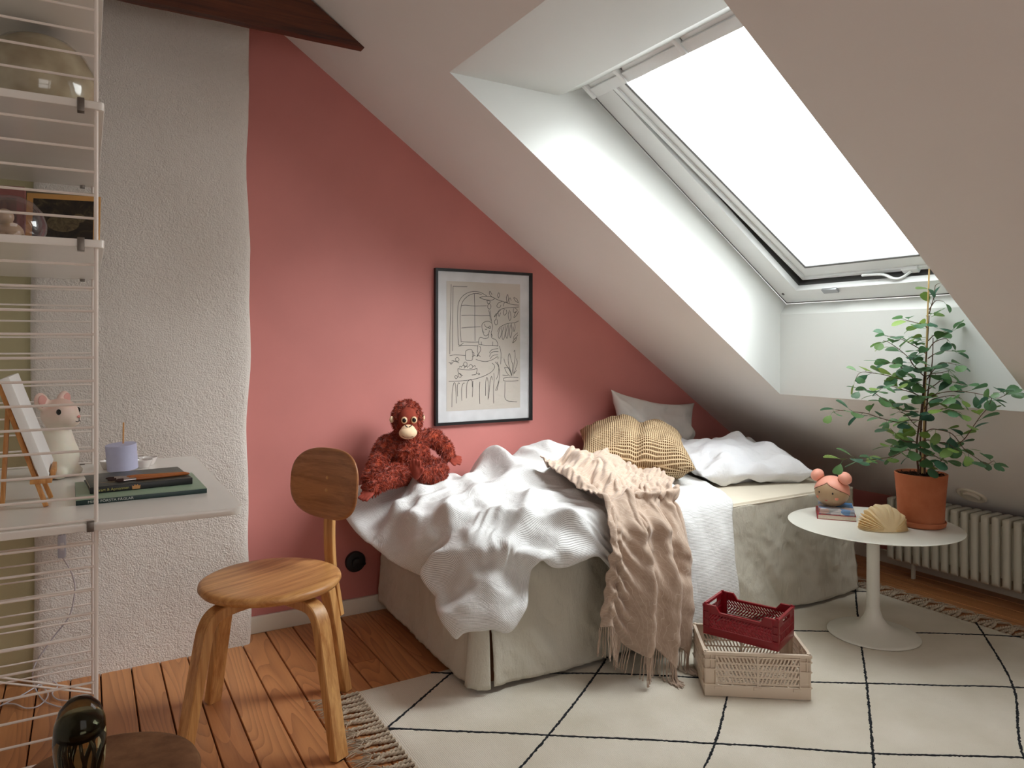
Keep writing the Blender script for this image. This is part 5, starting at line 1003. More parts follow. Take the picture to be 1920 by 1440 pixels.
0,0,-2,1,-3,0,1,3,2,0,-1,7,-1,-2,1,0,-1,-1,1,3,-2,-1,1,0,0,-1,1,0,0,0,1,0,-1,-1,0,1,18,-1,1,0,1,2,0,-2,3,-2,0,-1,0,-5,2,1,1,-1,0,0,0,0,-1,1,0,-7,1,5,1,1,2,0,4,-1,-2,2,1,-2,0,1,0,0,0,-1,1,0,-1,0,1,0,0,0,0,1,0,0,-1,18,0,0,0,1,1,2,-3,1,0,-1,0,0,1,-1,-1,0,1,-2,1,-1,1,-1,0,-1,-2,3,-1,1,1,0,2,4,0,-2,1,0,-3,3,0,0,0,0,0,0,0,-2,2,1,-1,1,-1,1,0,-1,0,1,18,-1,-1,3,0,0,0,1,0,0,-2,1,1,0,-1,1,-1,0,0,0,-1,0,0,0,-1,-3,2,2,0,0,1,4,0,0,0,1,0,0,-2,2,-1,0,0,0,1,-1,-1,1,0,1,-1,1,-1,0,1,0,-1,20,-3,0,2,1,0,-2,1,1,1,-1,-3,1,2,-1,0,0,1,0,-1,0,0,-1,0,-1,1,1,-1,3,-4,2,4,0,0,-1,1,0,1,-1,0,1,-1,0,1,-1,1,0,0,0,0,0,-1,1,0,0,-1,1,16,2,1,-1,1,1,-2,2,0,1,0,-1,0,-2,3,-4,2,0,0,-1,0,-1,4,-2,-1,1,1,0,3,-2,0,3,-1,0,0,1,0,-1,1,-1,0,0,1,-1,0,0,0,-1,1,0,0,1,-1,0,0,0,0,16,4,-1,0,0,1,0,-1,1,0,4,-3,-2,2,-2,3,-4,2,1,2,1,-4,-5,5,0,1,1,0,0,4,-5,2,0,0,1,-1,1,0,-1,1,-1,0,0,0,1,0,0,-2,2,-1,1,-1,1,0,0,1,-2,17,0,1,1,0,0,3,-6,3,2,-1,0,0,0,-1,-2,1,0,0,2,-1,5,-6,0,-9,7,2,0,-1,2,2,2,0,0,0,0,1,-1,1,-1,0,1,-1,1,-1,0,0,3,-3,1,-1,1,0,1,-1,1,2,17,1,1,0,1,0,0,0,-1,1,0,3,-4,0,-1,0,1,-2,2,-1,-1,1,3,-4,-2,2,0,1,0,1,3,2,-1,0,0,1,0,0,-1,1,0,-1,1,-1,1,0,1,0,-3,1,1,0,1,-2,2,0,-2,18,0,1,0,0,0,1,-1,-5,5,0,0,1,-3,0,0,1,0,-1,0,0,-4,5,-2,3,-3,0,0,2,2,4,0,0,0,1,0,-2,0,0,1,0,-1,0,1,0,-1,2,-1,0,0,0,0,-2,1,0,0,1,16,2,1,-2,2,1,0,-1,0,-3,4,-2,2,-3,1,0,0,-1,0,-1,1,-1,0,1,0,0,-3,4,-1,3,3,1,1,2,-2,0,-1,-1,1,-1,1,0,-1,1,-1,3,-2,0,0,-2,1,0,1,0,0,0,0,20,-1,-1,3,-2,1,0,-1,0,-6,-5,5,-1,7,-2,0,0,0,0,-2,2,0,0,-1,1,0,1,2,2,-1,2,0,2,1,0,-2,-1,1,0,1,-1,0,0,0,0,-1,0,0,0,0,0,0,1,0,0,0,0,20,0,-1,-1,3,-1,0,-4,0,4,-3,1,-1,0,1,0,0,0,-1,0,-1,1,-1,1,-1,1,1,5,1,4,-3,2,3,-3,-2,-2,1,0,1,-2,1,0,0,-1,0,0,1,-1,-1,3,-1,0,0,1,1,0,-1,19,-5,6,0,-1,2,0,5,-7,2,-1,-5,4,1,0,0,-2,-1,-1,0,0,1,0,0,-1,1,1,1,2,2,3,-1,0,0,2,1,1,-5,-1,1,1,-1,0,-1,1,0,-2,0,4,-2,0,0,0,1,-1,0,0,17,0,2,1,-1,0,1,0,1,-2,-7,10,2,-1,-2,-1,0,-1,-2,0,0,0,0,0,0,0,2,0,2,0,4,0,-1,0,0,0,1,2,-4,-2,1,1,0,0,0,-1,0,2,-1,0,0,1,0,0,0,0,1,17,-1,2,1,-1,6,-4,0,1,-7,14,-6,-1,-2,-1,0,-2,2,0,-1,-1,0,1,0,0,1,1,1,0,2,2,-1,0,1,-1,1,-1,2,1,-2,-4,4,-1,1,-1,-1,2,0,-1,1,0,0,0,0,0,0,-1,15,1,1,2,0,-3,5,0,1,1,-3,-1,-2,-4,2,2,0,1,0,-2,1,0,0,-2,1,2,1,1,1,1,1,0,0,0,0,0,0,0,1,0,0,-1,1,-1,0,1,-1,0,0,1,0,0,0,0,-1,2,-1,16,-1,0,2,3,-3,3,0,0,1,-2,1,-2,-5,-1,0,4,0,1,0,0,0,0,-1,1,1,2,0,1,1,1,0,0,0,0,-1,0,1,1,1,-1,0,-1,0,0,1,0,-1,1,-1,1,0,0,-1,1,0,0,15,0,1,0,2,1,0,1,-1,-2,2,-1,-1,-3,3,-2,3,-7,6,0,0,0,0,-2,2,2,0,1,1,2,-1,1,0,0,0,0,0,0,0,1,2,-3,0,0,0,0,0,1,0,0,0,0,0,0,0,0,0,15,0,-1,2,0,3,0,1,-2,1,0,-2,-2,-1,2,1,-4,4,0,1,-1,0,0,-1,2,0,2,1,0,2,0,0,-1,0,0,1,-1,0,1,0,0,0,1,0,0,-1,0,0,0,0,1,0,0,-1,2,0,-1,15,-1,1,0,0,2,2,1,0,-1,-1,-5,1,-2,3,2,1,-1,0,0,0,0,0,-1,1,2,1,0,2,1,0,0,-1,1,0,0,0,0,-1,1,0,0,0,0,0,0,1,0,0,0,0,0,-1,1,-3,-1,3,14,0,-1,1,2,-2,5,0,0,0,0,-1,-3,-1,0,3,0,1,1,-1,-1,0,0,0,1,1,1,1,1,1,0,0,-1,0,1,0,-1,0,1,1,-1,0,0,0,1,0,0,0,-1,1,0,0,0,-2,2,-1,1,15,-1,-1,2,0,0,2,3,0,-3,2,-1,-2,-1,0,2,2,-1,0,0,-1,0,0,-1,2,1,1,1,2,0,0,0,0,-1,0,2,-1,0,1,-1,1,0,-2,2,-1,1,-1,0,1,0,-1,0,1,0,-2,1,0,13,1,2,-2,0,1,1,2,2,0,-4,6,-3,-1,0,0,1,0,-1,0,0,0,-2,1,2,1,1,0,2,0,0,0,0,0,1,-2,2,0,-1,1,-3,2,3,-2,0,-1,1,0,-1,1,0,0,-1,1,0,0,0,15,-1,0,0,-1,1,1,3,1,1,-1,-4,5,1,0,-2,3,-4,-1,1,2,-3,0,0,2,1,1,1,2,-1,0,1,0,0,-1,2,-2,1,0,-1,2,-1,0,-1,1,0,0,-1,1,0,1,-2,1,0,0,1,-2,12,1,1,0,-2,-1,2,3,2,1,0,-1,-3,7,-6,4,-1,-1,0,-1,2,-2,0,1,1,2,0,1,1,0,0,2,3,-5,7,-4,-2,-1,0,1,-2,2,-1,1,-1,0,0,0,0,0,-2,2,0,1,0,0,2,17,-3,-2,2,-2,-1,-1,5,2,1,0,1,-2,3,-2,2,-5,3,-2,1,1,0,-2,3,0,1,1,1,1,0,3,-1,-1,1,-5,-5,12,-2,-2,-3,4,-1,1,-1,1,-1,0,1,2,-1,-1,0,0,0,0,1,-1,15,-1,-3,2,-1,0,-3,4,3,2,1,-1,1,1,-1,-6,5,0,-1,0,0,6,-7,4,1,0,0,1,2,1,-2,3,1,-5,-8,16,-6,1,-2,0,0,1,-1,0,0,0,1,0,0,-1,1,-1,-1,0,3,-1,1,11,5,1,-11,14,-3,-6,3,1,4,-1,6,-1,1,-2,-2,0,0,-7,8,-2,2,-1,6,-1,-4,1,4,-1,9,-7,7,-9,-4,5,4,-3,-5,0,1,1,-1,0,-3,4,-1,2,0,-1,1,-1,1,-3,2,0,0,-1,5,9,3,12,3,-4,3,-19,3,1,3,4,0,0,-4,1,-2,1,-1,2,-3,0,4,2,6,-5,3,4,2,-10,8,-13,5,2,2,2,-6,0,2,-1,0,0,0,-5,6,-4,3,0,0,-1,3,-3,1,0,0,-1,-2,8,12,8,-1,-7,1,4,2,-12,-3,11,0,-1,-1,0,1,-5,0,2,0,0,-2,8,2,-12,29,1,-9,-7,-5,-2,-7,7,-1,2,-3,2,1,-4,4,0,-1,-3,
10,-17,13,-4,1,1,2,-2,-13,13,1,2,-1,-19,12,2,-5,-4,3,10,3,3,2,-5,-1,-4,4,-3,-1,-7,0,3,4,-7,6,-2,-9,-2,2,-8,-2,5,8,20,-10,10,-14,6,3,-8,2,5,4,0,-4,0,3,-7,7,-1,-1,-2,-4,-6,-5,21,-9,-7,-9,-2,21,194,20,22,-2,-2,6,-20,1,18,20,25,10,23,24,31,32,26,21,-27,-21,-9,-1,3,8,5,12,-8,-34,-57,-54,-45,-38,-45,-48,-6,-4,-7,-6,-8,-2,-3,-4,-3,-3,-3,-2,-2,-2,-2,-1,-3,-2,0,9,-9,-1,-2,11,-5,-8,9,0,1,8,6,0,-1,-2,2,-1,0,-5,-10,3,-8,15,1,5,-3,-1,1,-4,-4,5,-12,21,2,-7,-4,2,2,-3,1,-1,5,-1,-1,-1,-2,0,0,1,0,0,-2,3,-1,-1,-2,-3,-12,11,5,4,13,2,9,-10,-2,-4,12,2,-1,0,-16,0,3,6,5,18,-14,-7,0,9,0,-2,1,-1,0,-3,-5,6,-8,2,7,-1,-2,1,2,-3,4,-8,5,-2,-5,4,1,1,-1,0,0,4,-4,2,-1,0,0,1,2,0,-1,15,0,0,5,0,-2,2,1,-4,-3,5,1,-2,-1,-6,15,-11,-5,-7,25,-2,1,0,-8,-4,1,0,-5,1,-4,10,-1,4,1,-1,2,-4,2,0,0,2,0,-1,0,1,-1,0,0,1,-4,5,-1,0,0,-2,1,0,14,6,-5,-1,8,-3,0,1,1,-1,-1,-3,5,3,13,-28,-4,-12,8,5,28,-3,-4,2,4,-1,-15,2,-3,2,-2,4,1,3,0,-1,2,-3,0,1,1,-1,1,-1,0,1,0,-2,1,1,-3,3,0,-1,-3,2,1,14,7,-5,-1,0,1,-3,2,1,2,-7,10,-9,5,14,-26,-18,1,30,0,-2,14,6,-6,-3,-3,-17,-3,10,7,-1,2,-2,2,1,-1,3,-5,-2,3,2,-1,1,0,0,0,0,0,-1,1,1,-1,1,0,-2,-8,4,3,1,-1,13,0,-1,0,0,3,-4,1,0,6,4,-28,-7,7,18,0,7,-10,21,6,-7,-4,-18,7,-3,-8,5,1,0,5,8,0,1,1,0,-2,-3,3,-2,0,0,0,0,1,0,-1,1,0,0,-1,0,1,0,-4,3,-1,-4,4,12,3,-2,2,1,-4,6,-5,9,18,-34,12,-3,6,5,-17,17,-6,14,-3,-17,1,3,-4,2,-6,-1,4,5,6,1,1,-1,5,-2,-3,0,0,-2,0,-1,0,-1,0,1,-1,0,0,1,0,0,0,-11,6,-6,-3,-2,2,15,6,0,1,0,-5,2,21,-25,5,1,11,3,-12,15,-9,-14,-15,8,-3,0,4,7,2,3,3,-2,1,5,-1,-6,-5,2,5,3,-4,4,-1,0,1,0,0,0,0,0,0,0,0,0,0,-3,2,9,-2,-4,-1,-1,-1,13,1,-1,5,6,12,15,-47,11,11,10,-9,9,-29,-22,4,6,-8,25,6,-5,1,-3,8,1,0,0,4,-6,1,0,3,1,0,1,-1,-2,1,1,0,0,0,-1,0,1,0,0,0,-1,-1,1,12,-2,-1,-2,0,-2,0,7,-2,-5,10,12,-49,14,4,11,41,-3,-53,-6,4,2,-3,11,-5,6,20,2,-2,-4,-7,10,0,-1,0,1,2,1,0,-1,1,0,-1,0,0,1,0,0,0,0,-1,1,0,0,0,0,0,-5,13,0,1,-1,0,-1,3,-14,13,1,11,-26,9,-1,8,9,-22,-1,-3,-3,-1,2,0,3,-2,18,8,0,-7,5,4,1,-3,2,0,1,1,0,1,-2,-2,2,0,2,-1,0,-2,2,0,0,0,0,-1,0,0,1,9,-1,3,-3,1,1,0,-3,9,-5,10,-30,29,-1,-13,18,-44,20,0,1,-2,-3,-2,0,-2,6,-4,27,6,-6,-2,-6,7,1,0,2,1,0,0,-4,-2,3,2,0,-1,1,0,-1,-1,2,0,0,0,0,0,0,0,15,0,-1,-2,-2,-2,3,0,1,6,-1,-10,-11,-6,37,-9,-34,4,23,5,-7,0,-9,-7,6,1,-2,15,14,-5,-1,-2,2,3,0,-1,1,-1,-5,0,2,1,1,1,0,-1,0,1,-2,0,3,0,0,-1,0,0,0,21,-2,1,-3,-3,-4,-1,5,2,7,-16,3,7,-11,28,-48,12,-12,26,-7,2,-2,-3,0,5,-4,2,-6,26,2,-3,-1,-1,6,-1,-2,-3,-1,-2,0,2,2,2,-2,-1,0,0,1,0,-2,0,3,0,-1,0,0,0,24,-2,4,-2,-4,-4,-3,5,6,-17,13,-3,-25,26,8,-34,-6,9,2,12,2,-6,-2,-1,-1,0,-12,4,8,22,3,1,-2,4,0,-12,-6,9,0,0,3,2,0,-4,0,2,0,-1,-1,1,-1,1,1,-1,0,1,0,1,1,18,10,-2,-5,-7,6,-19,20,-14,-3,1,19,-41,19,-7,2,-4,14,8,-6,-8,0,-3,5,8,-14,6,-2,14,-1,2,1,-6,2,1,4,2,-2,3,1,-7,3,3,0,-1,0,0,0,0,-1,1,0,1,0,-1,-1,-11,4,13,18,8,-2,-27,12,-2,-18,-5,34,1,-35,5,4,1,-4,8,7,-1,-4,0,-7,-2,0,8,-4,14,4,-2,-2,-6,10,3,-3,2,-4,6,2,-5,4,-1,0,0,0,0,0,0,0,-1,0,2,-1,1,0,-8,-3,-5,6,3,10,3,-1,3,-3,12,-5,-12,-7,-4,6,7,-3,0,-4,19,2,-7,-2,-1,-3,-2,-4,3,5,10,6,-3,-6,10,-7,4,1,0,2,2,-3,1,0,0,0,0,0,-1,1,0,-1,0,1,0,2,-1,-20,10,4,-11,3,6,11,3,-2,-3,-7,21,0,-30,12,-4,13,-3,-4,-3,-5,26,-3,-3,-3,0,7,1,-15,2,9,9,-1,-6,5,2,-1,0,0,3,1,-2,1,-1,0,-1,1,0,0,1,-1,0,-1,1,1,0,0,-10,2,3,0,-5,0,7,8,-2,-3,6,-14,10,-10,8,4,-3,2,-3,-2,-4,1,23,-2,0,-6,-7,-5,3,7,-12,17,10,-1,-7,7,-1,0,1,0,0,-1,1,0,0,-6,5,1,0,-1,1,-1,-1,2,0,2,-2,1,2,1,0,-2,-1,-4,6,0,-12,4,17,-25,9,8,-2,0,0,-1,-2,-3,-4,-4,16,6,5,-16,4,2,-13,3,7,5,5,5,-14,17,2,0,3,-8,6,-14,14,-7,2,1,1,2,0,-4,3,1,0,1,0,-1,4,-5,-1,2,0,1,1,-6,20,-3,1,3,-18,0,3,1,-1,-1,0,-1,-1,-7,4,-5,-3,0,25,-8,1,-12,1,7,5,4,0,5,11,-10,3,-15,12,-4,1,2,1,6,-8,-6,12,-2,2,-1,0,0,0,2,-2,2,0,0,3,-1,-7,-2,7,13,7,2,-36,14,-2,1,0,1,-1,1,-2,0,-5,-3,4,2,2,-8,15,-3,-1,-7,-6,18,2,2,10,0,-18,-4,16,1,-12,9,-2,5,-12,7,3,-4,-5,6,-5,6,-4,2,-2,7,4,-1,-1,6,-6,3,0,-1,6,16,-17,-11,4,-1,1,1,-1,0,-1,0,-1,-4,-4,0,2,-2,6,18,-10,2,-7,8,-19,33,-18,18,-12,-9,7,6,1,-7,7,-10,1,0,-4,10,-7,0,-2,2,4,-5,2,-5,-1,3,0,-2,3,3,-1,1,2,3,11,-31,6,-5,9,-1,1,0,0,-1,1,-1,-2,-1,0,3,13,-13,-9,16,3,-2,-13,23,-1,-14,-3,6,-4,5,4,-7,6,-4,-1,0,5,-9,2,0,-2,0,-1,3,6,-11,14,-4,1,2,-1,-2,8,0,
0,0,2,-14,5,-2,11,-6,-4,4,1,-4,1,0,-1,0,0,1,8,-15,16,-14,-1,10,11,0,13,-27,-2,8,-8,4,4,-3,-4,8,-5,1,-1,6,-4,-2,-4,-2,4,-1,1,1,5,-6,-13,4,-1,0,-4,13,-9,3,2,-14,1,5,3,3,-3,-1,-1,5,1,-6,0,0,1,-1,7,-12,4,-7,10,-13,8,-7,12,-7,0,7,5,-6,5,4,-5,-7,2,5,-3,-1,3,1,-3,-4,1,2,0,-1,2,3,-5,0,4,-1,-1,0,-1,7,-2,1,-19,0,15,1,0,8,-18,15,-12,8,0,-3,1,1,-1,-6,7,10,-2,-10,0,-4,-2,8,-6,3,5,2,-7,4,-4,4,-5,4,1,-1,-2,2,3,-4,-5,2,1,1,-4,5,-3,-2,0,2,-1,-1,-3,0,15,-4,-6,-10,-4,20,-4,-2,-6,9,2,-1,-6,8,-4,0,1,0,-1,5,-2,-9,5,1,-8,3,4,-1,-2,7,1,-10,13,-7,1,-4,4,-2,0,-1,0,7,-6,-3,1,0,3,-4,-2,2,0,2,8,-2,-2,-4,-2,11,3,-14,-1,-6,18,1,-13,6,1,6,2,-5,-4,2,0,3,0,0,3,-4,-4,1,0,-1,1,1,0,-3,4,2,-6,-3,10,-8,1,0,-1,2,-1,-3,7,-6,1,3,-3,2,-4,-2,4,-1,-1,4,1,0,-4,-1,-2,17,-16,-2,-4,-7,27,-4,-3,2,-3,10,-3,-3,-1,-4,1,6,-1,5,-8,-3,2,-3,9,-4,-2,1,-6,5,3,-4,0,0,-5,2,-1,0,0,0,-2,2,2,-1,1,-3,0,0,-2,1,3,1,7,0,-7,1,-1,-1,17,-15,-3,-1,-7,10,0,-4,-2,-9,9,5,1,2,3,5,1,3,-5,-2,-2,4,-6,5,1,0,-1,-6,5,-2,2,-2,0,-6,2,0,0,-1,1,-1,-3,8,-3,-2,1,-3,2,1,-4,5,-2,4,2,-2,-2,-1,-1,-3,4,-2,3,-4,-7,1,4,-5,8,-1,3,-9,5,8,-7,16,2,-6,-2,0,5,3,-11,9,0,-16,5,5,-3,3,-3,-2,-5,3,-1,0,0,0,-1,-1,9,-7,-1,0,0,1,0,1,1,-1,5,-1,3,-3,-3,-1,-8,18,-10,-1,-9,-6,15,-4,0,-5,11,-3,-3,9,-15,14,-2,1,17,-11,-7,-7,-3,12,5,-12,5,2,5,-5,-4,0,0,-1,3,-1,0,-1,0,0,1,-14,16,-2,-4,3,3,4,-8,-1,1,5,-4,6,-2,-4,-1,-6,9,0,-5,-1,0,7,-3,3,-9,-2,6,-2,-1,-5,-3,13,3,-1,-4,2,-11,15,1,-10,6,-1,1,-1,-6,4,1,0,-1,-1,4,-2,-1,-1,3,-10,-1,14,0,-3,4,3,-17,8,-1,0,8,-4,2,1,-2,-3,-6,-4,21,-17,9,1,-9,8,-8,2,-4,5,-1,-2,-2,-6,4,14,-15,10,5,3,-3,-8,-2,4,1,-2,-2,-2,4,0,-1,-1,-1,5,-1,-2,1,0,-13,8,4,8,3,-4,-18,8,6,-3,1,6,2,-6,7,-2,-3,-6,-5,9,7,-8,-5,1,7,2,-8,0,4,-2,-4,2,-5,0,20,-13,4,7,-6,1,-13,7,0,-2,-1,2,-2,3,0,-1,-1,-1,0,4,-2,2,-12,7,2,1,12,-5,-17,6,3,1,0,-1,3,-4,8,1,2,-3,-8,-4,-1,20,2,-1,-2,-9,-10,8,-5,5,1,-11,10,-6,8,6,-14,4,10,7,-3,-10,4,0,-12,-1,2,1,3,-2,0,-1,-2,0,4,-1,-4,-5,10,2,6,-6,-11,8,0,1,-2,2,2,-3,4,-10,12,2,3,-3,-6,-6,8,-10,10,-9,11,0,-1,0,-3,5,-6,-5,9,3,1,-8,1,0,11,7,-1,11,-10,-7,5,-5,-7,-9,10,-7,4,-6,-3,7,2,-9,6,4,5,2,-21,10,2,-2,2,-2,2,0,7,4,-13,-7,9,7,4,-9,3,-4,-7,-7,8,8,5,-4,0,-1,2,-3,-5,10,-2,1,-5,-3,2,-5,14,3,-1,0,-1,1,2,-1,2,-5,-16,-5,11,-10,10,2,-7,8,3,5,-20,2,3,7,4,-9,1,2,-2,6,1,-5,-8,-1,-1,25,-1,-19,-3,27,-18,5,1,7,-12,3,-1,-1,-3,4,0,-1,3,-5,-3,1,2,3,3,-2,3,-2,1,0,-1,0,-2,13,-5,-25,11,4,-12,7,6,6,-14,-9,6,5,4,-4,0,-1,1,3,6,1,-3,-6,-5,-2,-2,20,5,7,-4,4,-9,-13,-3,5,-8,13,2,-5,5,-2,-2,1,-2,-3,1,3,0,5,-2,1,0,-1,0,-1,1,-3,4,10,5,-18,-4,-6,6,9,-5,-14,4,3,7,-7,-5,7,0,0,-2,6,1,0,-6,-7,-6,-8,15,-2,2,6,-7,-5,-1,3,12,-8,-3,16,-3,2,-2,-1,-1,0,-3,1,2,0,5,-3,1,1,-1,-2,0,1,0,-1,6,7,-9,-15,3,7,0,-9,-2,4,6,1,-10,6,3,3,-5,0,8,0,0,-2,-7,-6,-8,13,-1,0,4,-3,-4,-7,1,1,6,-3,2,17,-4,-3,-1,0,0,-1,-1,2,2,3,-4,0,1,1,-2,1,1,-1,-1,3,5,4,-26,9,5,1,-15,5,3,6,-7,0,3,4,1,-6,1,8,0,0,-1,-4,-7,-6,6,6,-6,8,0,2,4,-14,-6,10,-13,3,18,-3,-1,-2,-1,2,-3,1,1,2,0,-1,-1,3,0,-3,1,1,1,0,-2,8,-17,2,8,6,-15,-2,4,5,3,-9,2,5,4,-6,-4,2,8,1,0,0,0,-8,-5,-10,19,-3,2,5,1,2,-6,-7,-8,11,-13,11,4,-1,-1,0,0,-1,-1,1,1,-1,1,1,2,1,-3,1,1,0,-2,7,-16,1,2,12,0,-20,5,5,4,-1,-5,3,4,2,-10,-1,8,9,-1,2,-1,0,-3,-8,-7,4,9,0,10,-3,0,-2,-7,-3,2,-11,4,10,-2,0,0,0,-2,-1,1,1,0,-1,2,5,-2,-1,0,0,0,5,-11,-5,1,9,10,-19,-1,5,2,5,-4,-2,2,1,-3,9,2,-6,10,0,1,-1,-1,3,-9,-7,-6,8,6,2,5,0,-2,-5,-5,0,-9,1,11,1,-1,-1,0,0,-3,-2,1,2,2,1,4,0,-2,0,2,4,-12,-6,0,1,16,-6,-9,1,3,5,2,-4,-1,2,-3,-5,8,3,-1,9,0,2,-1,-1,1,-2,-7,-7,-5,4,11,4,1,-1,-2,-7,-1,-8,-1,11,2,1,-3,-1,1,0,-4,0,2,3,1,5,1,-2,0,5,-15,-4,1,-3,3,14,-14,0,5,3,3,0,-4,2,-1,2,-5,-4,11,-3,10,0,-2,2,1,-1,0,-5,-6,-4,-9,16,1,2,2,-1,-6,-4,3,-13,7,9,1,-2,-3,0,-1,-1,1,3,2,1,4,3,-1,4,-19,0,-2,-1,-7,25,-12,-1,-3,6,3,3,0,-3,0,2,-5,4,5,-5,0,10,0,0,0,2,0,-1,-3,-4,-2,2,-24,20,1,2,4,-7,-1,1,-16,4,14,2,-2,-6,0,2,-1,-1,3,4,1,8,3,-9,-18,2,4,-2,-5,0,12,-1,-1,-1,9,-2,3,-2,-5,6,6,-4,-3,4,-6,3,10,1,0,1,2,1,-1,-4,-3,-4,-1,-7,-11,9,-12,7,14,-2,0,-2,-13,16,3,-8,1,0,0,-1,2,2,5,0,12,-29,-10,3,5,7,-2,-7,11,5,-2,-1,-1,-3,14,-1,-4,2,6,-7,-9,8,1,-1,-3,11,0,2,-1,4,0,3,-5,-3,-6,-3,0,-12,2,-2,16,6,-12,1,-4,-16,19,
7,-15,4,3,-1,0,1,2,9,4,-37,-10,6,0,18,-9,1,1,15,1,-2,-1,1,2,7,-3,-5,3,-10,3,5,6,-4,-1,-4,10,2,3,0,0,2,3,-3,-5,-5,-3,0,-14,1,1,-7,9,4,6,-7,3,-15,20,-16,6,2,0,3,3,1,5,-26,-19,9,-1,18,-9,-6,4,16,5,-1,-1,0,0,3,4,-2,-7,-4,4,-4,20,-1,-14,2,1,3,7,1,6,-18,11,5,-2,-1,-5,-4,-14,-6,-2,2,0,2,1,-4,13,-3,-4,2,-15,11,1,6,7,3,-3,-3,-38,5,7,7,4,-15,8,10,17,-3,1,-4,-10,13,1,3,-6,-1,0,1,9,4,-10,-5,1,-7,18,-6,-8,-15,12,-21,19,17,-2,-4,-6,-12,-5,-4,1,2,0,2,2,18,-13,3,-18,-16,21,2,13,-13,-20,14,-34,5,15,5,3,3,13,-2,5,2,5,-2,-9,0,17,-8,-1,-2,4,1,0,11,-7,-8,-2,-2,-2,15,-14,-10,1,-12,-1,6,-1,28,5,-24,-6,1,-2,2,6,-8,2,4,4,6,-2,-34,-8,-13,25,-14,-1,16,2,-34,14,1,14,30,-13,3,9,-11,11,9,-14,2,-6,-15,34,-17,1,2,7,1,-17,7,0,5,-1,15,13,-42,4,-1,1,5,1,7,3,7,-14,-4,1,0,4,-4,0,2,6,0,8,4,-43,1,2,-13,-7,8,11,-33,20,30,1,34,-23,-10,2,7,7,2,-6,-3,2,4,5,-2,-7,-4,-4,-4,-2,26,-22,-3,-4,2,35]
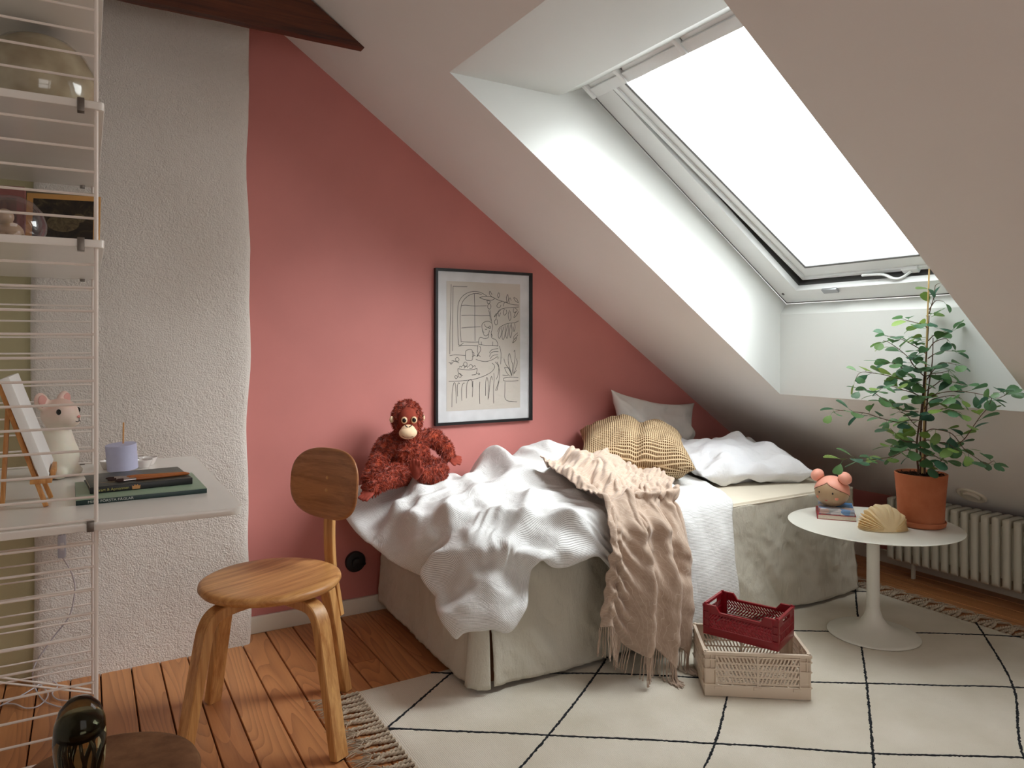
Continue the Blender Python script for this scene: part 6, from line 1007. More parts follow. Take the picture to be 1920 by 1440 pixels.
DUVET_BOTTOM = [
1038,17,15,31,25,32,25,18,19,4,21,15,11,11,-3,-9,18,33,24,28,25,26,26,22,27,36,34,32,24,31,4,23,13,5,24,31,25,26,25,26,25,25,25,26,25,25,25,25,26,26,25,25,25,26,27,-10,-7,17,-5,7,-10,-4,1,-1,7,1,-4,-3,-1,-5,19,5,-7,0,0,-2,-1,2,3,-2,-12,9,10,1,-19,23,1,-17,7,2,-5,0,-1,0,0,-1,1,0,-1,0,0,0,1,-2,0,1,1,0,-1,-3,-10,5,0,7,-15,9,-5,1,-1,6,-4,-1,0,-5,0,26,-9,0,-5,0,2,-1,-2,0,0,4,4,-5,-7,21,-7,-8,-4,8,-1,-2,-1,0,1,-2,1,-1,0,0,0,0,0,0,2,-1,-1,-1,1,-3,-2,-15,9,4,-9,15,-15,9,-7,0,0,-1,0,0,-8,26,-15,10,-4,2,-4,0,2,-1,1,0,1,-6,-14,25,-19,-2,-6,22,4,0,0,-4,0,0,0,0,0,0,0,0,0,1,-1,0,0,0,1,-1,-11,0,-8,2,-2,8,-10,15,-7,-8,3,-1,-1,-1,-1,-2,14,-6,-1,-4,3,7,0,-1,1,-1,-1,5,-8,13,-29,8,8,14,-3,-1,-1,1,-4,0,-1,1,0,0,0,0,0,0,0,0,-1,1,0,-1,0,9,-18,8,-1,-16,-3,11,-8,4,-4,-1,1,1,-1,-8,27,-20,15,-14,6,4,1,-2,1,-2,0,3,-1,2,-13,14,2,-3,-2,6,-1,-1,1,-3,-3,0,1,0,0,0,0,0,1,-1,0,1,-1,0,0,0,4,9,7,4,4,-19,-9,11,-6,-4,3,5,-8,-1,-3,19,-3,-10,11,3,2,-1,-4,-5,4,0,3,-2,-4,9,-3,-2,1,0,6,-1,0,-1,2,-7,0,-1,1,0,0,1,0,-1,0,0,0,0,0,0,0,0,7,6,1,-15,12,-12,-4,3,-5,3,1,-2,-5,22,-17,13,3,2,4,1,-11,4,2,-3,1,-1,-1,0,-6,4,0,3,1,2,0,-9,-7,3,12,-3,0,-1,1,0,-1,0,0,0,1,-1,0,0,0,0,1,-1,4,-4,14,-22,12,-15,1,7,-12,-3,7,-3,13,-1,6,3,5,-3,-8,5,0,0,0,-4,0,-9,6,5,-8,6,-8,10,0,-9,2,2,6,-4,2,0,-1,-1,0,0,1,0,0,-1,0,0,0,0,0,0,2,1,8,-4,1,0,-18,0,21,-12,-6,2,20,-24,2,11,12,-2,-14,7,0,1,1,0,2,-5,1,-7,6,2,-14,11,-10,9,-3,2,3,0,0,0,0,-3,1,0,0,-1,0,0,0,0,0,0,0,0,0,1,2,-1,-16,24,-10,-4,-5,1,18,-17,2,-6,7,3,11,-3,-4,10,-7,0,0,0,1,1,-1,0,-3,-16,5,12,-12,10,-7,5,3,1,2,-1,1,-4,1,-1,0,-1,0,0,0,0,0,0,0,0,0,0,0,-2,2,13,-28,-4,27,-17,-2,-4,7,-6,10,1,9,7,-10,2,-2,9,-8,1,0,0,0,-1,0,-4,2,2,-8,5,1,-2,4,1,0,2,1,-12,4,2,-1,0,1,0,0,0,0,0,-1,0,0,0,0,1,-6,0,10,16,-9,-25,12,-4,-6,-7,23,-6,3,21,-19,0,-2,2,-3,9,-4,-1,1,-2,0,2,0,-2,-6,8,-4,0,2,1,1,-1,-1,-16,14,0,0,0,0,0,0,0,0,0,1,0,-1,0,0,0,1,-15,-2,10,6,-8,6,-4,-3,-12,23,-4,3,15,-3,-13,2,0,1,-4,-2,4,1,-1,3,1,-3,3,-6,7,-2,4,-4,0,3,0,-1,-23,19,-2,-1,2,2,0,0,0,0,0,0,-1,1,1,-3,0,1,1,-14,-7,4,2,25,-1,-11,-13,20,3,-5,3,10,-16,0,0,4,-2,1,-2,0,1,0,-1,1,-1,-2,8,-7,3,1,-3,4,1,0,-26,19,1,-1,2,1,-1,0,0,0,0,1,0,0,1,0,1,-3,0,1,12,-24,-19,9,-5,19,-15,32,-5,2,-2,5,4,-12,1,-2,0,2,-3,1,0,1,1,0,-1,5,-6,3,-14,11,4,-3,2,6,-31,19,3,-1,1,1,0,-1,2,1,-1,0,-1,0,0,-1,1,-1,2,0,0,22,5,-23,-30,2,-5,33,5,-4,-2,3,4,-10,-2,3,-2,-1,3,1,2,-5,1,1,0,3,-7,9,-6,11,-9,1,0,-3,-3,-5,9,-1,-1,0,3,-2,2,0,-1,1,0,-1,0,0,0,0,3,0,-3,0,17,2,10,-9,-12,2,0,-9,4,1,-2,2,-7,0,0,3,-1,-2,4,-4,1,-1,0,0,-6,10,-1,5,-14,4,0,2,2,0,-3,1,0,0,1,0,1,1,0,0,0,-1,1,-1,0,0,0,0,0,3,-3,20,-3,0,10,-11,-4,-6,-6,4,1,-3,1,-4,1,-1,-1,2,0,1,1,5,-7,-2,-1,2,-3,5,-2,11,-9,-3,0,-1,4,-4,2,1,0,0,0,0,1,0,0,0,0,0,1,-1,1,-1,0,1,-2,1,-2,1,-6,16,10,-21,6,-5,7,-3,6,-11,3,-1,0,0,0,-1,-2,7,-5,6,-6,1,3,-1,-9,9,2,-3,0,-2,1,-2,-2,2,3,-1,-1,2,1,0,-1,0,0,0,0,-1,1,0,0,0,0,2,-1,-6,-4,19,-12,-10,23,-9,2,-1,3,-3,1,-3,1,0,1,0,0,0,0,0,-2,5,0,-5,4,3,-14,12,-2,0,2,-2,2,4,-5,2,1,3,-5,0,1,0,-1,1,1,-1,0,2,-1,0,1,0,0,3,-7,2,-1,-10,25,-20,14,-4,4,-1,-7,9,-2,1,0,-1,1,0,-1,0,2,1,0,1,4,-9,6,0,-6,8,-2,-5,2,-1,7,3,-4,0,0,-1,-1,0,1,0,0,2,0,2,-2,1,0,0,0,0,2,-7,8,-19,26,-22,22,-19,13,-8,-1,11,-1,1,-2,0,1,-1,1,0,-2,2,2,1,0,2,1,-14,13,-7,3,-4,4,0,-2,25,-11,-9,1,0,0,1,-1,-1,2,-1,0,2,0,1,0,0,1,0,1,1,-7,-3,-1,4,10,-20,13,9,-12,4,7,-2,0,0,0,0,1,0,-1,1,0,1,0,-3,-6,11,-4,-5,8,-1,5,-4,4,-11,11,-4,3,0,0,2,-2,0,0,0,1,-1,0,1,1,0,1,0,1,0,-2,-7,-10,10,-1,-10,10,7,3,-8,9,1,-3,0,1,0,0,1,0,1,-2,0,0,1,1,3,0,3,-3,-1,-9,1,19,-6,-14,8,1,1,1,1,-2,0,0,1,0,0,0,1,0,0,0,1,0,0,1,-1,-14,23,-13,-11,20,-12,7,1,7,-4,-1,-2,1,1,-1,1,-1,0,0,0,1,-1,-1,1,6,-14,16,-9,4,5,4,-7,-8,9,-7,7,-1,0,0,1,1,-2,0,1,0,0,1,1,0,0,0,0,0,0,-6,1,-12,21,-22,5,4,4,-13,17,-3,-1,0,0,1,0,1,0,0,0,-1,1,-1,0,2,-12,16,-13,14,-1,-4,-1,-5,-5,16,-10,6,3,0,-1,0,1,1,-1,0,1,1,0,-3,2,1,0,0,0,-5,5,-4,5,-7,18,-24,12,-1,-2,5,-1,-2,1,1,0,0,1,0,0,1,-1,1,-1,1,-6,10,-9,8,1,-5,3,-1,-2,2,2,-2,1,3,-1,1,0,0,0,1,0,-1,1,-2,4,-2,0,0,0,-4,3,2,-4,-2,-5,7,1,4,-2,0,3,-2,2,-2,1,-1,1,0,1,0,0,0,0,2,0,2,-1,-3,3,-4,2,2,-3,2,2,0,1,-2,1,1,-1,1,1,0,0,0,1,-2,4,-3,2,0,0,-4,3,1,1,-5,-5,
18,-8,-3,4,-2,0,0,1,-2,4,-2,0,0,0,1,1,0,1,-1,1,0,3,-8,7,-1,1,0,1,-1,1,0,-1,1,0,0,0,0,1,0,1,0,0,0,2,-3,2,-1,1,-3,2,3,0,-1,-7,13,-4,-7,4,-4,4,1,-3,7,-8,2,2,0,0,-2,1,2,0,2,0,0,1,-1,5,-4,0,1,0,0,1,0,-1,0,1,0,0,1,0,0,0,0,1,0,1,0,-2,3,-2,-2,2,2,0,1,1,-8,-2,8,10,-8,-8,7,1,0,-5,6,-2,1,1,2,1,0,-2,1,0,0,0,0,-1,4,-1,0,-1,1,0,2,-2,0,0,2,-1,0,0,0,1,0,1,0,0,0,-2,3,-7,5,1,2,1,0,0,-2,-7,3,2,2,2,-2,-3,3,-1,1,2,-2,-1,0,-1,3,1,1,-2,2,-3,4,0,3,-2,1,-2,1,-1,2,-2,2,0,0,0,-1,1,-1,0,1,1,0,1,1,0,1,0,-1,0,1,0,0,1,-2,3,-4,0,2,3,0,3,-5,0,1,-1,-2,2,0,1,0,1,1,1,-1,0,4,-5,1,3,2,-2,1,-4,4,-1,2,-1,0,0,1,1,-1,1,0,-2,1,1,0,0,0,1,-4,4,0,1,0,1,-3,3,-1,-3,-2,1,3,2,3,-3,-1,1,-3,0,2,1,-1,1,0,-2,2,2,0,1,-2,0,3,0,1,-2,4,2,-4,-3,2,1,-4,7,-2,0,0,0,1,-1,0,1,0,1,-1,0,2,-1,0,1,-2,2,0,1,-7,2,1,2,2,2,1,-4,-2,3,-1,1,0,2,0,-2,1,1,2,-2,1,0,2,-5,4,3,0,0,1,-2,-2,0,1,4,-2,0,1,0,0,0,-1,0,0,2,-1,-3,4,1,-1,0,-1,0,2,0,0,-7,5,-4,2,3,1,2,2,-4,1,-1,0,1,0,-1,1,-1,2,1,1,0,3,-4,2,-3,3,2,-1,-6,6,-2,0,2,-2,4,0,0,0,-1,0,1,0,1,-1,-3,3,2,0,-2,0,-1,3,-1,1,0,-4,1,-3,1,4,4,-8,3,5,-4,0,-1,4,1,-1,-1,1,-1,1,1,0,1,-2,-5,4,1,2,0,-2,2,2,-2,2,0,0,1,1,1,-1,0,1,-1,0,-1,0,2,0,0,0,-2,3,-1,1,0,1,-3,-1,5,-7,6,-1,16,-17,4,3,0,-1,-3,0,2,0,-1,0,-1,1,1,-1,1,0,0,1,-4,3,-1,1,1,-1,2,0,2,2,-1,1,-1,0,0,1,-2,-1,3,0,1,-4,1,2,0,1,0,0,0,-5,2,0,7,-6,-4,4,13,-7,0,-4,1,0,0,0,0,0,0,3,-2,-2,5,-2,0,-2,-2,4,0,0,0,2,0,0,0,0,-2,4,-1,2,1,-1,-2,1,-1,3,0,-3,4,-3,2,0,1,0,0,0,-3,0,0,5,11,-20,-1,7,6,-1,3,-3,-5,-1,2,-1,1,0,0,2,1,-1,1,0,0,0,0,0,1,-1,2,0,0,0,0,1,-1,3,-1,-1,1,1,-2,3,-1,-1,2,-5,5,0,1,-1,1,0,1,-5,1,1,2,11,4,-15,-3,-5,0,3,2,7,1,-1,1,-5,2,-1,0,3,-1,1,0,0,0,1,0,-1,-1,3,0,1,0,-2,7,-5,1,0,0,2,-1,-2,3,0,-1,-4,4,1,1,-1,1,0,0,0,-3,0,0,-3,6,21,-17,2,1,-4,0,0,1,1,0,0,2,-7,2,1,-6,6,1,-1,1,1,0,-3,5,0,-3,1,1,1,-1,1,0,0,-3,3,0,2,0,-1,-3,4,-2,2,0,0,0,0,1,0,0,-4,1,0,-3,3,7,-1,0,-6,6,-2,-1,1,0,1,-1,3,0,-2,0,4,-11,7,1,0,1,0,-1,-3,3,3,2,-2,0,2,-5,5,-1,1,-1,1,-4,5,-1,2,-7,6,0,1,-1,1,0,-1,1,0,-3,0,0,1,-4,8,2,-1,-4,4,1,2,-1,-6,1,2,0,3,-4,1,1,6,-8,3,-1,-1,2,1,-1,0,1,-3,3,2,-4,3,0,-4,7,0,-8,8,-1,-2,2,-1,2,0,0,0,0,1,0,0,0,-3,0,0,2,-3,-1,11,-6,13,-11,2,1,-6,0,1,1,-1,4,-1,-1,1,0,0,3,-2,1,-8,6,5,-3,-2,0,1,1,6,-5,1,1,-1,-7,9,-3,1,2,-8,8,0,1,-2,0,1,0,1,0,1,-4,1,1,0,-1,-1,12,-6,-1,1,0,1,-4,1,0,1,0,3,-1,0,0,0,0,-6,7,0,4,-3,-3,2,0,4,-4,1,1,0,-1,2,1,7,-9,2,-2,-4,6,1,0,1,0,-1,0,0,0,1,0,-3,0,0,2,-2,-1,2,3,1,1,0,0,-4,3,-1,0,2,1,1,-2,0,0,0,5,-7,1,3,-2,2,0,0,1,1,1,-2,1,-1,1,-3,3,0,-2,3,0,1,0,0,1,-1,0,0,0,1,0,0,-2,-1,1,0,-1,1,-1,3,-1,4,0,0,-4,4,0,0,1,1,-1,-1,0,-5,6,-6,7,0,0,-1,0,1,0,-2,2,-1,1,5,-9,2,7,-8,9,-2,-1,-2,3,0,1,-1,0,-1,1,1,-1,1,1,-3,1,0,0,1,2,-4,-1,1,5,1,-1,3,-6,2,-2,0,1,8,-7,-2,11,-5,-1,-2,1,0,1,5,-4,3,-4,0,2,-2,-3,8,2,-2,-4,0,3,-5,9,-4,1,0,0,1,-1,0,0,1,-1,0,-1,-1,0,1,-1,1,0,8,1,-9,-1,-6,13,2,-5,3,-2,-2,-4,6,5,-5,0,3,-3,1,1,0,-3,4,1,-3,1,0,3,-3,7,-9,3,4,-4,-3,6,-4,4,0,0,-6,1,5,0,-1,0,0,0,-2,0,-1,2,0,1,-1,2,1,-1,-1,6,-3,-1,2,-1,-1,-5,4,6,-9,2,4,1,1,-3,1,0,1,1,-4,2,-3,1,0,6,-2,5,-10,6,2,2,-1,-3,0,1,-5,5,2,0,0,-1,1,0,0,-2,0,0,1,1,-1,2,-1,1,1,1,1,-1,-1,1,1,0,-1,-2,3,-2,6,-4,6,-5,0,0,-2,1,-4,2,8,-2,1,0,-2,0,-2,3,0,-2,0,2,1,1,-7,4,-1,0,0,1,2,-1,0,0,-3,1,0,0,1,0,1,1,1,2,1,-3,2,-1,0,0,0,-1,2,-2,7,-14,7,-6,8,3,0,-4,0,4,1,-3,3,1,-2,1,-6,1,5,-3,0,3,0,0,0,2,0,-2,0,1,-1,1,0,-3,-1,0,-2,0,-3,7,-2,2,-3,-1,4,-2,2,1,5,-2,-2,2,-1,-2,-3,0,5,-2,4,-2,1,-3,12,-8,-6,1,0,6,0,1,-6,4,3,-2,-1,4,-4,-4,6,0,3,-2,-1,1,-1,-1,1,-7,1,2,0,0,0,0,0,1,-1,1,0,0,1,0,0,0,1,-1,1,0,0,1,-1,1,0,0,0,-3,0,-1,6,5,-1,1,-4,-4,-1,8,-1,-3,0,3,-3,2,2,-1,-2,-1,2,4,-3,-1,0,-4,6,1,-2,-1,1,0,1,0,-1,1,0,0,1,0,0,0,0,0,1,0,1,-1,0,1,0,0,1,-1,0,1,0,1,0,-1,1,0,0,1,0,-1,1,0,0,1,0,0,0,0,1,0,0,1,-1,0,1,0,1,0,2110,-11,-25,-11,-4,-10,-11,-2,0,-5,16,22,18,5,-26,-43,3,9,10,6,-2,-3,-6,-8,8,-7,-9,-10,2,1,10,-16,-14,19,3,9,3,-1,5,5,4,2,3,4,3,3,4,3,3,3,4,3,3,1,-2,7,-13,20,1,-2,-12,-5,1,14,5,1,-3,-10,-1,-24,29,10,-2,-1,-5,-9,-1,8,7,-18,20,-2,-7,-9,16,-17,-1,23,-4,-6,6,3,2,-3,1,0,1,-1,0,0,1,-1,1,1,-1,-1,0,-2,-3,-9,7,5,3,0,-22,14,-5,1,1,15,-3,-4,-1,-18,-7,49,-6,-8,-20,5,6,-4,-6,-3,13,-16,-6,19,6,-27,6,22,-1,-2,3,-4,3,2,-6,4,0,0,1,
-2,1,0,0,-2,-12,9,2,0,2,-8,-1,-6,24,-9,-12,20,-18,15,-11,0,4,1,-2,-2,-30,59,-15,4,-7,-4,-18,2,6,4,3,-1,-11,18,-2,-3,8,-4,-4,5,-6,3,-6,8,1,1,-3,0,0,0,-1,-1,0,-1,-2,5,-8,1,0,-3,-12,2,1,-14,21,9,-16,16,-5,-4,-8,6,1,-1,-14,-10,45,-10,-16,-11,5,18,4,5,-6,-1,-8,1,5,-9,5,7,2,-11,1,-3,1,-4,6,-3,9,-5,1,-1,-1,0,-1,-1,-1,-1,7,-1,-8,0,-3,7,-14,25,0,-30,-7,28,-12,8,-1,-6,0,-6,3,-23,52,-14,-11,-18,13,10,4,-5,-5,13,-6,5,-15,-19,32,-7,-2,-16,20,-21,5,4,2,2,11,-6,-2,1,-1,-1,1,0,-3,-3,6,-2,-1,2,-8,1,9,1,22,5,-3,-9,-23,24,-5,-1,-4,-9,10,-17,-15,43,-8,-18,14,7,7,-1,-6,-14,1,17,-1,-3,4,-19,12,-21,24,-29,11,2,-2,4,-3,8,-4,-3,1,4,0,0,-1,2,4,-5,-1,-1,0,5,0,-1,5,23,-3,-4,6,-12,-9,10,-1,-4,-7,-3,-23,51,-13,-7,12,1,9,1,-12,2,5,-8,-2,0,1,-26,-7,0,32,-18,20,-25,5,19,9,-5,-21,13,7,-7,-6,0,0,1,-1,-2,0,-1,0,0,0,2,1,-1,16,-4,5,-2,9,-21,8,2,-2,-10,-27,-13,58,-5,-7,13,12,-13,-1,8,0,-6,-3,-4,0,10,-4,-18,12,-21,27,-15,-9,25,-2,-1,-18,14,-4,-4,-7,3,0,-1,-1,0,1,0,0,0,0,0,0,2,3,12,0,5,2,1,-5,-17,25,-2,-15,-9,54,-20,-4,-9,-20,-6,29,8,2,-3,-1,-1,-8,1,-7,-6,-3,-18,32,-16,-10,22,0,-2,-6,-3,-1,-1,0,-7,7,1,0,-1,-4,-1,4,1,0,0,0,0,1,2,13,2,-8,11,-3,1,-8,-1,7,-4,-18,43,-16,2,-7,-4,12,2,-3,-5,4,3,1,0,-2,-7,1,6,-4,-16,-18,18,14,-8,-3,-5,-5,-2,-5,13,2,-1,1,-1,0,3,-2,-9,5,1,0,0,0,0,3,16,-2,0,-7,-6,13,-1,-17,6,-2,43,-26,8,-9,-4,11,-2,-1,-10,10,-3,5,0,0,-1,1,-2,-16,-17,-7,34,-6,-1,-5,-3,-5,-3,-2,23,-13,4,-3,0,0,0,0,2,4,-13,6,1,0,0,1,2,19,-5,1,-6,6,-8,8,-2,-6,-5,27,-5,-11,0,-3,22,-2,-16,1,-9,10,3,0,2,0,3,-5,-11,11,-16,6,2,-16,0,-3,-9,17,20,-20,0,1,-1,0,0,0,0,0,1,5,-16,8,2,0,1,2,7,-4,14,0,-2,2,-2,3,-14,27,-8,-5,-7,-4,21,-4,-2,-12,8,-4,-1,4,0,0,3,0,3,-3,-10,0,-21,16,-18,1,-5,23,14,-18,-2,-7,10,-5,-1,1,1,0,1,0,2,5,-18,9,2,1,2,8,2,5,-1,3,0,1,-5,6,2,1,-6,4,-9,11,-2,-3,1,-9,8,1,-2,0,0,-3,6,4,-2,-7,3,-8,-16,-9,-4,27,9,-10,-7,-6,11,-7,-4,8,1,-1,0,-1,0,0,4,5,-20,12,-1,3,11,12,-18,9,-7,10,-4,4,2,6,-12,-5,11,5,-5,-6,4,0,0,-1,1,1,-3,1,2,1,0,5,-1,-11,4,-12,3,2,3,0,-12,-5,9,-6,-5,15,-6,-2,-5,5,0,0,1,0,3,-3,-5,4,2,15,-9,13,-8,7,-6,6,1,2,-5,-1,8,-14,10,-2,0,-1,1,1,-5,6,-1,0,-4,5,-6,9,3,-9,-1,-7,16,5,-18,1,-11,-4,5,-9,4,10,-7,0,0,5,-12,7,0,0,0,0,9,-16,7,0,16,2,-10,11,0,-1,1,-1,0,-7,0,9,-3,1,-1,0,-3,3,-2,3,0,1,-1,0,-6,6,2,1,1,-5,3,-15,18,-15,-5,-1,-1,-8,13,-8,1,-3,-1,0,5,0,-7,7,-1,0,1,3,1,-11,9,14,3,4,-5,5,-3,1,1,-1,-1,4,-3,-1,-1,-2,-1,3,-1,1,0,-10,11,2,-5,4,-2,2,3,-1,0,-17,17,-13,3,-8,-4,2,3,0,-2,-4,-2,0,4,0,1,-1,-7,7,0,0,1,5,-7,0,21,-1,1,3,-2,1,-4,2,-3,4,-2,-1,-1,-1,1,-1,-1,0,1,-3,3,-8,11,0,-2,6,-8,6,-1,1,0,-22,11,7,-8,-8,8,-5,-1,4,3,-2,-7,0,-1,0,2,4,-10,1,1,-1,1,9,-12,18,-3,3,2,-2,3,-3,3,3,1,3,-12,2,0,-1,1,-1,0,0,0,1,-2,-3,7,1,-9,3,-5,6,3,-2,2,1,-4,3,-5,-1,4,-4,5,-4,0,3,-9,-6,11,-5,-1,2,-1,-3,0,0,-1,3,17,1,-1,-5,7,-1,3,0,7,1,-8,-3,0,0,-1,0,0,0,-1,2,-1,1,-4,3,-2,2,-2,1,-3,0,2,-2,7,3,6,-5,-2,1,-1,-3,0,1,0,3,-1,-9,6,-4,0,-1,1,0,-1,0,-1,16,5,-9,8,-3,4,-4,3,-5,4,-2,2,-1,0,-1,0,1,-1,0,0,1,0,1,0,-1,-7,1,1,6,-2,1,-1,5,2,-18,7,10,-1,-2,-2,3,0,1,0,3,1,-4,0,1,-1,1,-2,2,-1,-5,17,-2,-1,3,2,-7,6,3,4,-4,-2,-1,0,0,-1,0,0,0,0,-2,1,1,0,-2,-4,5,1,2,-1,-1,-1,2,8,0,-3,-1,-2,1,-1,-1,3,0,-1,2,0,2,0,-1,-1,1,0,0,-1,0,4,17,-6,7,0,-8,7,3,0,2,-4,0,-1,2,-1,-1,0,0,0,1,-2,1,0,0,0,0,-3,-1,-2,8,-8,4,16,-3,-3,-3,0,-1,0,1,0,0,1,0,1,-1,1,0,0,-1,0,-1,2,-1,1,0,7,11,2,-7,6,-1,2,-1,-1,1,-1,0,-1,1,0,-2,1,1,-1,0,-2,2,-2,1,-3,-5,7,0,-1,10,1,-3,2,-1,-2,2,-1,0,-1,3,-2,1,1,-1,0,1,-1,0,0,0,1,-1,0,0,-2,17,-3,2,0,3,0,1,-3,2,0,0,-1,0,0,0,-1,-2,2,0,0,-1,1,-1,3,-15,9,-2,7,0,0,1,6,-3,-2,-1,4,-1,1,0,1,-1,0,0,0,0,-1,0,1,0,1,-1,0,1,-4,2,19,1,-1,-3,0,5,-1,2,-5,2,-2,1,-1,1,1,0,-1,-3,2,0,0,-1,1,-8,5,0,1,2,-1,3,1,4,-1,-1,1,0,-4,2,2,0,0,0,0,0,0,-1,1,-1,1,0,0,1,-4,2,2,18,0,-2,4,2,-1,-1,0,0,-2,1,1,-2,0,2,-1,0,0,-1,-1,1,-1,0,1,-2,-7,7,2,0,1,1,3,0,1,0,-1,0,0,-1,1,0,0,0,0,0,0,-1,1,0,0,1,-3,1,2,0,18,-4,3,4,-2,5,-3,0,1,-4,2,-2,1,0,-1,3,-1,0,-2,0,0,-1,1,2,-11,10,-1,0,1,1,3,1,-1,0,1,-1,0,0,1,-1,0,0,0,0,0,-1,2,-1,0,1,-2,0,2,-1,0,18,0,1,0,2,-1,0,-1,2,-2,-1,3,0,-2,-1,1,0,0,1,0,-2,0,-1,-1,0,3,0,1,1,-1,4,-1,0,0,1,0,0,-1,0,0,0,1,-1,0,0,0,0,-1,2,-2,-1,2,1,0,0,20,-5,4,-2,
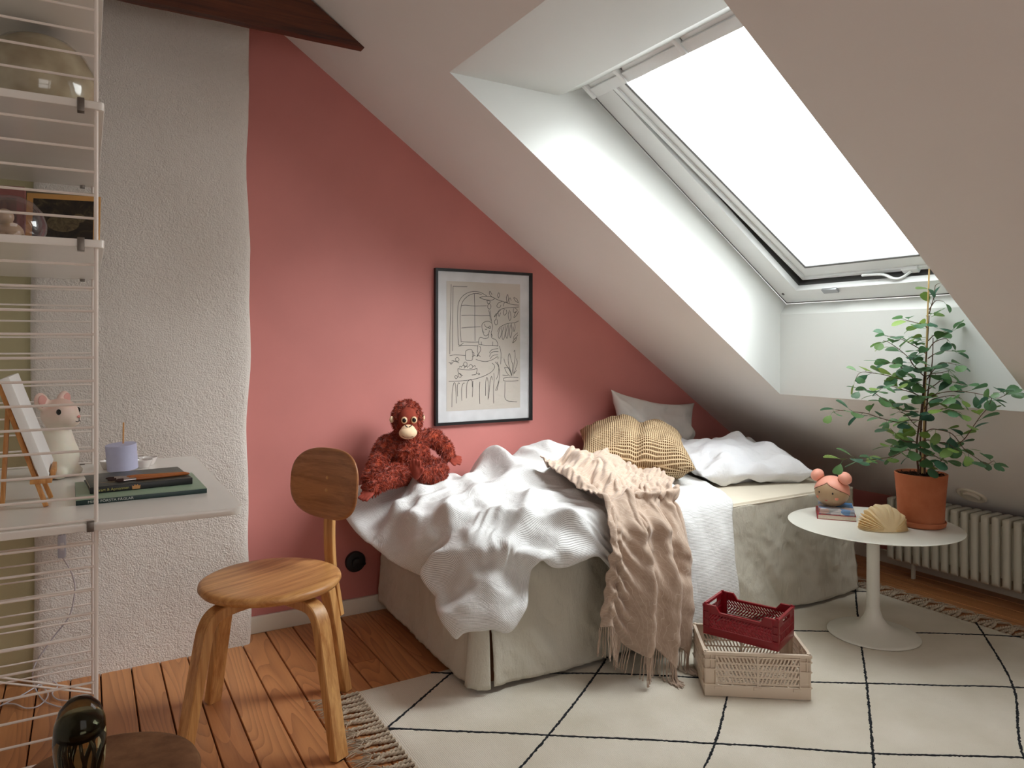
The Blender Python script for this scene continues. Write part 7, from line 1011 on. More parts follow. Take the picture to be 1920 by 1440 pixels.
3,-1,-1,3,0,2,-5,0,0,1,-6,0,4,1,-1,0,2,1,-1,-4,6,-1,0,2,-1,0,4,-1,-1,1,-1,2,-1,0,-1,0,0,0,1,-1,0,0,-1,1,0,-2,2,0,0,1,-1,20,-1,0,0,0,2,-1,0,1,2,-4,2,2,-1,-1,-4,2,1,3,-3,-1,-4,3,1,1,2,0,1,2,-3,2,-1,1,-1,-1,2,0,-1,1,0,-1,0,0,0,0,0,-1,2,-3,2,0,1,0,-2,1,16,4,-1,1,-1,0,1,-1,1,2,3,-5,0,-1,1,-3,1,1,1,0,-2,1,-1,-4,3,1,1,-1,0,3,1,0,1,1,-1,1,0,-1,-1,1,1,-1,0,1,-1,0,1,-1,0,0,1,0,-2,2,0,18,2,-1,0,0,1,0,-1,1,1,2,-4,-1,0,0,2,-3,0,0,2,-3,3,-2,0,0,0,1,0,0,5,0,0,0,-1,2,-1,0,0,1,-1,0,1,-1,0,0,1,0,-1,1,0,0,-3,2,1,1,17,2,1,0,0,-1,2,-1,-2,1,2,-1,-3,-1,1,2,-2,-2,0,3,0,-1,0,-1,1,-1,1,-1,4,4,0,-1,1,0,-1,1,-1,0,0,1,-1,0,1,-1,0,1,1,-1,0,0,-3,2,1,0,-1,18,1,0,1,0,0,1,-2,0,-1,-1,3,-2,-2,1,1,-1,0,-3,1,1,-1,0,1,1,1,-1,-1,4,4,0,1,1,-1,0,-2,0,1,0,0,-1,0,0,0,2,-1,-1,1,-3,0,2,1,0,-1,1,18,2,0,0,1,-1,0,1,-2,-3,0,1,1,-3,2,0,0,-1,0,0,1,0,-1,-1,2,-3,7,0,0,1,1,3,0,-1,-1,0,0,-1,1,0,0,-1,0,1,-1,0,0,-1,0,0,1,1,-1,2,0,20,0,0,0,2,-2,-14,12,2,-8,0,0,7,0,-3,1,0,-2,1,-1,2,0,0,-1,0,3,-3,7,3,2,-2,1,-1,-2,-2,2,-1,2,-1,1,0,-1,0,-1,1,-1,0,-4,5,0,0,0,1,0,0,19,2,0,-2,1,2,-1,-13,13,-1,-2,1,0,2,-2,-1,-1,0,-2,1,0,0,1,-1,0,0,4,0,2,1,0,0,0,1,2,2,-5,0,2,-1,-1,1,-1,0,-1,1,-4,7,-3,0,1,0,0,0,0,19,0,2,0,-7,9,2,-4,-4,7,-6,5,-9,0,1,-4,4,3,-2,1,0,0,0,-1,1,1,1,1,0,3,0,0,0,0,0,1,2,-3,1,-3,2,0,0,0,0,-3,3,-2,2,1,0,0,0,-1,0,17,2,1,-1,1,-4,4,2,-10,4,6,-6,0,-2,3,-2,1,-2,3,-4,3,1,-1,1,1,1,0,1,2,-3,4,0,-1,0,2,-8,9,-2,0,2,-2,0,0,-1,0,0,0,1,0,1,-1,1,0,0,0,17,1,0,0,3,-9,9,-2,-2,2,1,-18,1,2,0,9,-1,4,0,1,-5,3,-1,2,0,1,1,1,-4,8,-1,0,-1,1,0,0,-1,1,2,-3,1,0,0,0,-3,2,1,1,0,-2,2,0,0,0,0,16,0,2,-2,4,4,-4,-1,2,-3,-12,13,-3,1,-1,1,-2,0,-3,5,-1,0,0,0,1,2,0,1,4,-3,1,-1,1,1,-2,2,0,0,0,0,-4,2,1,0,1,-1,1,0,0,1,0,-1,1,0,0,15,1,0,2,-7,11,-3,0,0,-5,3,0,-6,7,-1,-1,0,0,2,-5,4,-3,1,2,1,1,1,1,2,0,0,0,0,-1,1,0,-4,4,-1,-2,3,-1,1,-2,2,-1,1,0,0,1,0,0,-1,1,0,15,0,1,1,-2,5,4,-7,-4,-2,8,-2,-1,0,2,-1,1,-2,1,0,-1,0,0,-1,3,-1,2,1,1,-2,4,0,-2,-1,-1,4,0,0,-7,5,2,-1,0,2,-4,3,0,0,0,1,-1,1,0,-1,1,14,1,0,1,-1,2,1,3,-3,0,0,-1,-1,0,1,1,-1,0,0,0,0,0,-1,1,-1,3,-2,4,1,1,0,-3,0,2,1,0,0,-4,3,-2,2,1,-3,0,3,1,0,0,0,0,0,-1,1,0,0,15,-1,0,2,-1,1,4,3,-4,-2,0,1,-1,-1,0,1,1,-2,-1,1,1,0,-1,-1,2,3,-1,2,2,0,0,0,-1,0,1,-1,-5,5,-3,4,0,-1,1,0,0,0,0,0,0,0,1,0,-1,1,-1,14,1,0,0,0,-1,5,2,2,-2,-3,0,-1,-1,1,1,-2,1,0,0,0,0,-2,1,0,1,3,1,2,0,-1,0,-4,6,1,-14,8,2,3,-3,2,0,0,-1,1,0,0,0,1,0,-1,1,0,0,1,13,0,1,1,0,-5,8,0,2,-4,2,1,-1,-6,3,-9,2,9,-7,7,-2,-1,2,2,0,2,1,1,-1,1,-3,-6,12,-5,-7,8,3,-2,1,-1,-1,3,-6,2,4,-1,0,1,-1,1,0,0,0,0,-1,9,5,-1,2,0,-2,1,3,-2,4,5,-7,3,0,-9,8,-2,0,2,-3,-3,4,0,1,0,0,3,1,-1,1,0,1,-10,5,4,-1,1,-2,2,2,0,-6,4,1,-2,2,1,-5,5,0,0,-6,1,0,2,11,1,-4,6,1,-2,0,2,3,1,0,-1,3,-1,2,-3,0,-9,7,-6,6,0,0,2,1,1,0,1,1,0,-3,3,-4,-6,3,6,1,0,-6,6,0,-1,1,0,-2,2,-4,3,-2,-1,2,0,1,1,-2,10,0,-1,5,0,0,-1,2,1,1,0,2,1,-1,0,-1,0,-1,-1,1,0,-2,2,0,2,2,1,0,1,-10,4,4,-1,2,5,-1,-4,-1,0,2,-5,3,2,1,0,-3,2,0,-3,-2,-2,8,0,-4,5,11,-2,1,2,2,0,-1,0,4,0,-3,6,0,-1,-1,0,-1,0,-2,1,-3,1,1,-2,4,-2,6,0,-3,3,2,-3,2,-1,4,1,-8,1,3,-4,3,1,1,0,0,0,0,0,0,0,2,-1,-1,-6,5,12,-6,6,-8,13,1,-12,-1,3,12,0,-1,1,-3,-1,1,0,-1,0,0,2,-3,0,4,2,0,-5,1,-2,6,-4,-1,9,0,-4,-5,6,0,0,1,-3,1,1,1,0,-3,3,1,0,-2,2,-1,-10,10,-9,16,0,0,0,1,0,1,0,0,0,-1,0,-1,0,0,-1,1,0,-1,0,0,1,1,2,0,2,3,-1,2,-1,2,3,-3,1,-7,3,0,1,0,-4,3,0,-2,-2,1,3,-2,0,0,2,-5,-2,8,-3,-2,15,1,0,1,-1,1,0,0,0,0,1,-1,0,-1,0,0,-1,0,1,0,0,1,0,1,1,1,1,0,1,0,0,0,0,0,0,0,0,0,0,-1,0,0,0,0,0,0,0,0,0,0,0,0,0,0,0,218,19,14,-4,-19,-6,7,16,17,25,11,25,27,36,34,24,14,-28,-26,-6,0,6,10,11,1,-1,-49,-47,-54,-36,-48,-42,-42,-17,-8,-7,-3,-1,-4,-3,-3,-3,-3,-2,-3,-2,-3,-3,-2,-3,-3,-2,-3,2,4,15,-2,-5,-18,23,4,-1,0,-5,-2,1,2,4,-1,3,-5,-42,29,7,7,4,-1,-2,-7,12,-18,8,9,0,-7,8,1,-7,3,4,-4,-3,-1,2,-2,0,0,0,0,0,0,0,-1,-1,1,0,1,2,3,4,15,-2,-25,22,4,3,0,0,-1,-12,8,2,0,2,8,-34,-3,-1,35,-1,-7,4,1,0,-5,4,5,-4,-3,7,0,-4,-1,2,-2,2,-2,-1,4,-2,-1,1,0,0,0,-1,1,2,4,-3,0,-1,-1,3,0,15,-10,10,0,-8,8,-1,3,1,-2,0,0,1,2,-22,-19,20,12,4,15,2,0,-5,-2,-3,-3,-7,-8,16,-8,-3,0,9,4,-1,2,-3,-1,0,1,1,-1,1,0,1,0,0,1,-1,2,0,0,0,-5,1,21,-1,-5,-6,6,-9,8,1,3,-1,-1,0,4,6,-39,6,24,-5,1,7,15,-6,-5,-3,3,-9,-4,7,-16,7,6,5,3,-1,0,2,-2,
1,-5,4,-1,1,0,0,0,1,0,0,-2,1,1,1,0,-4,0,1,-7,24,-2,-6,6,-1,0,1,1,1,0,10,-25,-10,24,-6,10,-1,-3,18,3,-12,0,-21,13,-4,-4,10,1,2,-1,1,1,1,2,0,-5,1,1,-1,0,0,0,0,0,1,-2,1,1,0,-1,0,0,-5,-2,-1,-5,20,2,-4,5,0,2,1,-2,8,10,-29,12,0,6,3,-5,0,-4,22,-4,-27,1,6,-2,5,1,1,-3,0,7,2,1,0,4,-1,-2,0,-1,-2,0,-1,0,-1,-1,2,-1,0,0,0,1,0,-4,0,14,5,-7,4,2,-3,0,0,4,3,15,-31,9,15,-4,2,-8,-1,2,-19,-11,15,4,3,-2,4,-2,1,3,6,-5,3,2,-2,-5,2,7,-2,-6,4,2,0,0,0,1,0,-1,0,0,0,1,-1,0,1,7,7,-11,15,-11,7,0,0,1,3,8,17,-37,9,12,8,-11,5,-24,-16,-3,-9,2,34,2,-17,17,3,1,1,-6,10,-1,-2,1,1,2,-3,1,1,-1,0,0,0,0,0,0,1,0,-1,0,0,0,0,-1,12,-21,18,0,1,3,4,-5,3,2,8,-51,29,1,-2,45,-5,-48,17,-9,-2,-4,-1,-13,14,20,8,-1,-4,-6,9,-2,3,-1,1,1,-1,0,-1,1,0,0,0,1,-1,0,0,0,0,0,1,-1,0,1,-1,13,-6,0,-10,17,-2,2,4,-4,2,7,-15,2,-5,5,7,-18,2,12,-1,-9,-2,1,3,-9,15,6,-9,7,4,-2,6,-3,2,0,1,0,-1,0,1,1,0,0,-1,1,0,-1,0,0,0,0,0,1,-1,1,8,4,-12,13,-5,3,2,0,1,8,-22,18,-16,-1,20,-45,26,-2,-14,20,2,-7,3,2,4,-19,21,17,-8,-6,2,4,2,0,0,-1,0,2,-5,5,0,-1,0,0,0,0,1,-2,1,1,-1,1,-1,0,0,11,5,-5,-13,9,3,3,-1,10,-4,-6,-7,11,-2,2,-30,7,19,-14,-12,18,-4,-3,7,-11,6,6,22,-11,7,-2,0,3,-1,-1,-2,4,-12,13,-2,0,0,0,1,-1,0,0,0,-1,0,2,0,0,0,-1,21,-1,-6,-2,-4,2,3,2,-1,-4,0,-4,-22,48,-48,8,1,21,-9,6,-23,9,7,-3,0,11,-18,24,9,-5,0,-1,4,-1,-1,-1,-15,18,-2,-1,1,2,-1,-1,1,0,-1,1,0,-1,-1,2,0,-1,0,23,2,-2,-5,-5,-3,6,2,-8,10,-17,-11,20,6,-28,9,-8,10,15,-23,9,1,-10,1,17,-21,22,-13,24,0,1,0,2,-2,-2,-11,13,-1,-2,2,2,-1,-1,0,0,0,0,0,0,-1,0,-1,2,0,0,-15,25,12,2,-7,-2,-1,-10,15,-19,10,7,0,-31,10,15,-10,-7,16,3,-6,-4,4,-13,0,3,-13,19,-8,23,2,4,-2,0,-14,13,3,-2,1,1,-1,-1,1,1,-1,0,1,0,0,0,-1,0,0,0,0,-16,-3,24,9,8,-1,-14,6,-2,-12,-7,1,34,-38,15,0,1,-9,7,14,-8,-5,-1,8,-17,25,-18,2,16,-3,7,-7,-2,5,-1,5,0,0,-1,2,-2,1,0,0,-1,0,1,0,0,1,0,-2,0,2,-1,-6,-2,-10,15,10,-4,2,2,-3,9,0,1,-21,0,12,-7,12,-7,-10,23,-1,-10,1,-10,21,-14,4,-9,-7,23,-5,18,-11,6,1,0,0,-1,1,2,-1,-1,0,-1,1,0,-1,1,0,0,0,0,-1,0,1,-10,5,1,-5,9,1,2,2,-4,-7,13,7,-26,14,6,0,-11,9,-10,-4,30,-10,-13,14,-24,-4,26,-19,10,-13,34,-13,15,-4,6,-6,2,0,0,1,-1,0,0,0,1,0,0,-2,1,0,0,1,-1,0,0,2,0,4,-7,-4,11,-3,-1,-8,10,-11,8,-7,8,-3,1,6,-6,3,-13,8,24,-10,-3,8,-15,-20,10,19,-7,-11,30,-3,-3,7,3,-5,1,1,-2,-1,0,2,1,-1,0,0,0,0,0,1,-1,0,-2,1,3,1,-8,8,-4,-1,7,-3,-2,-7,13,-18,15,0,0,-1,-3,6,-4,-5,-5,-7,27,-7,-11,20,-10,13,-15,-3,11,-6,7,5,-2,4,2,-2,3,-7,5,-1,-4,8,0,-3,2,0,0,1,0,1,0,0,-1,2,-1,3,-4,0,2,-3,14,-13,8,9,-17,5,1,-4,0,0,-2,6,-7,-6,2,-10,5,20,-19,16,-2,-13,7,0,-10,22,2,-9,1,11,-4,-4,7,-1,-1,2,-2,-2,7,-6,4,0,1,-1,2,0,1,-1,2,-3,1,-3,3,-1,3,10,15,-2,-36,17,-7,6,-2,0,0,-1,2,-2,-7,3,3,-1,4,0,11,-13,-9,14,-19,25,-3,-5,-5,25,-25,9,2,6,-8,3,1,-4,-3,-1,6,-2,-3,1,-1,3,-2,1,-1,3,3,-2,1,0,-4,7,-1,14,-15,-7,3,2,-1,1,-2,0,-1,1,6,-13,10,-4,9,-24,14,13,-22,10,-11,15,5,5,-16,15,-2,-3,0,0,6,-7,1,1,-3,1,-7,-2,1,3,-2,2,-2,2,0,-1,1,-2,7,-1,-6,7,3,0,11,-29,14,2,-5,-2,5,-2,-1,0,-2,5,0,-8,6,-1,2,1,-5,18,-8,10,-1,-16,5,-8,7,2,-2,0,1,-3,5,-3,-1,0,3,-1,-2,-1,-4,-2,1,-1,3,0,1,11,-10,1,3,1,1,1,1,-13,1,6,2,-3,-3,-1,8,-4,-1,0,3,3,-6,8,-15,6,15,-17,-11,27,-15,3,27,-30,-3,16,-7,2,-1,2,-10,6,3,-2,1,3,-3,0,-2,-7,3,1,2,-4,0,13,-8,12,-6,11,0,-1,-2,-6,-6,6,3,2,-1,-5,2,-4,10,-4,-2,1,2,-1,-2,2,15,-13,-20,12,-1,-6,12,-4,-5,14,7,-12,5,-2,0,-4,3,0,0,-1,1,1,1,-10,5,-1,2,-5,3,12,-22,2,-4,4,-2,9,1,-5,-17,-4,16,8,-5,3,-6,0,1,-4,11,-7,3,2,-3,-9,22,-14,-17,21,-4,-11,2,4,2,1,6,1,-13,17,-5,-1,-1,0,-1,1,-1,-4,6,-8,7,-5,4,-5,2,13,-24,10,0,3,0,-2,9,-2,-7,-8,-4,21,-14,3,-3,5,1,-2,-1,3,2,0,3,0,-1,-3,-6,19,-10,-12,1,4,4,-2,2,1,2,-8,-2,6,4,-4,0,0,1,-1,1,-4,6,-9,4,-2,2,12,-24,11,0,1,3,-11,4,8,4,-9,2,-6,16,-12,-6,11,-5,11,-6,0,-7,7,-1,4,1,-2,-6,18,-17,0,3,-2,0,2,-2,-2,2,3,-5,3,3,-8,2,1,0,-2,1,-2,8,-10,3,1,-2,12,-23,11,1,1,2,-8,4,-1,-1,14,-8,-2,2,-16,26,-9,-4,10,-1,8,-5,-3,-1,-3,3,5,0,3,-7,-7,5,-1,0,1,1,-3,-4,3,5,-6,-2,-1,1,1,0,-1,1,0,0,-2,0,7,-6,11,-23,11,0,1,2,3,5,-8,-4,-2,16,-11,1,-2,3,0,1,-5,-7,-9,4,6,6,3,5,3,5,1,2,-11,0,2,1,-1,2,-2,-2,-5,6,-2,0,-3,-1,2,-1,-1,0,-1,-1,4,-10,16,-17,17,-19,11,0,0,0,7,3,-1,-2,-1,-2,-3,5,1,0,-7,-5,8,2,1,1,-5,-2,-1,3,-9,9,17,6,-8,-4,0,7,1,
-4,3,1,-17,5,5,-3,2,-6,5,-8,2,0,0,0,0,-3,4,5,-9,-5,9,0,0,0,8,-4,5,-3,-2,-1,-2,-6,6,3,1,-2,-1,0,4,-2,-4,8,-6,-4,1,-5,-5,14,3,10,-4,-7,-7,-3,17,-1,-15,8,1,4,-3,-4,1,1,-1,0,0,-1,0,-1,-3,10,-24,19,1,0,0,1,11,-14,-9,4,-1,-1,-3,0,-7,8,-2,0,7,-6,4,-7,6,1,-7,5,-4,-1,-1,-7,4,8,0,1,-1,-8,15,3,-13,8,-5,2,4,-10,2,1,1,-2,-1,1,0,-1,-1,7,-14,1,10,1,0,1,10,-22,4,4,7,-3,0,-2,-2,-7,4,2,6,-5,3,-7,5,-7,1,3,4,6,-18,10,-8,1,8,-11,10,4,4,4,-10,-3,3,-1,-1,-6,3,2,1,0,-3,-1,4,-5,0,5,-2,-12,12,3,0,5,6,-24,11,1,-1,8,-7,4,-2,-2,-4,1,-3,4,-6,1,4,2,6,-7,-3,6,-3,9,-17,4,-4,24,-11,-5,8,1,1,-14,7,1,-4,0,5,-7,3,0,-1,-3,0,-4,3,3,4,-18,11,6,-1,15,-2,-26,13,0,0,1,4,-4,5,-1,0,-7,9,-3,-7,13,1,-3,-7,-8,11,-5,3,-6,-1,12,-10,8,5,-20,6,21,1,-3,-9,3,1,-12,2,3,-4,2,0,-2,-4,0,-1,2,8,-10,-1,9,-1,7,0,-19,12,0,0,0,-1,2,4,-8,6,0,-1,-12,13,-6,-11,1,0,14,-4,-5,7,-3,11,-13,-2,9,4,0,-5,7,-8,18,1,1,5,-6,-2,0,-5,-8,-5,7,-10,-1,3,-1,4,-1,-9,9,5,-2,13,-30,8,6,0,-1,0,5,4,-4,0,-3,7,3,-15,-5,10,1,9,-10,-1,10,0,1,-1,-4,6,-14,16,-8,3,-4,-9,18,-4,6,2,2,-2,-2,2,3,-1,0,-6,-16,-1,-2,-5,17,-4,-6,11,-6,19,-23,-3,8,1,0,1,-1,-2,6,-3,-3,-5,-6,20,-1,-14,-5,7,-8,17,15,1,-6,2,-5,-11,-6,10,-1,1,3,-4,-2,0,3,3,1,5,-3,-2,2,2,-3,2,-1,8,-9,-23,15,4,-16,8,-1,16,-11,-16,14,0,4,-2,-3,1,-2,6,-2,-1,-3,-13,2,17,3,13,2,-5,-2,-23,-5,9,-7,19,3,-10,10,-9,0,1,-2,-1,1,0,2,4,7,-6,-3,2,0,-7,13,-15,12,6,1,-16,0,-10,12,0,7,-25,10,2,1,1,-4,2,2,-1,7,-2,0,3,-12,-15,12,-5,-4,10,3,-15,1,2,-1,6,-3,20,-1,-4,10,-10,1,0,-1,-7,-1,10,12,-16,5,2,-1,-1,-1,2,1,1,0,11,-11,-14,3,-1,18,-21,-2,8,1,8,-13,5,1,1,-2,8,-1,0,3,-7,-13,7,-3,5,-5,-11,20,-8,2,-2,4,-8,1,23,-8,-12,11,-4,2,-1,1,0,1,-6,9,-5,4,-2,-1,3,-12,11,1,1,5,8,-34,11,9,0,-21,13,1,3,-4,0,1,0,2,-2,9,0,-1,-1,7,-20,2,4,2,-13,17,-10,17,-14,-1,-4,-1,-5,18,6,-9,-7,4,4,-4,4,-3,2,-3,3,-4,-3,9,-2,-7,5,11,-18,16,9,-27,13,-1,10,-22,1,7,0,6,-7,1,0,1,-2,1,9,0,-1,-3,6,-10,-11,20,-16,21,-20,3,10,-3,-3,-4,2,-11,9,0,3,0,0,3,-4,-8,14,-5,6,-17,8,1,11,-22,23,-8,-3,3,14,-29,11,-6,18,-5,-22,16,0,0,3,-8,5,0,0,0,0,9,0,1,-1,2,-3,-18,9,7,2,-3,-2,6,-2,-4,-4,-1,-10,3,14,-4,0,0,-5,11,-9,-6,7,-6,5,2,9,-21,17,-2,0,-9,21,-22,6,-6,11,12,-31,9,5,1,1,0,-2,1,0,0,-1,1,9,1,0,-2,3,-1,-8,-6,9,3,0,-4,3,1,-3,-6,-4,-7,1,12,0,0,-1,4,-13,14,-13,2,2,2,-1,2,1,-5,8,2,12,-24,-11,10,0,17,-11,-5,7,0,0,0,2,-2,0,1,-1,-2,3,10,0,0,-1,2,1,-8,-4,-2,-1,10,-3,2,2,-1,-2,-13,-4,0,10,2,6,-7,-7,15,-16,4,0,4,-1,0,-5,23,-13,-5,22,-35,-1,16,-15,8,12,-14,1,8,0,1,0,0,-1,1,-1,0,0,2,12,-1,-1,0,-1,6,-8,0,-3,-22,5,15,-2,-16,3,-6,0,21,-21,9,18,-10,1,-2,-6,14,-10,-1,10,-8,-8,32,-16,12,6,-37,6,10,-10,-4,25,-18,-12,28,-10,0,0,2,0,-2,0,0,0,3,3,14,-3,1,-1,0,4,-2,-17,-6,18,-14,14,-11,-1,-15,9,18,-1,-23,0,8,11,-2,-5,-3,-4,5,0,-3,10,9,6,8,-11,-28,3,14,-18,4,-2,13,-18,28,-18,16,-1,-5,16,-24,14,-2,9,0,2,-4,14,-1,3,-5,1,2,1,-5,-3,-1,-3,-16,2,-5,6,6,5,-15,11,-18,24,3,-13,1,1,10,-10,0,4,9,11,0,-36,-17,5,13,8,3,-19,22,-5,4,4,-4,-5,4,20,-9,5,0,-1,-21,2,2,-6,13,2,1,-2,0,3,-1,-2,-5,-1,1,-13,-2,-1,3,1,0,0,9,-26,18,2,-9,8,-5,4,2,3,3,19,-6,-46,-8,11,15,-3,-7,0,7,19,-22,26,-13,0,2,13,-5,-21,-2,-3,2,12,4,-13,10,15,2,0,-1,-1,3,0,-2,-4,-4,4,-16,-3,0,3,2,-1,0,-6,9,-21,30,-25,2,22,-20,15,6,10,-16,-25,-17,13,6,2,3,-15,6,32,-24,28,-18,5,2,0,0,-1,-6,-1,6,1,0,-6,23,-4,16,4,-4,2,-9,10,4,0,-3,-12,-11,7,-10,11,2,-1,-10,7,2,4,-10,-4,-14,15,0,5,10,-6,-26,16,-39,9,19,-2,-4,-13,14,15,6,1,-9,18,-22,9,1,-7,7,-2,6,5,-8,3,19,-33,-5,12,-15,-9,-1,-2,4,19,7,-1,-3,-14,-3,-3,3,2,2,0,2,2,3,2,-17,-14,13,7,11,-19,-18,22,-41,15,16,-4,0,-6,24,6,3,-7,14,-5,-12,13,5,0,-6,-18,18,4,-4,9,3,-20,9,3,-8,-1,0,0,-2,2,-2,19,9,-21,-1,-1,1,2,2,0,0,2,4,5,2,-34,-8,-8,3,-8,4,16,7,-32,14,-2,9,22,2,-2,3,0,1,4,0,-3,-1,2,0,1,-2,0,1,-3,2,1,-2,1,0]
THROW_NU, THROW_NV = 56, 80
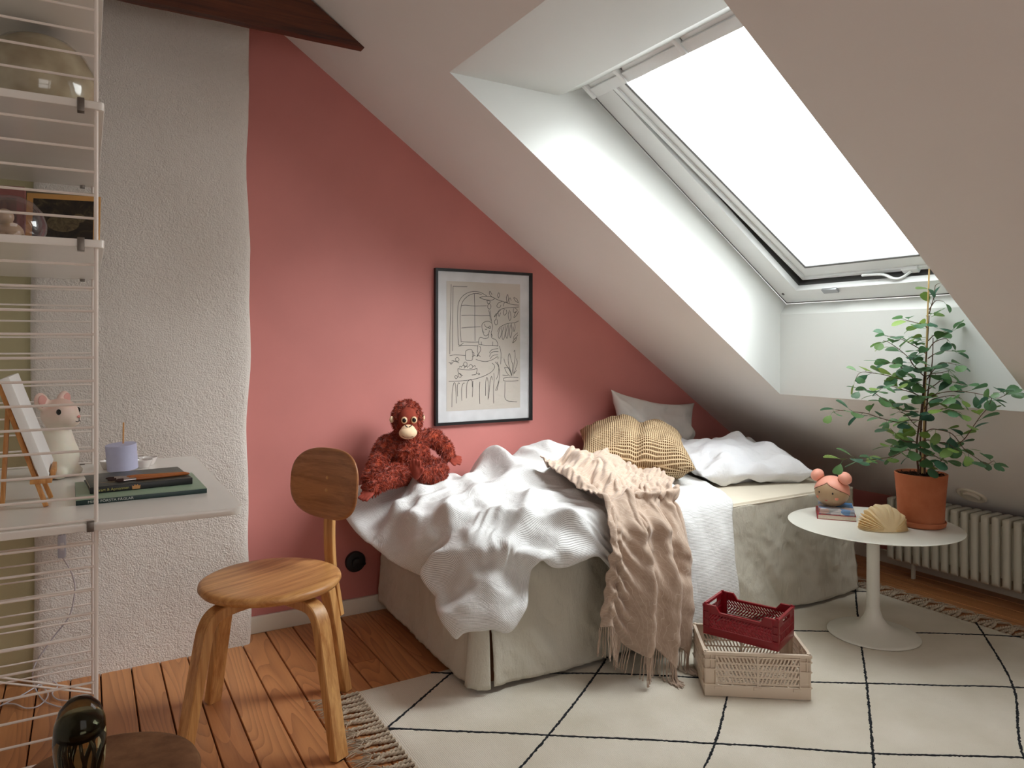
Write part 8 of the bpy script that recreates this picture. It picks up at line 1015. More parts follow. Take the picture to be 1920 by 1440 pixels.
THROW_TOP = [
1486,9,-1,9,8,-1,7,5,4,8,10,10,10,9,9,7,8,-2,10,5,4,-3,0,10,5,6,8,10,10,10,9,9,7,5,4,4,8,3,-9,4,12,5,10,5,7,13,10,10,7,6,4,7,2,5,5,7,6,0,-4,13,-7,1,3,-4,0,1,1,-1,0,0,1,0,-1,0,-1,-3,5,-4,2,5,-5,2,0,1,-1,0,0,1,0,0,0,3,-3,-3,4,10,-11,-4,8,-11,11,-2,-3,1,1,0,0,-1,0,2,-1,0,-1,1,10,-5,-4,3,-6,5,0,0,1,-1,0,0,0,0,0,2,-3,3,-2,0,4,2,0,-6,2,0,0,-1,0,1,0,-1,1,1,-1,-1,1,0,1,0,-3,1,9,-13,7,2,-1,-2,-1,0,1,0,0,0,0,1,-1,-8,18,-4,-7,7,-2,0,-1,0,0,0,0,1,-1,1,-1,-1,2,2,-1,-3,0,1,1,-5,6,-2,2,0,-1,0,1,-3,4,-5,3,0,-1,1,0,0,-7,3,11,-9,1,1,2,-1,2,-1,0,0,-1,1,0,2,3,-7,6,-3,-1,2,2,0,0,0,1,0,0,1,-2,2,1,0,-3,0,0,4,-2,-1,2,-4,2,1,0,0,1,-1,3,-6,4,6,-2,-3,-4,11,-6,3,-6,-5,12,-6,0,-1,2,-3,3,0,0,0,-1,0,-1,7,-5,-4,13,0,-2,-7,1,1,-1,0,0,0,1,1,-2,-2,6,0,-1,1,-8,6,6,-7,0,0,0,0,1,-1,1,-1,4,-2,-1,-1,-10,10,1,5,-7,5,-2,-4,3,1,0,-1,1,2,-4,1,1,0,1,0,4,1,-1,-1,-8,1,7,1,0,0,-1,1,-1,0,0,-2,5,-5,1,1,0,-4,-3,6,6,-3,0,-1,0,0,0,1,-1,0,0,0,-1,1,-3,4,2,-2,-1,3,-1,0,-2,1,3,-2,0,-1,0,1,0,0,0,7,-8,5,-3,8,-4,-1,0,0,-1,1,-1,1,-1,1,-1,1,3,1,-3,0,9,-12,-6,6,3,-1,0,0,0,1,-1,0,1,0,1,1,6,-10,-5,5,6,-7,2,1,0,1,-1,-1,1,0,1,0,-2,1,0,0,-3,12,-17,7,-2,8,-2,-4,2,2,-1,1,0,0,0,4,-8,-2,-1,2,2,5,8,-10,-5,6,1,0,0,0,-1,0,2,-2,0,-2,1,4,5,-8,-7,9,1,-3,0,1,0,0,-1,1,0,1,0,0,0,0,0,5,-10,15,-7,2,-1,8,-6,-4,0,1,0,1,0,-1,0,5,0,3,-6,0,-4,4,6,-5,-4,1,1,-1,0,1,0,0,0,-2,0,1,0,-5,14,3,-16,6,1,-2,1,-1,0,1,1,0,-2,1,0,0,0,1,0,5,-2,2,-4,-2,0,1,3,1,-1,0,-1,1,1,0,-2,1,0,-1,-2,-2,5,4,-3,-1,0,1,1,0,-1,0,0,1,0,2,-3,1,-2,-6,5,6,-4,2,0,0,-1,0,0,0,0,1,-3,2,0,0,-1,4,1,-5,3,7,-12,-1,12,-5,-1,0,0,0,1,-1,-1,3,-1,0,0,2,-4,-7,7,7,-3,-1,-2,1,0,0,0,0,0,1,-1,0,-1,1,0,-5,5,-1,-1,3,-1,2,-1,0,-1,1,0,0,0,0,-1,1,0,4,5,-9,-4,11,-1,-9,5,0,1,0,1,-2,1,1,0,-1,1,0,1,7,-10,-8,6,4,-1,0,0,0,0,2,-3,3,0,-1,0,-1,11,-8,-2,-3,5,-6,2,-2,1,2,0,2,-1,1,0,0,3,-3,-1,3,-4,-1,10,-9,3,1,-1,1,1,-1,0,0,0,0,0,-1,-2,-1,5,-5,3,5,-2,-2,0,0,0,0,1,0,-1,0,1,4,-2,-2,-5,4,8,-8,4,-6,10,-10,7,-2,-1,0,-1,0,-1,0,1,0,0,0,4,0,5,-2,11,-12,-11,7,0,0,1,0,0,0,1,-1,-2,6,0,-2,-2,-8,5,6,0,-3,0,1,0,-1,1,-1,0,-1,1,1,-7,4,0,4,-2,0,8,-13,9,-5,2,-2,2,2,-2,1,-1,0,0,-1,1,3,0,-2,0,-20,14,10,0,-6,4,-1,1,-1,2,-3,2,-2,3,-10,0,15,-7,2,-3,4,-9,6,1,0,0,0,1,2,-4,-1,3,10,-11,-8,6,12,-15,-1,12,-5,1,-1,1,-1,0,0,-2,2,0,0,1,-1,2,2,0,-3,22,-13,0,-1,-3,-4,1,-1,1,-1,2,-1,5,-4,4,1,-6,10,-16,6,-1,4,-3,-1,1,0,0,0,0,3,-6,-3,8,11,-10,-7,7,-2,1,-5,4,-1,1,0,0,0,1,-1,-2,2,-1,2,0,2,-2,1,7,-4,-12,-3,5,7,2,0,0,0,0,-1,-1,0,1,4,-3,-4,8,15,-21,-4,9,-3,0,-1,1,1,-3,2,1,3,-5,-8,8,12,-14,-8,19,-9,1,0,1,-1,0,0,-2,2,2,-1,-1,0,1,0,5,0,-3,-3,1,13,-7,-2,2,-3,-1,1,-1,0,1,3,-6,1,6,-7,7,-17,5,19,-10,-2,2,1,1,-2,-2,1,-1,-1,4,-2,0,-7,5,12,-9,-4,8,-4,-1,1,-2,2,0,1,-3,2,-2,3,-1,-1,0,1,0,3,-2,-2,0,9,0,-8,1,1,-1,1,0,0,-4,8,2,-3,8,-25,12,-4,0,6,1,-1,0,-2,2,1,0,1,-1,0,0,-3,1,0,1,0,-7,5,1,1,-1,2,-1,1,0,1,-8,7,-4,2,0,0,4,-1,-2,-3,-5,9,-3,0,8,-4,0,1,-1,0,-2,1,1,-2,-3,3,17,-13,0,0,3,-6,0,-1,2,1,-3,2,0,-1,2,6,-6,-1,-1,-1,8,-2,-7,5,-2,0,0,0,0,1,-1,0,0,3,-3,0,-1,1,1,3,1,-6,-3,8,0,-4,3,0,-1,0,1,1,-1,-4,-2,-7,2,10,11,-14,-4,3,3,1,0,-1,-1,1,1,0,1,-1,1,-1,-2,-6,3,3,-4,2,3,1,0,0,0,0,0,1,-1,-1,-1,1,-1,2,2,3,-4,7,0,-2,-6,-1,3,0,0,0,0,0,-1,6,0,2,3,-15,-9,5,15,4,-8,2,-2,-1,-1,1,1,-2,0,-2,1,-3,5,-1,6,-3,0,8,-7,-8,5,0,0,0,-2,-1,1,2,0,-1,1,-1,-1,3,-2,2,-5,8,0,1,0,-5,1,-1,1,0,0,0,-3,2,0,1,12,-9,-3,0,-7,5,-2,-1,4,1,-2,2,1,-1,1,-1,2,-7,4,1,0,-4,0,12,-6,-4,1,0,0,1,0,-1,3,-1,-2,0,0,1,1,0,0,-1,1,1,1,-7,6,1,1,-2,1,-1,3,-2,-3,0,-3,3,13,-3,-5,2,0,-6,4,-3,1,1,-2,0,-1,-4,0,4,12,-12,-7,4,4,3,-12,15,-5,-1,0,0,-2,-1,0,3,2,-1,-1,0,-1,5,-1,0,2,-2,-1,-1,3,-2,-1,0,1,-1,0,-1,2,-3,1,0,-3,-3,4,1,0,3,2,-2,-1,0,-1,3,-1,3,-4,0,-4,4,10,-10,-2,1,-2,6,-7,4,0,1,0,0,1,-4,1,-3,4,-1,0,1,6,1,-7,-3,5,2,-3,3,0,-2,1,0,1,-1,1,1,3,0,-4,-4,1,0,2,-1,-11,11,1,-1,0,2,-3,2,-4,5,-7,1,-2,5,10,-5,-5,3,1,2,-5,2,-6,-2,4,-1,3,2,2,-8,0,2,-1,7,-2,10,-10,-6,3,4,-3,0,2,0,-2,0,2,0,-1,-1,0,9,-8,-3,0,2,6,5,-11,0,4,-2,-1,0,-1,-4,5,-2,-5,-2,2,1,4,5,-1,0,-1,-3,4,-5,0,-2,1,-9,-3,1,2,-1,0,1,10,-4,1,15,-13,-7,-3,3,0,-1,2,2,-1,-1,-1,-2,-1,1,5,17,-12,-5,3,-4,3,-7,7,-3,3,-5,-5,0,6,-3,12,-9,6,-7,3,-3,-1,-1,-2,1,10,-8,8,
-6,3,-6,11,-5,3,2,2,-9,-11,5,6,-3,-5,-3,-2,-1,4,1,-1,-5,-2,-3,0,4,7,8,-11,0,1,0,8,-11,1,0,11,-10,3,-3,1,3,7,7,6,0,16,-4,5,-6,-10,-14,-1,3,-6,-4,-1,3,-4,7,14,3,11,0,0,-6,-2,-1,-7,0,1,2,5,4,1,0,-4,1,-3,-1,1,1,1,-7,-2,6,-4,-3,18,-1,7,-4,-4,4,-9,-6,-3,4,8,-1,-1,-6,-4,-2,2,-2,3,15,4,-1,-12,4,-1,1,0,12,-8,-2,-2,-11,-2,3,7,14,7,-2,-1,0,3,11,1,-8,-7,10,-7,2,0,-2,0,0,8,0,0,-2,-4,0,0,2,-8,2,-4,12,-4,0,-1,1,0,-3,3,0,1,-5,2,1,-1,9,-4,10,0,-7,-2,1,2,2,-6,0,9,1,-5,0,2,3,1,-4,-1,-3,6,6,7,-8,-4,8,-6,1,1,-3,-2,-3,1,4,4,2,0,-6,-1,13,-7,-2,-5,7,1,-2,-4,-2,4,1,1,-5,6,1,-3,-1,2,9,2,0,1,-7,-2,-5,3,8,-1,-1,2,5,-6,-7,4,-1,4,-3,2,-2,-3,7,7,-11,-1,8,-5,1,3,0,3,-1,0,-6,5,-3,5,0,1,5,1,-9,-4,1,-2,0,2,-2,1,1,3,0,1,8,-3,-2,-9,-1,-8,4,7,-5,4,0,0,5,2,-6,0,6,4,-2,0,-3,4,-1,7,-9,-6,9,2,-2,-1,4,-3,1,3,-2,2,-3,6,-6,4,0,-5,-3,7,2,8,-15,-6,3,2,3,4,-3,1,3,-2,0,-1,-3,0,5,-3,9,-4,-4,4,1,-5,4,0,-6,4,1,1,2,-7,-2,4,-6,3,0,9,-10,-3,13,-11,0,3,0,0,-1,1,0,4,-3,6,-7,1,2,3,-3,1,2,0,-6,5,7,-4,0,0,1,-4,3,0,-1,4,0,2,-3,1,-5,3,-3,-5,8,0,-6,7,-3,1,2,-12,8,1,-4,7,-5,1,4,4,-13,-3,15,1,-9,3,0,-1,1,1,-3,4,-4,7,-1,-4,-2,2,-2,3,11,-5,2,-4,-1,-3,3,-3,4,-2,1,-3,-4,1,0,2,2,3,1,1,3,1,-3,1,-2,4,-10,-5,13,-5,-4,4,-3,5,-3,0,0,-2,1,-1,-1,7,-3,1,3,0,-3,4,-6,3,-1,3,5,-8,0,-1,3,-3,12,-1,-4,1,-3,0,2,-4,0,-1,5,-3,-5,1,7,-1,5,4,-2,3,-8,-1,-2,2,2,7,-10,-4,4,2,-3,2,-2,3,-5,-2,9,-2,-4,1,-4,4,1,-1,3,1,-6,6,-1,2,-3,3,4,-7,4,-7,12,4,-9,0,1,3,-6,3,6,-7,-4,-1,10,-6,1,3,2,3,-2,-2,1,-4,-1,7,-4,-1,4,0,0,-6,-2,5,-2,1,-1,-6,3,5,-1,2,-6,5,-3,-2,0,-2,3,0,5,-5,1,3,-1,6,-3,-4,5,-5,0,5,-7,0,0,4,0,-1,10,-4,-3,2,5,-1,-4,-3,1,-3,5,-4,3,0,0,3,-2,0,10,-8,0,-3,1,3,-1,-1,7,-5,-6,2,5,0,0,3,-7,2,0,1,7,-12,9,-3,-2,1,1,9,-5,-2,2,-1,-1,5,-7,2,5,-6,2,-3,11,-6,-2,7,-5,-1,2,-3,3,-3,3,-2,2,1,-2,3,-3,6,3,-4,-3,1,2,-3,0,3,3,-3,-4,3,7,-4,-1,0,2,3,-1,0,0,-3,4,-2,2,-1,0,6,-7,3,3,-4,1,-3,0,5,-1,-4,3,-9,12,0,-8,5,0,-1,-1,1,1,1,1,1,-3,4,-5,4,-3,7,-2,1,1,-2,-1,-2,0,9,-1,-5,-2,1,4,-5,13,-7,-2,2,-5,11,-5,-1,5,-5,-1,0,-5,8,-1,-4,4,-3,8,0,-5,5,0,-2,2,-3,1,1,-3,1,0,0,-3,5,-6,8,-7,5,-4,5,-1,-1,3,7,-1,-2,1,5,-4,2,2,6,-7,0,-1,0,1,-1,-1,4,-4,6,-8,6,3,-2,-4,2,-1,1,0,-2,5,-5,3,2,-5,2,4,3,-4,5,-5,1,5,-3,-2,-2,5,2,-9,5,-4,5,-3,4,-5,0,4,0,4,5,-7,-3,4,0,-2,1,5,1,-3,1,-5,6,-6,8,-4,6,-3,4,-7,2,1,0,-5,2,4,-4,3,-2,5,-4,1,4,0,-8,0,7,-2,6,-7,3,1,0,-2,1,0,6,-8,3,-2,4,-4,5,-3,0,0,3,0,4,-2,-4,4,-5,0,5,0,1,-5,6,-6,4,0,7,-2,-5,3,2,-4,-3,6,-3,0,0,5,-6,2,-1,4,-5,6,-4,5,0,-5,4,1,-3,-2,4,0,1,-4,1,-4,8,-5,4,-5,6,-5,4,-3,0,2,-5,4,2,1,-2,2,-1,-3,4,0,-1,0,5,-5,0,-5,5,5,-7,5,-4,5,-3,0,-1,2,0,4,-4,1,0,0,-2,1,5,0,3,-3,-3,6,-6,2,-3,2,2,-6,7,-5,3,-1,4,-5,6,-5,3,0,1,-1,0,2,0,-1,-1,1,0,2,-2,3,-2,0,2,-2,-1,-2,0,5,-3,4,-4,3,-1,0,1,0,-1,3,-1,-2,1,1,-1,-4,0,3,-1,4,4,-3,-1,4,-4,-1,6,-5,5,-3,0,0,4,-6,5,-4,4,-1,5,0,-5,0,3,-3,-2,0,7,-7,3,2,-2,0,-2,1,-2,2,-1,3,1,2,-5,4,2,-3,-1,0,1,0,4,-1,-2,2,3,-7,-2,5,-4,3,8,-1,-8,1,4,-4,4,-3,5,0,-5,2,5,-6,5,-4,1,-3,2,6,-5,1,4,-6,-1,4,0,-3,-3,3,-4,3,3,-1,1,3,-3,-1,4,2,-3,-3,3,1,3,-5,1,-2,7,-6,5,-3,7,-1,-8,6,-2,-5,1,4,4,-6,4,-4,2,0,3,-1,-1,0,5,-4,-4,2,-1,-2,3,1,1,0,4,-6,0,8,-5,3,-1,-7,-1,3,6,-4,-1,4,-1,-1,2,-1,-3,1,3,-2,6,-4,-2,-2,7,-2,0,0,-6,7,-1,-10,8,1,2,-4,5,-5,5,-1,-1,-1,1,0,-4,2,4,-1,-2,2,-3,-1,5,-3,0,4,-3,-6,5,8,-11,-1,10,-5,0,1,1,0,-1,2,-3,3,0,-1,-3,-1,2,1,4,-5,3,1,0,-3,-3,9,-4,0,2,0,-3,4,-1,1,0,-1,3,-3,-2,6,-3,4,-5,0,-1,-2,5,-6,-2,0,2,2,1,8,-9,-3,0,9,-8,6,9,-11,2,3,-5,0,0,0,-4,8,4,-3,-4,0,-1,-2,7,-3,0,0,-3,5,-4,5,-9,8,-1,4,-5,4,-5,5,-3,1,0,2,-3,3,-6,6,-4,7,-3,0,7,-7,0,-2,-1,0,3,6,-7,-1,4,2,0,-8,8,-1,0,4,-3,-1,1,0,-6,4,3,-2,5,-6,3,0,2,0,-5,6,-6,4,-3,8,-6,2,-5,3,1,4,-3,3,-6,5,-4,4,-5,6,-8,5,0,6,-5,5,6,-3,-1,-4,0,0,2,-1,0,-1,7,-6,13,-8,-1,-1,2,2,-5,3,0,-2,-4,3,3,2,4,-7,0,2,-2,4,-4,5,-6,2,-2,7,-8,5,-3,2,1,3,-3,4,-4,3,-1,-1,0,6,-11,4,-3,-1,-3,4,3,-3,-2,0,0,2,-1,1,0,-1,1,1,11,-10,1,-3,2,0,1,-1,2,-3,-1,8,-7,4,5,-4,-4,2,-2,4,-1,4,-2,2,1,-5,-4,4,-1,-1,1,3,1,-1,2,-3,6,-4,2,1,-7,2,4,-4,-1,1,4,-5,1,0,1,-2,2,-1,1,3,-4,2,8,-10,3,-3,2,0,3,-3,4,0,0,-1,-3,2,5,-4,-2,0,0,-3,2,1,3,2,6,-6,1,-2,1,-6,2,0,5,-5,4,-4,4,-2,9,-12,-8,0,4,-3,0,3,-1,-6,0,2,2,0,0,1,-1,4,-5,1,2,0,
-2,3,-5,2,7,-8,-3,8,5,-6,-2,2,5,-4,2,-3,5,-6,3,-2,-2,8,1,-8,3,-4,6,-2,-3,1,4,-2,4,-4,0,2,8,-9,-1,0,1,-2,3,9,-10,-4,2,9,-6,1,0,2,-4,7,-14,8,1,5,-10,3,-3,5,7,-6,-7,7,7,-6,-3,2,5,-6,5,-3,5,-6,1,-1,-2,5,-1,0,0,0,0,3,-4,2,0,-1,4,-3,-1,6,4,2,-4,2,1,-5,7,7,-9,-4,3,5,-2,1,-4,5,-6,7,-4,-2,0,9,-12,3,-1,4,3,3,-8,1,7,-5,-1,0,4,-3,0,2,-3,-1,-1,2,-2,2,2,4,-4,2,-4,3,-1,0,1,0,3,-5,0,-2,3,-2,-2,0,0,-6,8,6,-5,-2,0,1,0,4,-3,-2,6,-5,2,-4,4,1,-5,2,-4,10,0,-4,1,-2,6,-5,-1,2,0,3,-3,5,-6,0,-1,6,0,-5,3,3,-6,6,-3,0,1,-2,0,1,4,-13,6,-1,7,-6,2,-3,2,-4,4,2,0,0,1,-1,0,-1,3,-12,7,1,4,-7,12,-5,-6,7,-2,-4,8,-7,4,-2,4,1,-5,1,-3,2,-3,4,1,-1,1,4,-3,-2,1,5,-5,3,-1,-3,2,-2,1,2,-2,-3,-6,4,8,-4,2,-5,-2,1,5,-1,1,0,2,-5,8,-5,3,-5,-1,1,4,-4,10,-6,-1,0,1,1,-1,0,-2,1,0,4,-4,3,-6,8,1,-6,0,-1,3,4,-6,0,-2,4,0,0,3,-4,5,-3,-2,5,-6,-1,-1,1,1,6,3,-8,-4,4,0,1,2,-1,6,-10,5,7,-6,-5,0,2,-2,3,0,1,0,-1,3,2,-7,3,-1,-1,1,5,-8,7,-2,1,4,-7,-1,1,3,3,-5,2,-2,0,1,0,3,-4,3,-8,9,1,5,-5,-2,2,-4,3,10,-3,-5,0,1,-3,2,1,6,-5,3,6,-8,-3,0,1,0,3,-2,0,2,-5,5,-3,2,2,-3,0,0,5,-2,-4,1,3,5,-5,-3,0,-2,2,2,3,-3,-2,1,-1,2,0,5,-11,8,2,0,-1,0,-1,-5,0,6,1,-2,0,4,-3,-1,0,5,-6,0,12,-8,-6,5,1,0,0,-1,3,-5,0,3,1,0,3,-3,0,4,-3,3,-4,1,-3,4,0,-2,5,-3,-1,0,6,-7,-2,3,-1,-6,5,1,2,-2,1,1,0,0,3,-6,5,-3,3,-2,3,4,-6,0,1,-3,9,-6,10,-14,-2,3,5,-2,1,1,-3,-3,8,-2,-1,2,0,-2,0,7,-7,3,-2,6,-5,0,-1,-3,8,-4,0,0,5,-6,-1,-3,4,0,9,-8,-3,4,-1,0,1,2,2,-3,3,-4,-1,-1,2,0,2,-1,4,0,-5,2,7,-11,0,1,3,-1,0,3,-5,0,3,0,0,0,0,1,-1,9,-6,0,-2,6,1,-6,3,-6,3,-3,-1,4,0,0,5,-7,-5,7,9,6,-5,2,-4,1,-1,8,-7,2,-3,2,-1,1,4,-3,-1,3,-1,-1,-1,10,-7,-9,4,1,1,-2,1,3,0,-1,2,-5,2,1,1,-2,4,6,-7,1,1,-1,6,-10,5,-3,4,-7,3,3,0,1,7,-8,-8,9,0,2,-1,4,-9,5,-3,4,-1,-2,1,1,-1,4,-4,2,-3,-7,15,0,-2,7,-10,-4,0,4,-3,2,0,1,2,-4,2,-1,1,0,3,-7,5,5,-8,-2,4,4,-4,-1,6,2,-2,-3,4,-3,1,4,-2,-4,-4,-1,2,-1,0,1,-5,1,6,-5,2,2,2,-4,1,1,1,2,-5,-3,-1,6,6,4,-13,-1,0,2,1,2,-1,1,0,-1,1,-1,2,1,-4,-4,5,9,0,-9,0,1,1,2,1,3,1,-11,1,2,4,5,-5,-4,0,-1,0,2,4,-8,2,0,1,4,-2,-1,3,-5,2,0,1,7,-10,0,-4,4,-8,13,-2,-2,0,-2,3,2,1,3,-6,-3,2,3,1,-1,-5,-5,-2,4,7,0,5,1,-3,1,10,-7,4,-6,-4,2,3,2,-3,3,-4,2,-2,2,0,-4,7,-5,6,-4,-2,0,3,-2,-3,-1,-2,9,-7,1,-11,20,-3,1,2,-2,-1,2,-1,0,1,5,-8,-1,-4,2,8,-7,2,1,-5,-1,4,8,-1,-1,3,-8,3,1,3,-4,-1,4,-1,0,-1,4,-3,-1,-1,6,-3,-2,4,-1,3,-8,1,4,0,-3,-2,6,-7,10,-11,10,-4,4,1,0,-4,1,0,4,-2,-3,3,4,-6,-2,-2,4,-1,1,0,3,-2,-4,2,3,7,-10,6,-1,-2,-5,5,0,2,1,-1,-1,1,1,-3,-1,4,0,-4,8,-4,-1,6,-6,2,1,-3,-2,1,6,-2,5,-1,0,-2,1,-2,-1,-3,2,0,5,1,-10,5,6,0,-4,-1,-1,-4,5,3,4,-5,-2,-4,1,6,-2,2,-7,8,-4,1,1,1,0,-1,0,2,-1,-2,1,-1,6,-2,-1,0,2,6,-11,4,2,-3,-4,6,-1,-1,0,0,4,-4,0,-1,3,-1,2,-2,0,1,1,-1,0,2,-4,9,-7,-6,6,2,2,1,4,-6,1,-1,-9,13,0,-3,-6,4,5,-2,4,-5,0,1,5,-9,9,-4,-1,4,-3,1,7,8,-8,-8,3,-2,-2,3,4,-5,3,-1,4,-4,3,-4,0,1,0,-1,5,-3,0,-1,-7,-3,7,9,-1,-6,1,1,1,3,-4,2,-4,4,-2,4,5,-9,-5,9,1,1,4,-7,2,-3,11,-5,-2,3,-3,4,-3,-2,4,-5,4,-1,6,-4,-1,2,5,-11,3,0,6,-5,3,-2,1,-1,-1,2,-1,2,3,7,-10,-7,5,7,-4,-3,-3,0,2,5,-2,2,1,-3,1,3,-2,-3,-1,5,-3,3,4,-8,2,2,6,-5,-1,3,0,3,-6,-2,3,-2,0,2,6,-8,-2,2,10,-10,1,2,1,3,-1,0,1,-2,-1,2,-1,-5,7,8,-10,-3,3,2,0,2,-2,-2,7,-5,-1,0,3,-3,3,6,-8,-8,7,0,-2,3,3,-4,-2,-1,5,-2,1,1,0,7,0,-7,3,-4,-3,3,5,-9,-2,3,9,-7,-2,5,-2,7,-6,1,3,-2,0,1,5,-16,10,12,-11,-5,4,1,0,0,0,-2,6,-1,-2,0,1,-3,5,4,-8,-5,0,0,-1,2,4,-7,1,0,2,0,1,0,3,-6,4,-3,6,-4,-3,2,9,-9,-3,4,6,-4,-2,2,-1,5,-4,-1,1,1,0,-1,-1,-6,7,9,-9,1,-5,2,3,0,1,-3,2,0,2,-2,-2,-5,7,9,-7,1962,-12,-26,-7,0,9,1,3,6,3,1,0,20,-4,-13,-15,-53,-27,-9,6,4,-4,7,7,12,13,12,13,13,-6,-7,-11,-21,-18,-13,-7,0,7,5,2,0,12,16,18,15,7,2,-6,-14,-14,-8,-1,6,6,6,7,12,-4,-3,18,-1,0,1,5,1,7,3,3,-3,-22,-3,4,-46,35,7,-7,-8,4,10,3,3,-2,2,-4,-3,-1,-6,3,1,5,-2,5,-3,-1,-7,3,0,9,-2,6,-9,0,4,-2,0,0,-3,-2,2,1,0,1,5,-5,2,4,3,-1,-8,-5,2,5,-13,-1,-33,6,2,1,-4,49,-9,0,-1,0,1,6,2,1,-2,-3,-3,5,-12,8,0,-3,1,1,2,-2,1,1,2,2,6,-5,-7,4,-5,3,2,-4,-1,1,0,-1,2,0,3,-5,1,7,3,-12,1,9,-22,-3,-6,1,-2,30,-1,0,17,2,-32,1,5,6,2,3,-2,-4,-3,3,-4,3,0,2,5,-6,-4,-2,11,-11,3,4,5,-2,0,-8,6,-2,-4,12,-7,-5,1,-1,1,1,0,1,5,0,-4,-3,-4,-6,15,-19,-3,24,3,1,2,16,0,4,-1,-17,-45,26,8,-3,2,1,-3,-1,-1,4,-1,2,5,-12,-2,1,5,-2,3,-13,4,5,
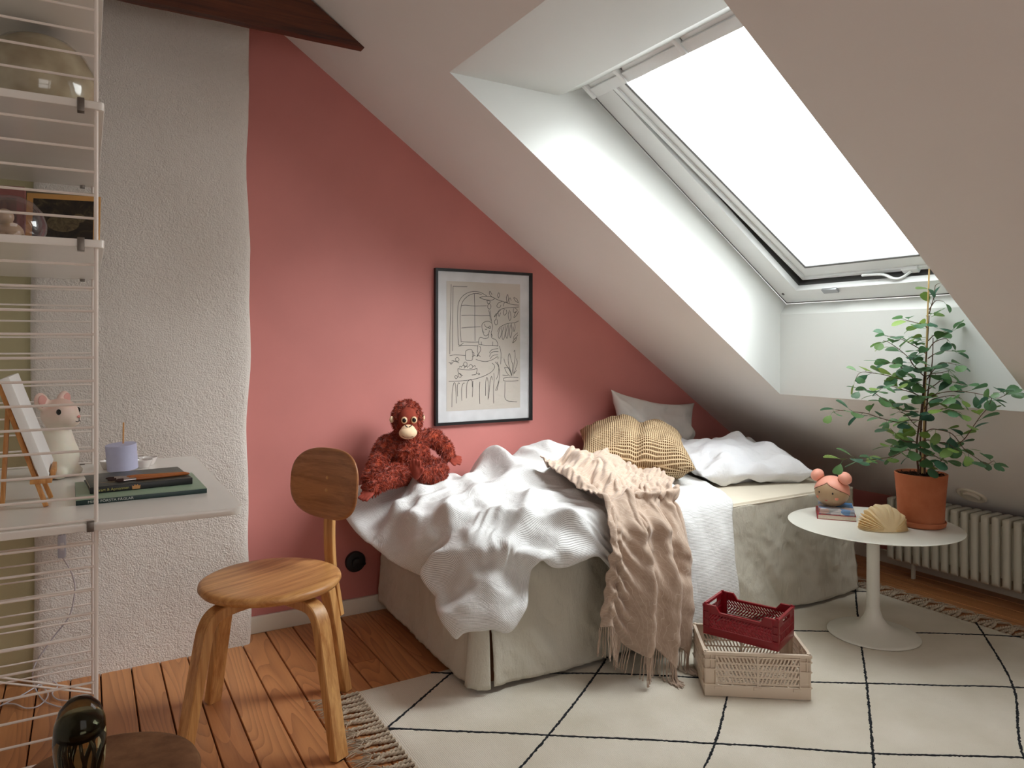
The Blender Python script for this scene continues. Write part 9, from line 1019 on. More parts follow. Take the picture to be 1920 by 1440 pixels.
-2,1,0,3,3,-3,2,8,-12,4,-1,-4,1,0,3,4,1,1,0,6,3,1,-9,-10,35,2,2,3,0,2,-21,-33,-8,-5,-1,43,-6,-2,7,0,-1,2,4,-3,-2,2,-2,1,-3,1,0,-1,1,0,6,-2,2,1,-3,0,-1,0,2,-1,0,3,-4,0,-2,-2,2,4,3,-10,-3,0,0,0,-9,8,20,-9,-9,-9,-1,-1,-20,-8,35,4,5,15,-22,-2,4,-2,3,3,-1,0,8,-9,-5,6,-8,5,2,-3,-2,7,-11,7,5,2,2,4,-5,-4,-4,2,2,-2,2,-3,-3,1,2,2,2,1,7,-5,-6,-6,-2,9,-1,-18,8,9,-17,-15,2,17,12,-1,21,-1,-45,14,7,1,3,1,2,2,-2,-3,5,-7,-1,2,0,3,-2,-5,-7,4,1,2,0,-1,1,4,5,-6,0,5,0,-6,-2,0,-1,3,-3,0,2,3,7,4,3,0,4,2,0,-30,4,22,14,15,-1,2,1,-24,-27,13,5,3,-2,-2,11,-1,-5,-6,0,1,11,-7,-10,4,1,3,0,0,3,-1,-3,1,0,-5,2,1,11,-4,-4,0,-1,-2,-1,2,2,1,-5,-4,-1,0,1,-1,1,0,-14,-2,32,17,-4,-5,-20,-29,-8,-5,-1,25,22,-15,4,2,1,-7,5,2,2,-2,1,4,-8,2,2,-1,-3,4,-2,8,1,-1,0,-2,0,1,-7,-2,8,-3,0,2,-3,-2,7,1,3,4,0,-7,-8,-4,2,1,-15,15,27,-9,-28,-2,2,-30,30,7,5,3,17,-33,10,1,1,0,4,-1,-1,3,-4,1,-4,4,4,-5,-1,-3,-7,6,0,2,2,0,2,1,-2,7,-3,-4,5,-5,-1,0,0,2,2,3,0,2,4,2,0,-5,-4,16,2,-26,-1,12,-28,-3,34,0,0,23,-1,-52,22,6,-3,4,0,-3,1,0,-1,7,-9,-5,6,10,-1,-9,0,0,0,0,-1,1,-2,4,2,-2,0,6,-2,-4,1,-4,1,2,-2,0,1,3,1,1,2,0,4,0,-2,1,3,-27,2,34,2,14,7,-1,-26,-42,35,3,9,-2,-4,-4,-1,0,1,0,0,8,-2,9,-7,-6,-5,4,4,2,-5,-2,0,2,5,0,-3,1,-3,-1,-3,3,-4,-1,10,8,-2,-5,0,-2,-1,-1,-1,3,-1,0,-14,-6,33,22,-3,-4,-50,-10,-5,-2,41,15,0,-8,-3,-4,1,0,-2,3,2,-2,14,2,-10,-4,-6,0,4,7,-6,-4,1,1,3,-5,3,-3,-2,2,-1,9,-1,17,8,-6,-8,-3,2,0,-2,-2,-6,-4,0,1,-19,19,33,-6,-34,-25,-13,34,6,6,4,17,-15,3,-2,-4,-3,1,3,4,1,2,7,-8,-3,-16,0,9,4,12,-8,-7,-3,2,3,1,0,-1,2,-1,2,5,1,11,-4,-6,-6,-8,-4,3,-6,1,6,7,-1,0,1,8,17,-28,-5,-20,25,9,-1,6,12,4,-14,2,-6,-17,7,3,1,7,4,-1,7,0,-31,-7,24,13,-7,5,-5,-5,-4,-1,2,10,-5,-1,-2,8,-2,5,11,-1,-22,3,-2,-6,-4,7,6,-1,-1,-3,-1,1,0,3,16,-29,-9,-7,27,3,22,9,-4,-13,-4,3,-37,4,22,4,8,3,1,-4,-13,-13,-7,22,5,15,-15,2,7,-10,-1,1,-2,3,3,10,-2,5,-1,5,-10,-3,-8,7,-14,0,4,6,-1,-5,3,2,2,-4,1,-7,-5,-4,-14,9,16,21,3,-12,-11,-4,-1,0,-35,35,3,22,-6,-4,3,-27,-2,13,-3,1,16,15,-34,6,6,2,-7,0,5,6,1,1,-1,4,-6,-2,1,3,-19,-1,-4,-3,4,2,-5,-1,-1,5,3,-1,-2,-1,2,3,-22,25,32,-7,-25,1,-1,0,-6,8,-29,30,22,6,-28,5,-18,-5,22,1,-8,27,-9,-16,-5,14,-13,-5,-2,12,1,4,8,1,-4,0,-2,1,-8,-4,-2,-1,-4,9,6,-5,-11,10,4,-3,-1,-4,2,5,4,2,2,8,23,-34,-2,7,0,8,2,-20,-14,33,23,-25,-12,5,-21,25,5,16,4,-2,-21,4,-7,-1,-2,7,-1,7,-12,2,-7,5,-4,-2,-2,3,-1,-1,-2,2,6,-1,7,-9,-7,6,7,6,10,2,3,-4,1,-4,-3,-5,24,-39,10,21,9,-22,-21,-7,28,29,-4,-36,7,-9,-1,29,6,7,-21,-12,8,-2,13,3,-16,-1,0,9,-8,4,-3,0,8,4,0,1,-4,-1,3,-10,-5,7,7,-15,1,6,6,-1,4,-1,1,3,-2,-10,2,1,-1,-11,17,0,-12,-5,12,22,1,-3,-22,-11,15,-11,19,4,-13,-5,5,7,9,-13,0,-10,7,8,-14,-3,5,1,-1,-2,13,-4,-1,-1,-3,-3,2,3,8,-7,0,0,6,13,-1,-8,2,-1,-1,-1,-3,-3,-1,-1,2,0,14,-3,-8,7,2,6,-17,-7,-5,7,9,-4,28,-20,-14,9,-3,-6,3,-3,9,-8,-4,0,8,1,-5,0,-1,4,-4,2,1,3,-3,1,4,0,0,2,7,-2,7,5,-4,1,-5,-3,1,-1,-3,-2,1,-1,2,1,0,-1,11,4,-12,-12,1,10,13,-5,-8,22,2,-41,10,-2,3,8,2,1,1,7,10,-7,-16,-15,5,18,2,6,-23,-1,5,-1,-3,4,1,-2,-1,4,4,10,7,-9,2,2,-5,0,13,-8,-4,-1,1,0,-1,-3,0,-1,22,-22,9,12,1,-12,-9,8,18,0,-36,10,23,-12,2,11,-4,5,2,-9,-8,-3,5,0,7,-7,-2,8,-10,2,0,7,7,8,-3,-3,0,-1,-1,-4,-7,-5,7,-7,5,-2,9,-11,-4,6,4,-2,-1,0,-3,1,0,-5,26,-6,-12,10,3,-1,-1,-20,5,26,-13,-2,22,14,-13,-4,-5,-3,7,-8,-3,6,11,4,5,-3,-15,2,10,9,-9,-11,-4,8,-7,0,2,-2,3,0,2,-3,-3,-21,6,11,-9,0,-3,5,-2,-10,7,5,0,0,12,-7,11,7,-10,3,-7,-11,21,-3,-7,0,3,-5,1,5,2,-1,-2,2,5,-7,-7,8,8,13,-6,-4,-4,12,3,-7,-7,-4,3,6,-7,-6,3,0,3,-7,-9,-5,19,0,-15,-1,4,3,-2,0,9,-6,1,-1,4,15,-6,-6,3,7,0,9,-3,-10,3,-2,0,-3,3,6,0,1,-2,-2,0,7,5,-4,-9,-1,2,-5,-1,-3,0,18,6,-4,-2,-1,5,-3,0,-1,-5,-11,-5,-3,3,0,6,-3,12,2,-1,1,-1,-1,2,4,-4,-2,18,-2,-12,-2,-3,9,3,3,2,0,-2,0,-1,0,-1,8,-3,3,-7,-4,-3,9,7,-7,-6,2,11,2,2,-9,-21,8,22,-5,-10,5,7,-10,-6,6,2,1,3,-4,-9,7,4,-24,11,-9,-8,10,-6,-7,-5,9,4,20,8,8,-3,-4,-5,-3,-2,-6,-5,-1,3,2,4,3,-2,13,-11,1,-2,0,-10,4,-2,-11,-11,4,-3,-4,2,7,-5,-9,3,-2,-8,5,10,7,-2,6,-12,-2,3,1,-12,15,7,-9,10,-4,-7,9,18,5,-3,-12,9,0,2,0,1,-3,-2,1,3,-1,3,0,1,-2,-1,3,-1,7,1,1,-3,0,-12,4,1,-3,-19,-1,6,7,12,5,0,3,2,-2,-2,6,0,-2,-9,-5,-9,-7,-5,8,2,19,4,-1,6,-2,-1,-3,-3,-12,5,9,0,0,-1,-6,-4,9,4,-2,3,-5,
3,2,3,1,-10,-9,4,5,3,-6,-2,5,5,-1,-5,7,-3,-1,2,-2,4,7,0,-2,-2,3,-3,-3,-2,0,6,-6,0,6,0,-1,-5,0,11,0,-8,-2,5,1,5,-4,5,3,0,-3,3,0,-7,9,2,-5,3,-3,0,3,-1,2,6,-3,-7,0,1,0,3,-7,8,4,-5,5,-1,3,-1,0,-2,1,1,-2,-7,-2,0,-1,1,8,5,3,-4,-2,-5,8,0,-11,2,5,-4,-5,4,8,5,7,-2,3,-2,3,0,-1,-7,8,2,-4,3,-3,-3,5,1,3,-2,0,-6,7,-3,-4,3,-8,0,14,3,2,-8,4,-1,2,-1,2,0,0,0,-4,2,-4,-8,5,7,2,-4,7,-3,-2,3,-2,-2,7,-4,-6,-9,-1,7,0,-4,5,-5,5,0,-1,0,-2,5,-3,3,0,-5,2,-2,6,-2,3,-8,7,-3,-3,5,0,-5,5,2,5,-1,-2,-2,4,-2,-1,-1,-2,1,0,0,3,0,-10,5,5,-2,-1,6,-3,-3,6,0,-1,-2,-1,4,9,-2,1,-2,3,-5,5,-2,-3,6,-3,0,0,-1,1,0,4,-4,4,-6,5,-3,2,3,-4,2,2,0,3,-4,-2,4,-3,-2,-1,7,0,0,-1,-2,-1,0,3,0,2,-4,-1,5,-9,5,4,-5,4,2,-1,5,-8,5,3,-1,2,-2,1,-1,1,-1,-4,2,5,-2,1,1,1,-4,5,-2,1,-4,-1,5,2,1,-2,-4,-2,3,3,-1,-2,4,-2,6,-2,1,-1,2,1,2,3,-6,-1,-3,-1,0,-1,4,0,0,0,-6,8,1,-6,4,8,-2,1,-4,6,1,-3,3,-4,1,2,-6,7,0,-1,-1,3,-5,7,-1,2,-2,-4,5,1,-1,-2,-1,1,3,-2,-3,2,-1,0,3,-1,5,-1,2,1,-2,-3,0,-4,3,0,-5,6,0,2,-1,-1,-7,8,3,-6,5,4,-2,2,-5,5,0,-1,-3,5,-4,4,-8,0,8,2,-3,3,-2,5,-4,2,-4,-2,5,-1,4,-9,-6,10,2,0,-2,5,0,-4,7,2,-3,-4,4,-2,-1,-2,-3,2,4,0,1,-1,-3,5,-1,-3,1,-2,6,8,-2,3,0,-1,-1,2,0,-2,-2,5,-4,4,-1,0,2,1,0,-5,7,3,-4,0,-7,2,5,-5,8,-2,-11,6,-3,3,2,1,5,-6,1,4,-3,-2,-1,-3,3,3,0,1,2,0,-2,0,-2,5,-2,-11,10,0,6,2,1,-1,1,-2,1,1,4,-4,0,2,-2,1,-5,4,4,-3,2,-9,6,4,0,-3,-7,6,4,-3,3,-1,-4,5,0,-2,6,-3,4,-8,2,2,-6,4,1,-1,3,-2,0,-1,2,1,0,0,-4,5,-7,-4,8,9,-1,0,-1,3,-2,1,0,1,-1,-6,5,2,1,0,-6,5,3,-1,-2,-5,5,-3,5,-1,-7,7,0,-4,5,-1,2,1,-1,-1,3,-5,4,-8,-1,10,-3,3,0,0,2,-2,-2,0,-2,3,-2,4,-5,5,-6,0,9,1,-1,0,1,0,-4,2,1,-1,0,-4,5,2,2,-2,-11,11,0,1,-4,-4,9,0,0,1,-5,-1,5,-4,3,-5,2,7,-4,1,0,-1,1,-2,-2,4,0,0,1,1,-1,2,-10,9,-4,4,-5,4,0,-4,-6,8,-3,3,1,1,1,-2,-5,5,2,0,-2,1,-1,2,-4,4,-8,7,1,-1,-1,3,-2,2,0,0,1,-4,5,-5,3,2,0,0,-4,3,-6,5,1,-5,3,1,3,-7,0,6,-4,6,-5,4,-6,6,-2,2,0,-5,7,1,-5,6,0,0,1,-1,-1,1,0,2,-5,5,-7,9,3,-3,-8,5,0,-1,0,5,-3,-2,5,-1,-1,-6,7,1,-1,-8,8,2,-5,3,-7,9,-2,-1,0,3,1,-2,-5,6,-5,5,-5,7,-8,5,1,1,-3,9,-1,2,-1,-1,1,1,-1,0,-3,5,-3,1,-7,10,-3,-3,4,1,-1,0,2,-3,2,3,-2,-6,7,0,-1,-4,6,-3,0,-6,0,9,-4,0,1,4,-4,1,-2,4,1,1,-5,2,-7,10,-6,6,-6,5,1,1,7,3,-1,-2,1,1,-2,2,0,0,1,2,-3,1,0,-3,3,-4,5,-5,6,-3,1,1,1,2,-2,-4,4,1,0,-1,1,1,-5,-3,-4,10,-1,-3,5,0,1,-1,-2,4,-4,4,0,-1,-7,8,-5,5,-7,5,0,8,2,-1,0,0,2,-1,-1,0,3,-2,0,0,1,-2,1,-4,4,-2,2,-2,4,0,0,-5,1,4,0,-3,1,3,-1,1,0,-1,-2,1,-3,5,-4,2,2,-2,1,2,-5,5,-4,2,3,-2,-4,7,-6,6,-6,5,11,-4,2,-1,-1,1,3,-1,-4,4,-2,2,-1,1,-1,1,-1,-3,5,1,-1,-2,2,1,3,-3,0,1,-1,0,-2,1,0,-1,-3,7,1,-5,4,-2,-8,0,10,1,-6,4,-3,4,-5,-1,7,-2,-5,8,-8,7,-1,7,1,0,1,-1,-3,4,1,-1,1,2,-7,4,1,0,1,-1,0,-4,3,4,-4,-1,2,2,2,-4,-2,4,-2,4,-6,5,-4,1,-6,1,8,-4,3,-1,3,-1,-4,5,-5,5,-2,1,-1,1,-1,2,-3,2,2,0,9,-1,2,-1,0,-1,-4,5,1,-6,5,1,-2,2,-1,2,2,-2,-2,-3,2,2,-1,0,2,1,-1,0,-4,5,-1,1,-2,3,-1,0,1,-6,2,3,1,-1,-6,9,-3,2,-5,4,0,1,-1,2,-4,-2,5,1,1,8,0,1,0,2,-2,-2,1,-2,4,-2,2,2,-9,8,-6,6,2,-1,-2,-4,5,-1,0,0,2,0,1,-2,-4,5,-2,-5,2,4,3,-8,6,1,-1,1,-4,3,1,1,1,-2,-5,6,0,-7,5,0,3,-1,1,2,8,0,-4,5,-1,3,-2,-5,7,-6,4,-6,5,3,-5,7,-2,0,2,-2,-1,1,2,-4,-3,1,5,-1,1,1,-8,7,0,0,1,-5,6,-5,4,-1,-1,1,1,-5,5,-3,5,-3,0,0,0,-8,10,-1,2,-6,6,10,-1,0,-6,7,0,3,-1,-4,6,-13,9,-1,5,-3,2,-4,2,-1,2,-1,-1,1,1,-2,0,1,-5,7,-1,0,-2,-1,4,-5,5,-4,4,-10,9,-1,1,2,-1,-5,4,-4,7,-6,6,-3,1,-6,7,-2,4,-4,3,6,2,0,-2,2,0,0,0,0,1,-3,-5,8,-4,6,-1,0,0,-3,3,-2,0,1,3,-3,-1,0,-6,7,1,-1,1,-7,5,-5,7,-4,3,-10,10,-1,2,1,0,-3,2,-3,3,-3,4,1,-3,-5,9,-2,3,8,-4,5,2,-2,1,0,0,0,2,1,0,-1,-12,14,-8,8,-8,4,3,-1,-1,0,-1,2,2,-6,5,-2,-6,6,2,-4,5,-3,0,-4,5,-2,-1,3,2,-5,-2,6,2,-2,-1,2,-4,4,-2,4,-1,0,2,-4,11,-2,-1,2,-2,2,0,1,-1,1,1,-1,-4,8,-8,7,-4,0,-4,5,2,-2,0,1,-5,1,2,1,2,-2,-6,5,2,-4,1,4,0,-3,3,-1,-3,5,-1,0,-4,5,2,1,-6,4,-8,8,-1,0,-8,8,2,10,2,-3,0,-1,1,2,0,0,0,0,0,3,-6,7,-8,4,-1,0,0,-4,8,-2,-2,3,-3,0,-6,8,1,-2,-8,7,1,0,-4,5,0,0,2,-7,1,6,-2,2,-5,1,4,1,-4,5,-3,4,-1,-1,-9,7,8,1,-1,1,0,-4,6,1,-2,-7,8,2,-2,4,-8,6,-8,8,-3,-5,7,-4,4,0,-4,4,-3,2,-8,8,2,-1,-7,8,-2,2,-7,8,0,-2,0,-1,1,1,1,1,0,-2,-1,1,0,2,-4,4,1,-4,-7,8,1,-1,-2,4,-2,-4,6,1,0,-5,6,3,-7,6,-3,-1,-7,7,2,-5,4,-3,3,1,-2,-4,5,1,-9,7,3,-1,-5,6,0,-2,1,2,1,-2,0,0,0,-5,4,1,0,1,0,1,-2,2,-3,3,
1,1,9,0,0,0,-3,4,-2,-4,6,1,3,-4,-1,3,-9,6,1,-1,-4,6,1,0,-1,-9,10,-10,7,2,-2,3,-7,6,2,0,-1,0,1,-5,7,-1,0,-4,1,4,-3,-3,5,-3,4,0,-3,3,-1,0,-3,6,-1,9,-3,3,-2,2,-3,3,1,-2,1,2,1,0,1,-2,-16,10,7,-2,-5,8,-7,4,0,-7,7,2,-7,7,-2,1,-6,2,5,0,-2,2,1,-2,1,2,-2,-3,3,2,-2,-5,7,-4,2,3,-4,5,0,-1,1,0,4,4,-4,5,-2,3,-3,-1,3,1,-4,4,2,-5,1,4,-5,5,0,-2,-3,5,-6,5,-1,1,-1,1,1,0,0,0,-1,-6,6,0,0,-8,-3,10,2,2,-2,-5,7,-2,3,-4,3,0,0,1,-5,4,2,-3,3,9,-3,4,-3,2,-2,4,-1,-3,2,1,-4,4,-1,0,1,-7,5,4,0,-2,2,0,-1,0,0,1,-4,-1,5,0,0,1,-1,-10,11,-3,2,-1,-5,5,-1,3,1,-4,3,-3,4,0,0,0,0,1,-2,3,-1,-1,8,1,-1,1,-1,2,-1,2,0,-2,-2,2,-6,8,-3,2,-3,-4,7,3,-1,-1,0,0,0,0,0,2,-3,3,-1,-1,1,1,-1,-3,4,2,0,-2,-4,4,-2,3,-1,1,0,-4,4,-2,2,0,2,-1,-2,3,-1,10,0,0,0,0,-4,1,0,-1,5,-1,-3,4,-9,7,-3,5,0,-12,8,5,-2,1,0,0,1,-4,5,0,-1,1,-1,-4,3,3,-6,5,-4,4,1,-1,1,0,0,-2,2,0,1,-7,7,-2,2,-2,0,2,0,0,5,3,1,0,0,0,0,-2,3,-2,2,0,-4,6,-8,6,1,-9,7,-7,6,2,1,0,1,-1,0,1,1,-5,4,2,-2,-1,2,2,-7,7,-5,3,0,0,0,-4,6,-6,4,1,1,-3,3,-2,1,2,1,-5,4,8,-2,3,-1,2,1,0,-2,-2,2,1,0,1,0,0,-1,0,-1,2,-2,-4,7,0,0,0,0,1,-2,2,1,-3,4,0,-1,-1,-1,2,-1,4,-4,4,-3,-3,3,-6,8,0,-5,4,-1,0,2,-3,2,-2,2,-7,10,0,-6,5,-2,2,-3,4,-2,2,0,0,0,-2,3,-1,-1,0,1,0,-5,3,3,1,0,2,0,0,0,1,2,-5,6,-2,-1,-2,1,-1,-2,5,-10,3,7,-5,4,-3,3,-2,0,3,-1,-1,1,-5,4,1,0,12,-4,1,-3,3,-3,3,0,1,0,-2,2,0,-1,1,-1,-6,6,-3,1,2,-4,6,1,0,-1,3,0,1,1,-5,6,-3,0,0,0,-2,3,-3,-5,9,0,-3,0,3,-2,-3,5,-2,2,-3,2,0,-2,1,1,0,8,3,-1,-1,-1,2,0,-1,3,-1,-1,-4,5,2,-2,-2,1,1,-2,4,-2,-2,-1,4,0,1,0,0,0,-1,3,0,0,-1,0,-1,0,1,0,-1,-5,0,8,1,-1,-3,-5,8,2,-13,10,-4,3,0,-4,3,1,8,1,0,0,-2,1,-1,4,0,-3,2,0,-2,3,0,-3,3,-2,3,-5,4,0,-5,0,7,-1,1,3,-2,2,-1,-6,7,4,-3,-3,-1,0,4,0,2,0,-5,1,0,0,0,3,-2,-1,-6,5,-1,1,0,-1,2,3,5,2,0,-2,1,-1,3,-1,-5,4,2,2,-2,1,1,2,-1,2,-1,-7,-4,4,3,0,1,0,-1,-1,2,2,-1,-6,8,3,4,-3,-5,0,0,1,1,-3,2,-4,5,4,-6,-5,6,-1,-1,1,2,-2,-1,1,9,-6,6,1,-1,-2,3,-1,1,-1,-3,7,1,-4,3,-2,2,1,-1,-1,4,-3,-1,-5,-3,5,5,-1,-2,-4,3,4,-7,-4,9,3,2,-4,0,0,1,-2,3,-1,0,1,0,-6,4,1,0,1,0,-1,0,-1,0,10,-2,-5,4,3,0,-1,0,-4,5,0,-4,5,1,0,0,-1,2,0,-2,0,5,-3,1,0,0,-1,1,-2,0,-3,-3,7,-6,-9,3,8,3,1,1,-1,0,-2,1,2,-3,-3,7,1,-3,2,-3,4,-1,-2,1,0,9,1,-1,-1,-1,2,0,-6,6,1,1,-3,-11,14,0,-1,2,1,-2,1,2,0,1,2,-4,-2,5,-2,1,-5,3,1,0,-2,0,0,-3,4,-4,4,0,1,0,1,-3,-2,5,-8,-2,12,-8,2,2,1,1,-3,2,2,6,-1,2,3,-3,1,0,-1,-2,2,1,2,-11,-1,10,-1,2,0,1,-3,4,-2,2,1,0,-9,6,2,0,-3,4,-4,1,0,2,1,-6,5,-1,1,-1,3,-2,1,-2,3,1,0,-5,6,-5,-5,7,0,-1,-1,8,-4,4,-6,6,2,-1,0,-2,2,-3,4,-3,9,-4,-2,2,-4,3,0,2,-4,4,-8,9,0,-3,-3,3,0,1,-2,2,2,0,-2,-4,10,-7,4,0,-2,-4,5,-1,2,-2,6,-1,-6,4,2,-5,0,2,0,-3,10,0,-2,0,-6,7,-2,2,0,3,-3,1,-1,-7,6,2,0,0,-5,7,-2,1,-4,5,-6,-1,8,-4,2,1,-2,1,1,0,1,-6,7,-7,10,-9,7,-1,-1,-3,4,1,-7,5,4,-1,-5,4,2,-7,3,2,-1,9,0,1,2,-2,-9,8,0,-1,1,2,-1,2,0,-1,-5,4,1,0,-4,3,-2,3,-2,3,1,-5,6,-6,4,0,-2,2,0,0,0,-4,9,-7,8,-14,12,-3,0,0,3,0,-7,0,7,-3,-2,4,-1,-4,5,1,8,1,0,0,1,-2,-1,1,3,-6,4,-1,3,-2,3,-1,-6,5,0,0,-3,3,-2,3,-3,2,2,-5,6,0,-1,0,-1,0,1,2,-1,-5,6,-4,6,-10,9,-1,-1,1,3,-1,-2,0,0,-1,-4,7,-1,-8,6,200,6,7,3,-5,-2,-1,-7,-9,-11,-12,-12,-12,-11,-8,-6,-4,2,0,4,6,7,7,2,3,1,-2,-5,-7,-9,-11,-12,-11,-10,-9,-10,-5,0,3,2,5,6,6,7,6,2,1,-2,-4,-8,-8,-11,-10,-10,-9,-6,-5,15,0,-8,6,5,-2,-3,1,1,0,0,0,1,0,0,2,-1,1,-1,-2,1,2,-2,0,0,0,0,0,1,0,0,1,0,0,-1,5,-3,-1,-2,6,-2,-3,4,-2,-2,0,0,0,0,2,0,0,0,0,1,-1,2,11,2,4,-5,1,2,-1,0,0,1,0,1,0,1,1,-3,2,0,2,-1,-2,-3,0,5,-2,0,-1,1,0,0,1,0,0,1,0,1,4,-4,-1,0,1,1,-5,3,0,1,-2,1,0,0,0,1,0,1,-1,1,-1,16,-5,2,1,-4,1,2,0,0,1,1,0,0,1,-1,2,2,-2,0,0,0,-1,1,-1,1,-1,1,-1,0,1,0,0,2,-1,2,-2,0,3,-2,-1,1,0,1,-5,4,-2,1,-1,1,0,0,1,0,1,0,-1,0,15,-2,3,0,0,-3,0,1,1,0,0,0,1,0,1,0,-1,1,-2,1,0,0,0,-1,1,0,0,0,0,0,1,1,-2,1,0,-1,0,2,2,-4,2,0,0,2,-5,3,0,0,0,1,-1,0,1,0,1,1,-1,12,5,-2,-3,4,-2,-1,0,0,1,1,1,0,0,0,1,0,-1,2,-2,-1,1,1,-3,1,0,1,1,-1,1,0,0,1,-1,1,0,1,2,-1,-2,-2,2,-1,1,1,-1,-1,1,0,-1,1,1,0,0,0,0,1,15,-3,-2,1,2,4,1,-3,0,0,0,0,1,1,0,0,-1,1,-1,1,0,0,-2,3,-3,0,0,1,1,-1,1,0,1,1,0,1,-1,-1,3,1,-4,1,-1,-1,0,0,2,-1,-1,1,1,0,0,1,1,-1,0,13,1,-2,2,-2,0,-2,4,-1,1,1,1,0,0,0,1,0,-1,1,1,-3,-1,2,-1,1,0,0,-1,1,1,0,0,1,0,0,-1,1,-2,2,0,3,-6,5,-2,-1,0,0,1,1,0,-1,1,0,0,0,2,-1,15,-1,-3,-2,5,1,-2,0,2,0,0,0,0,
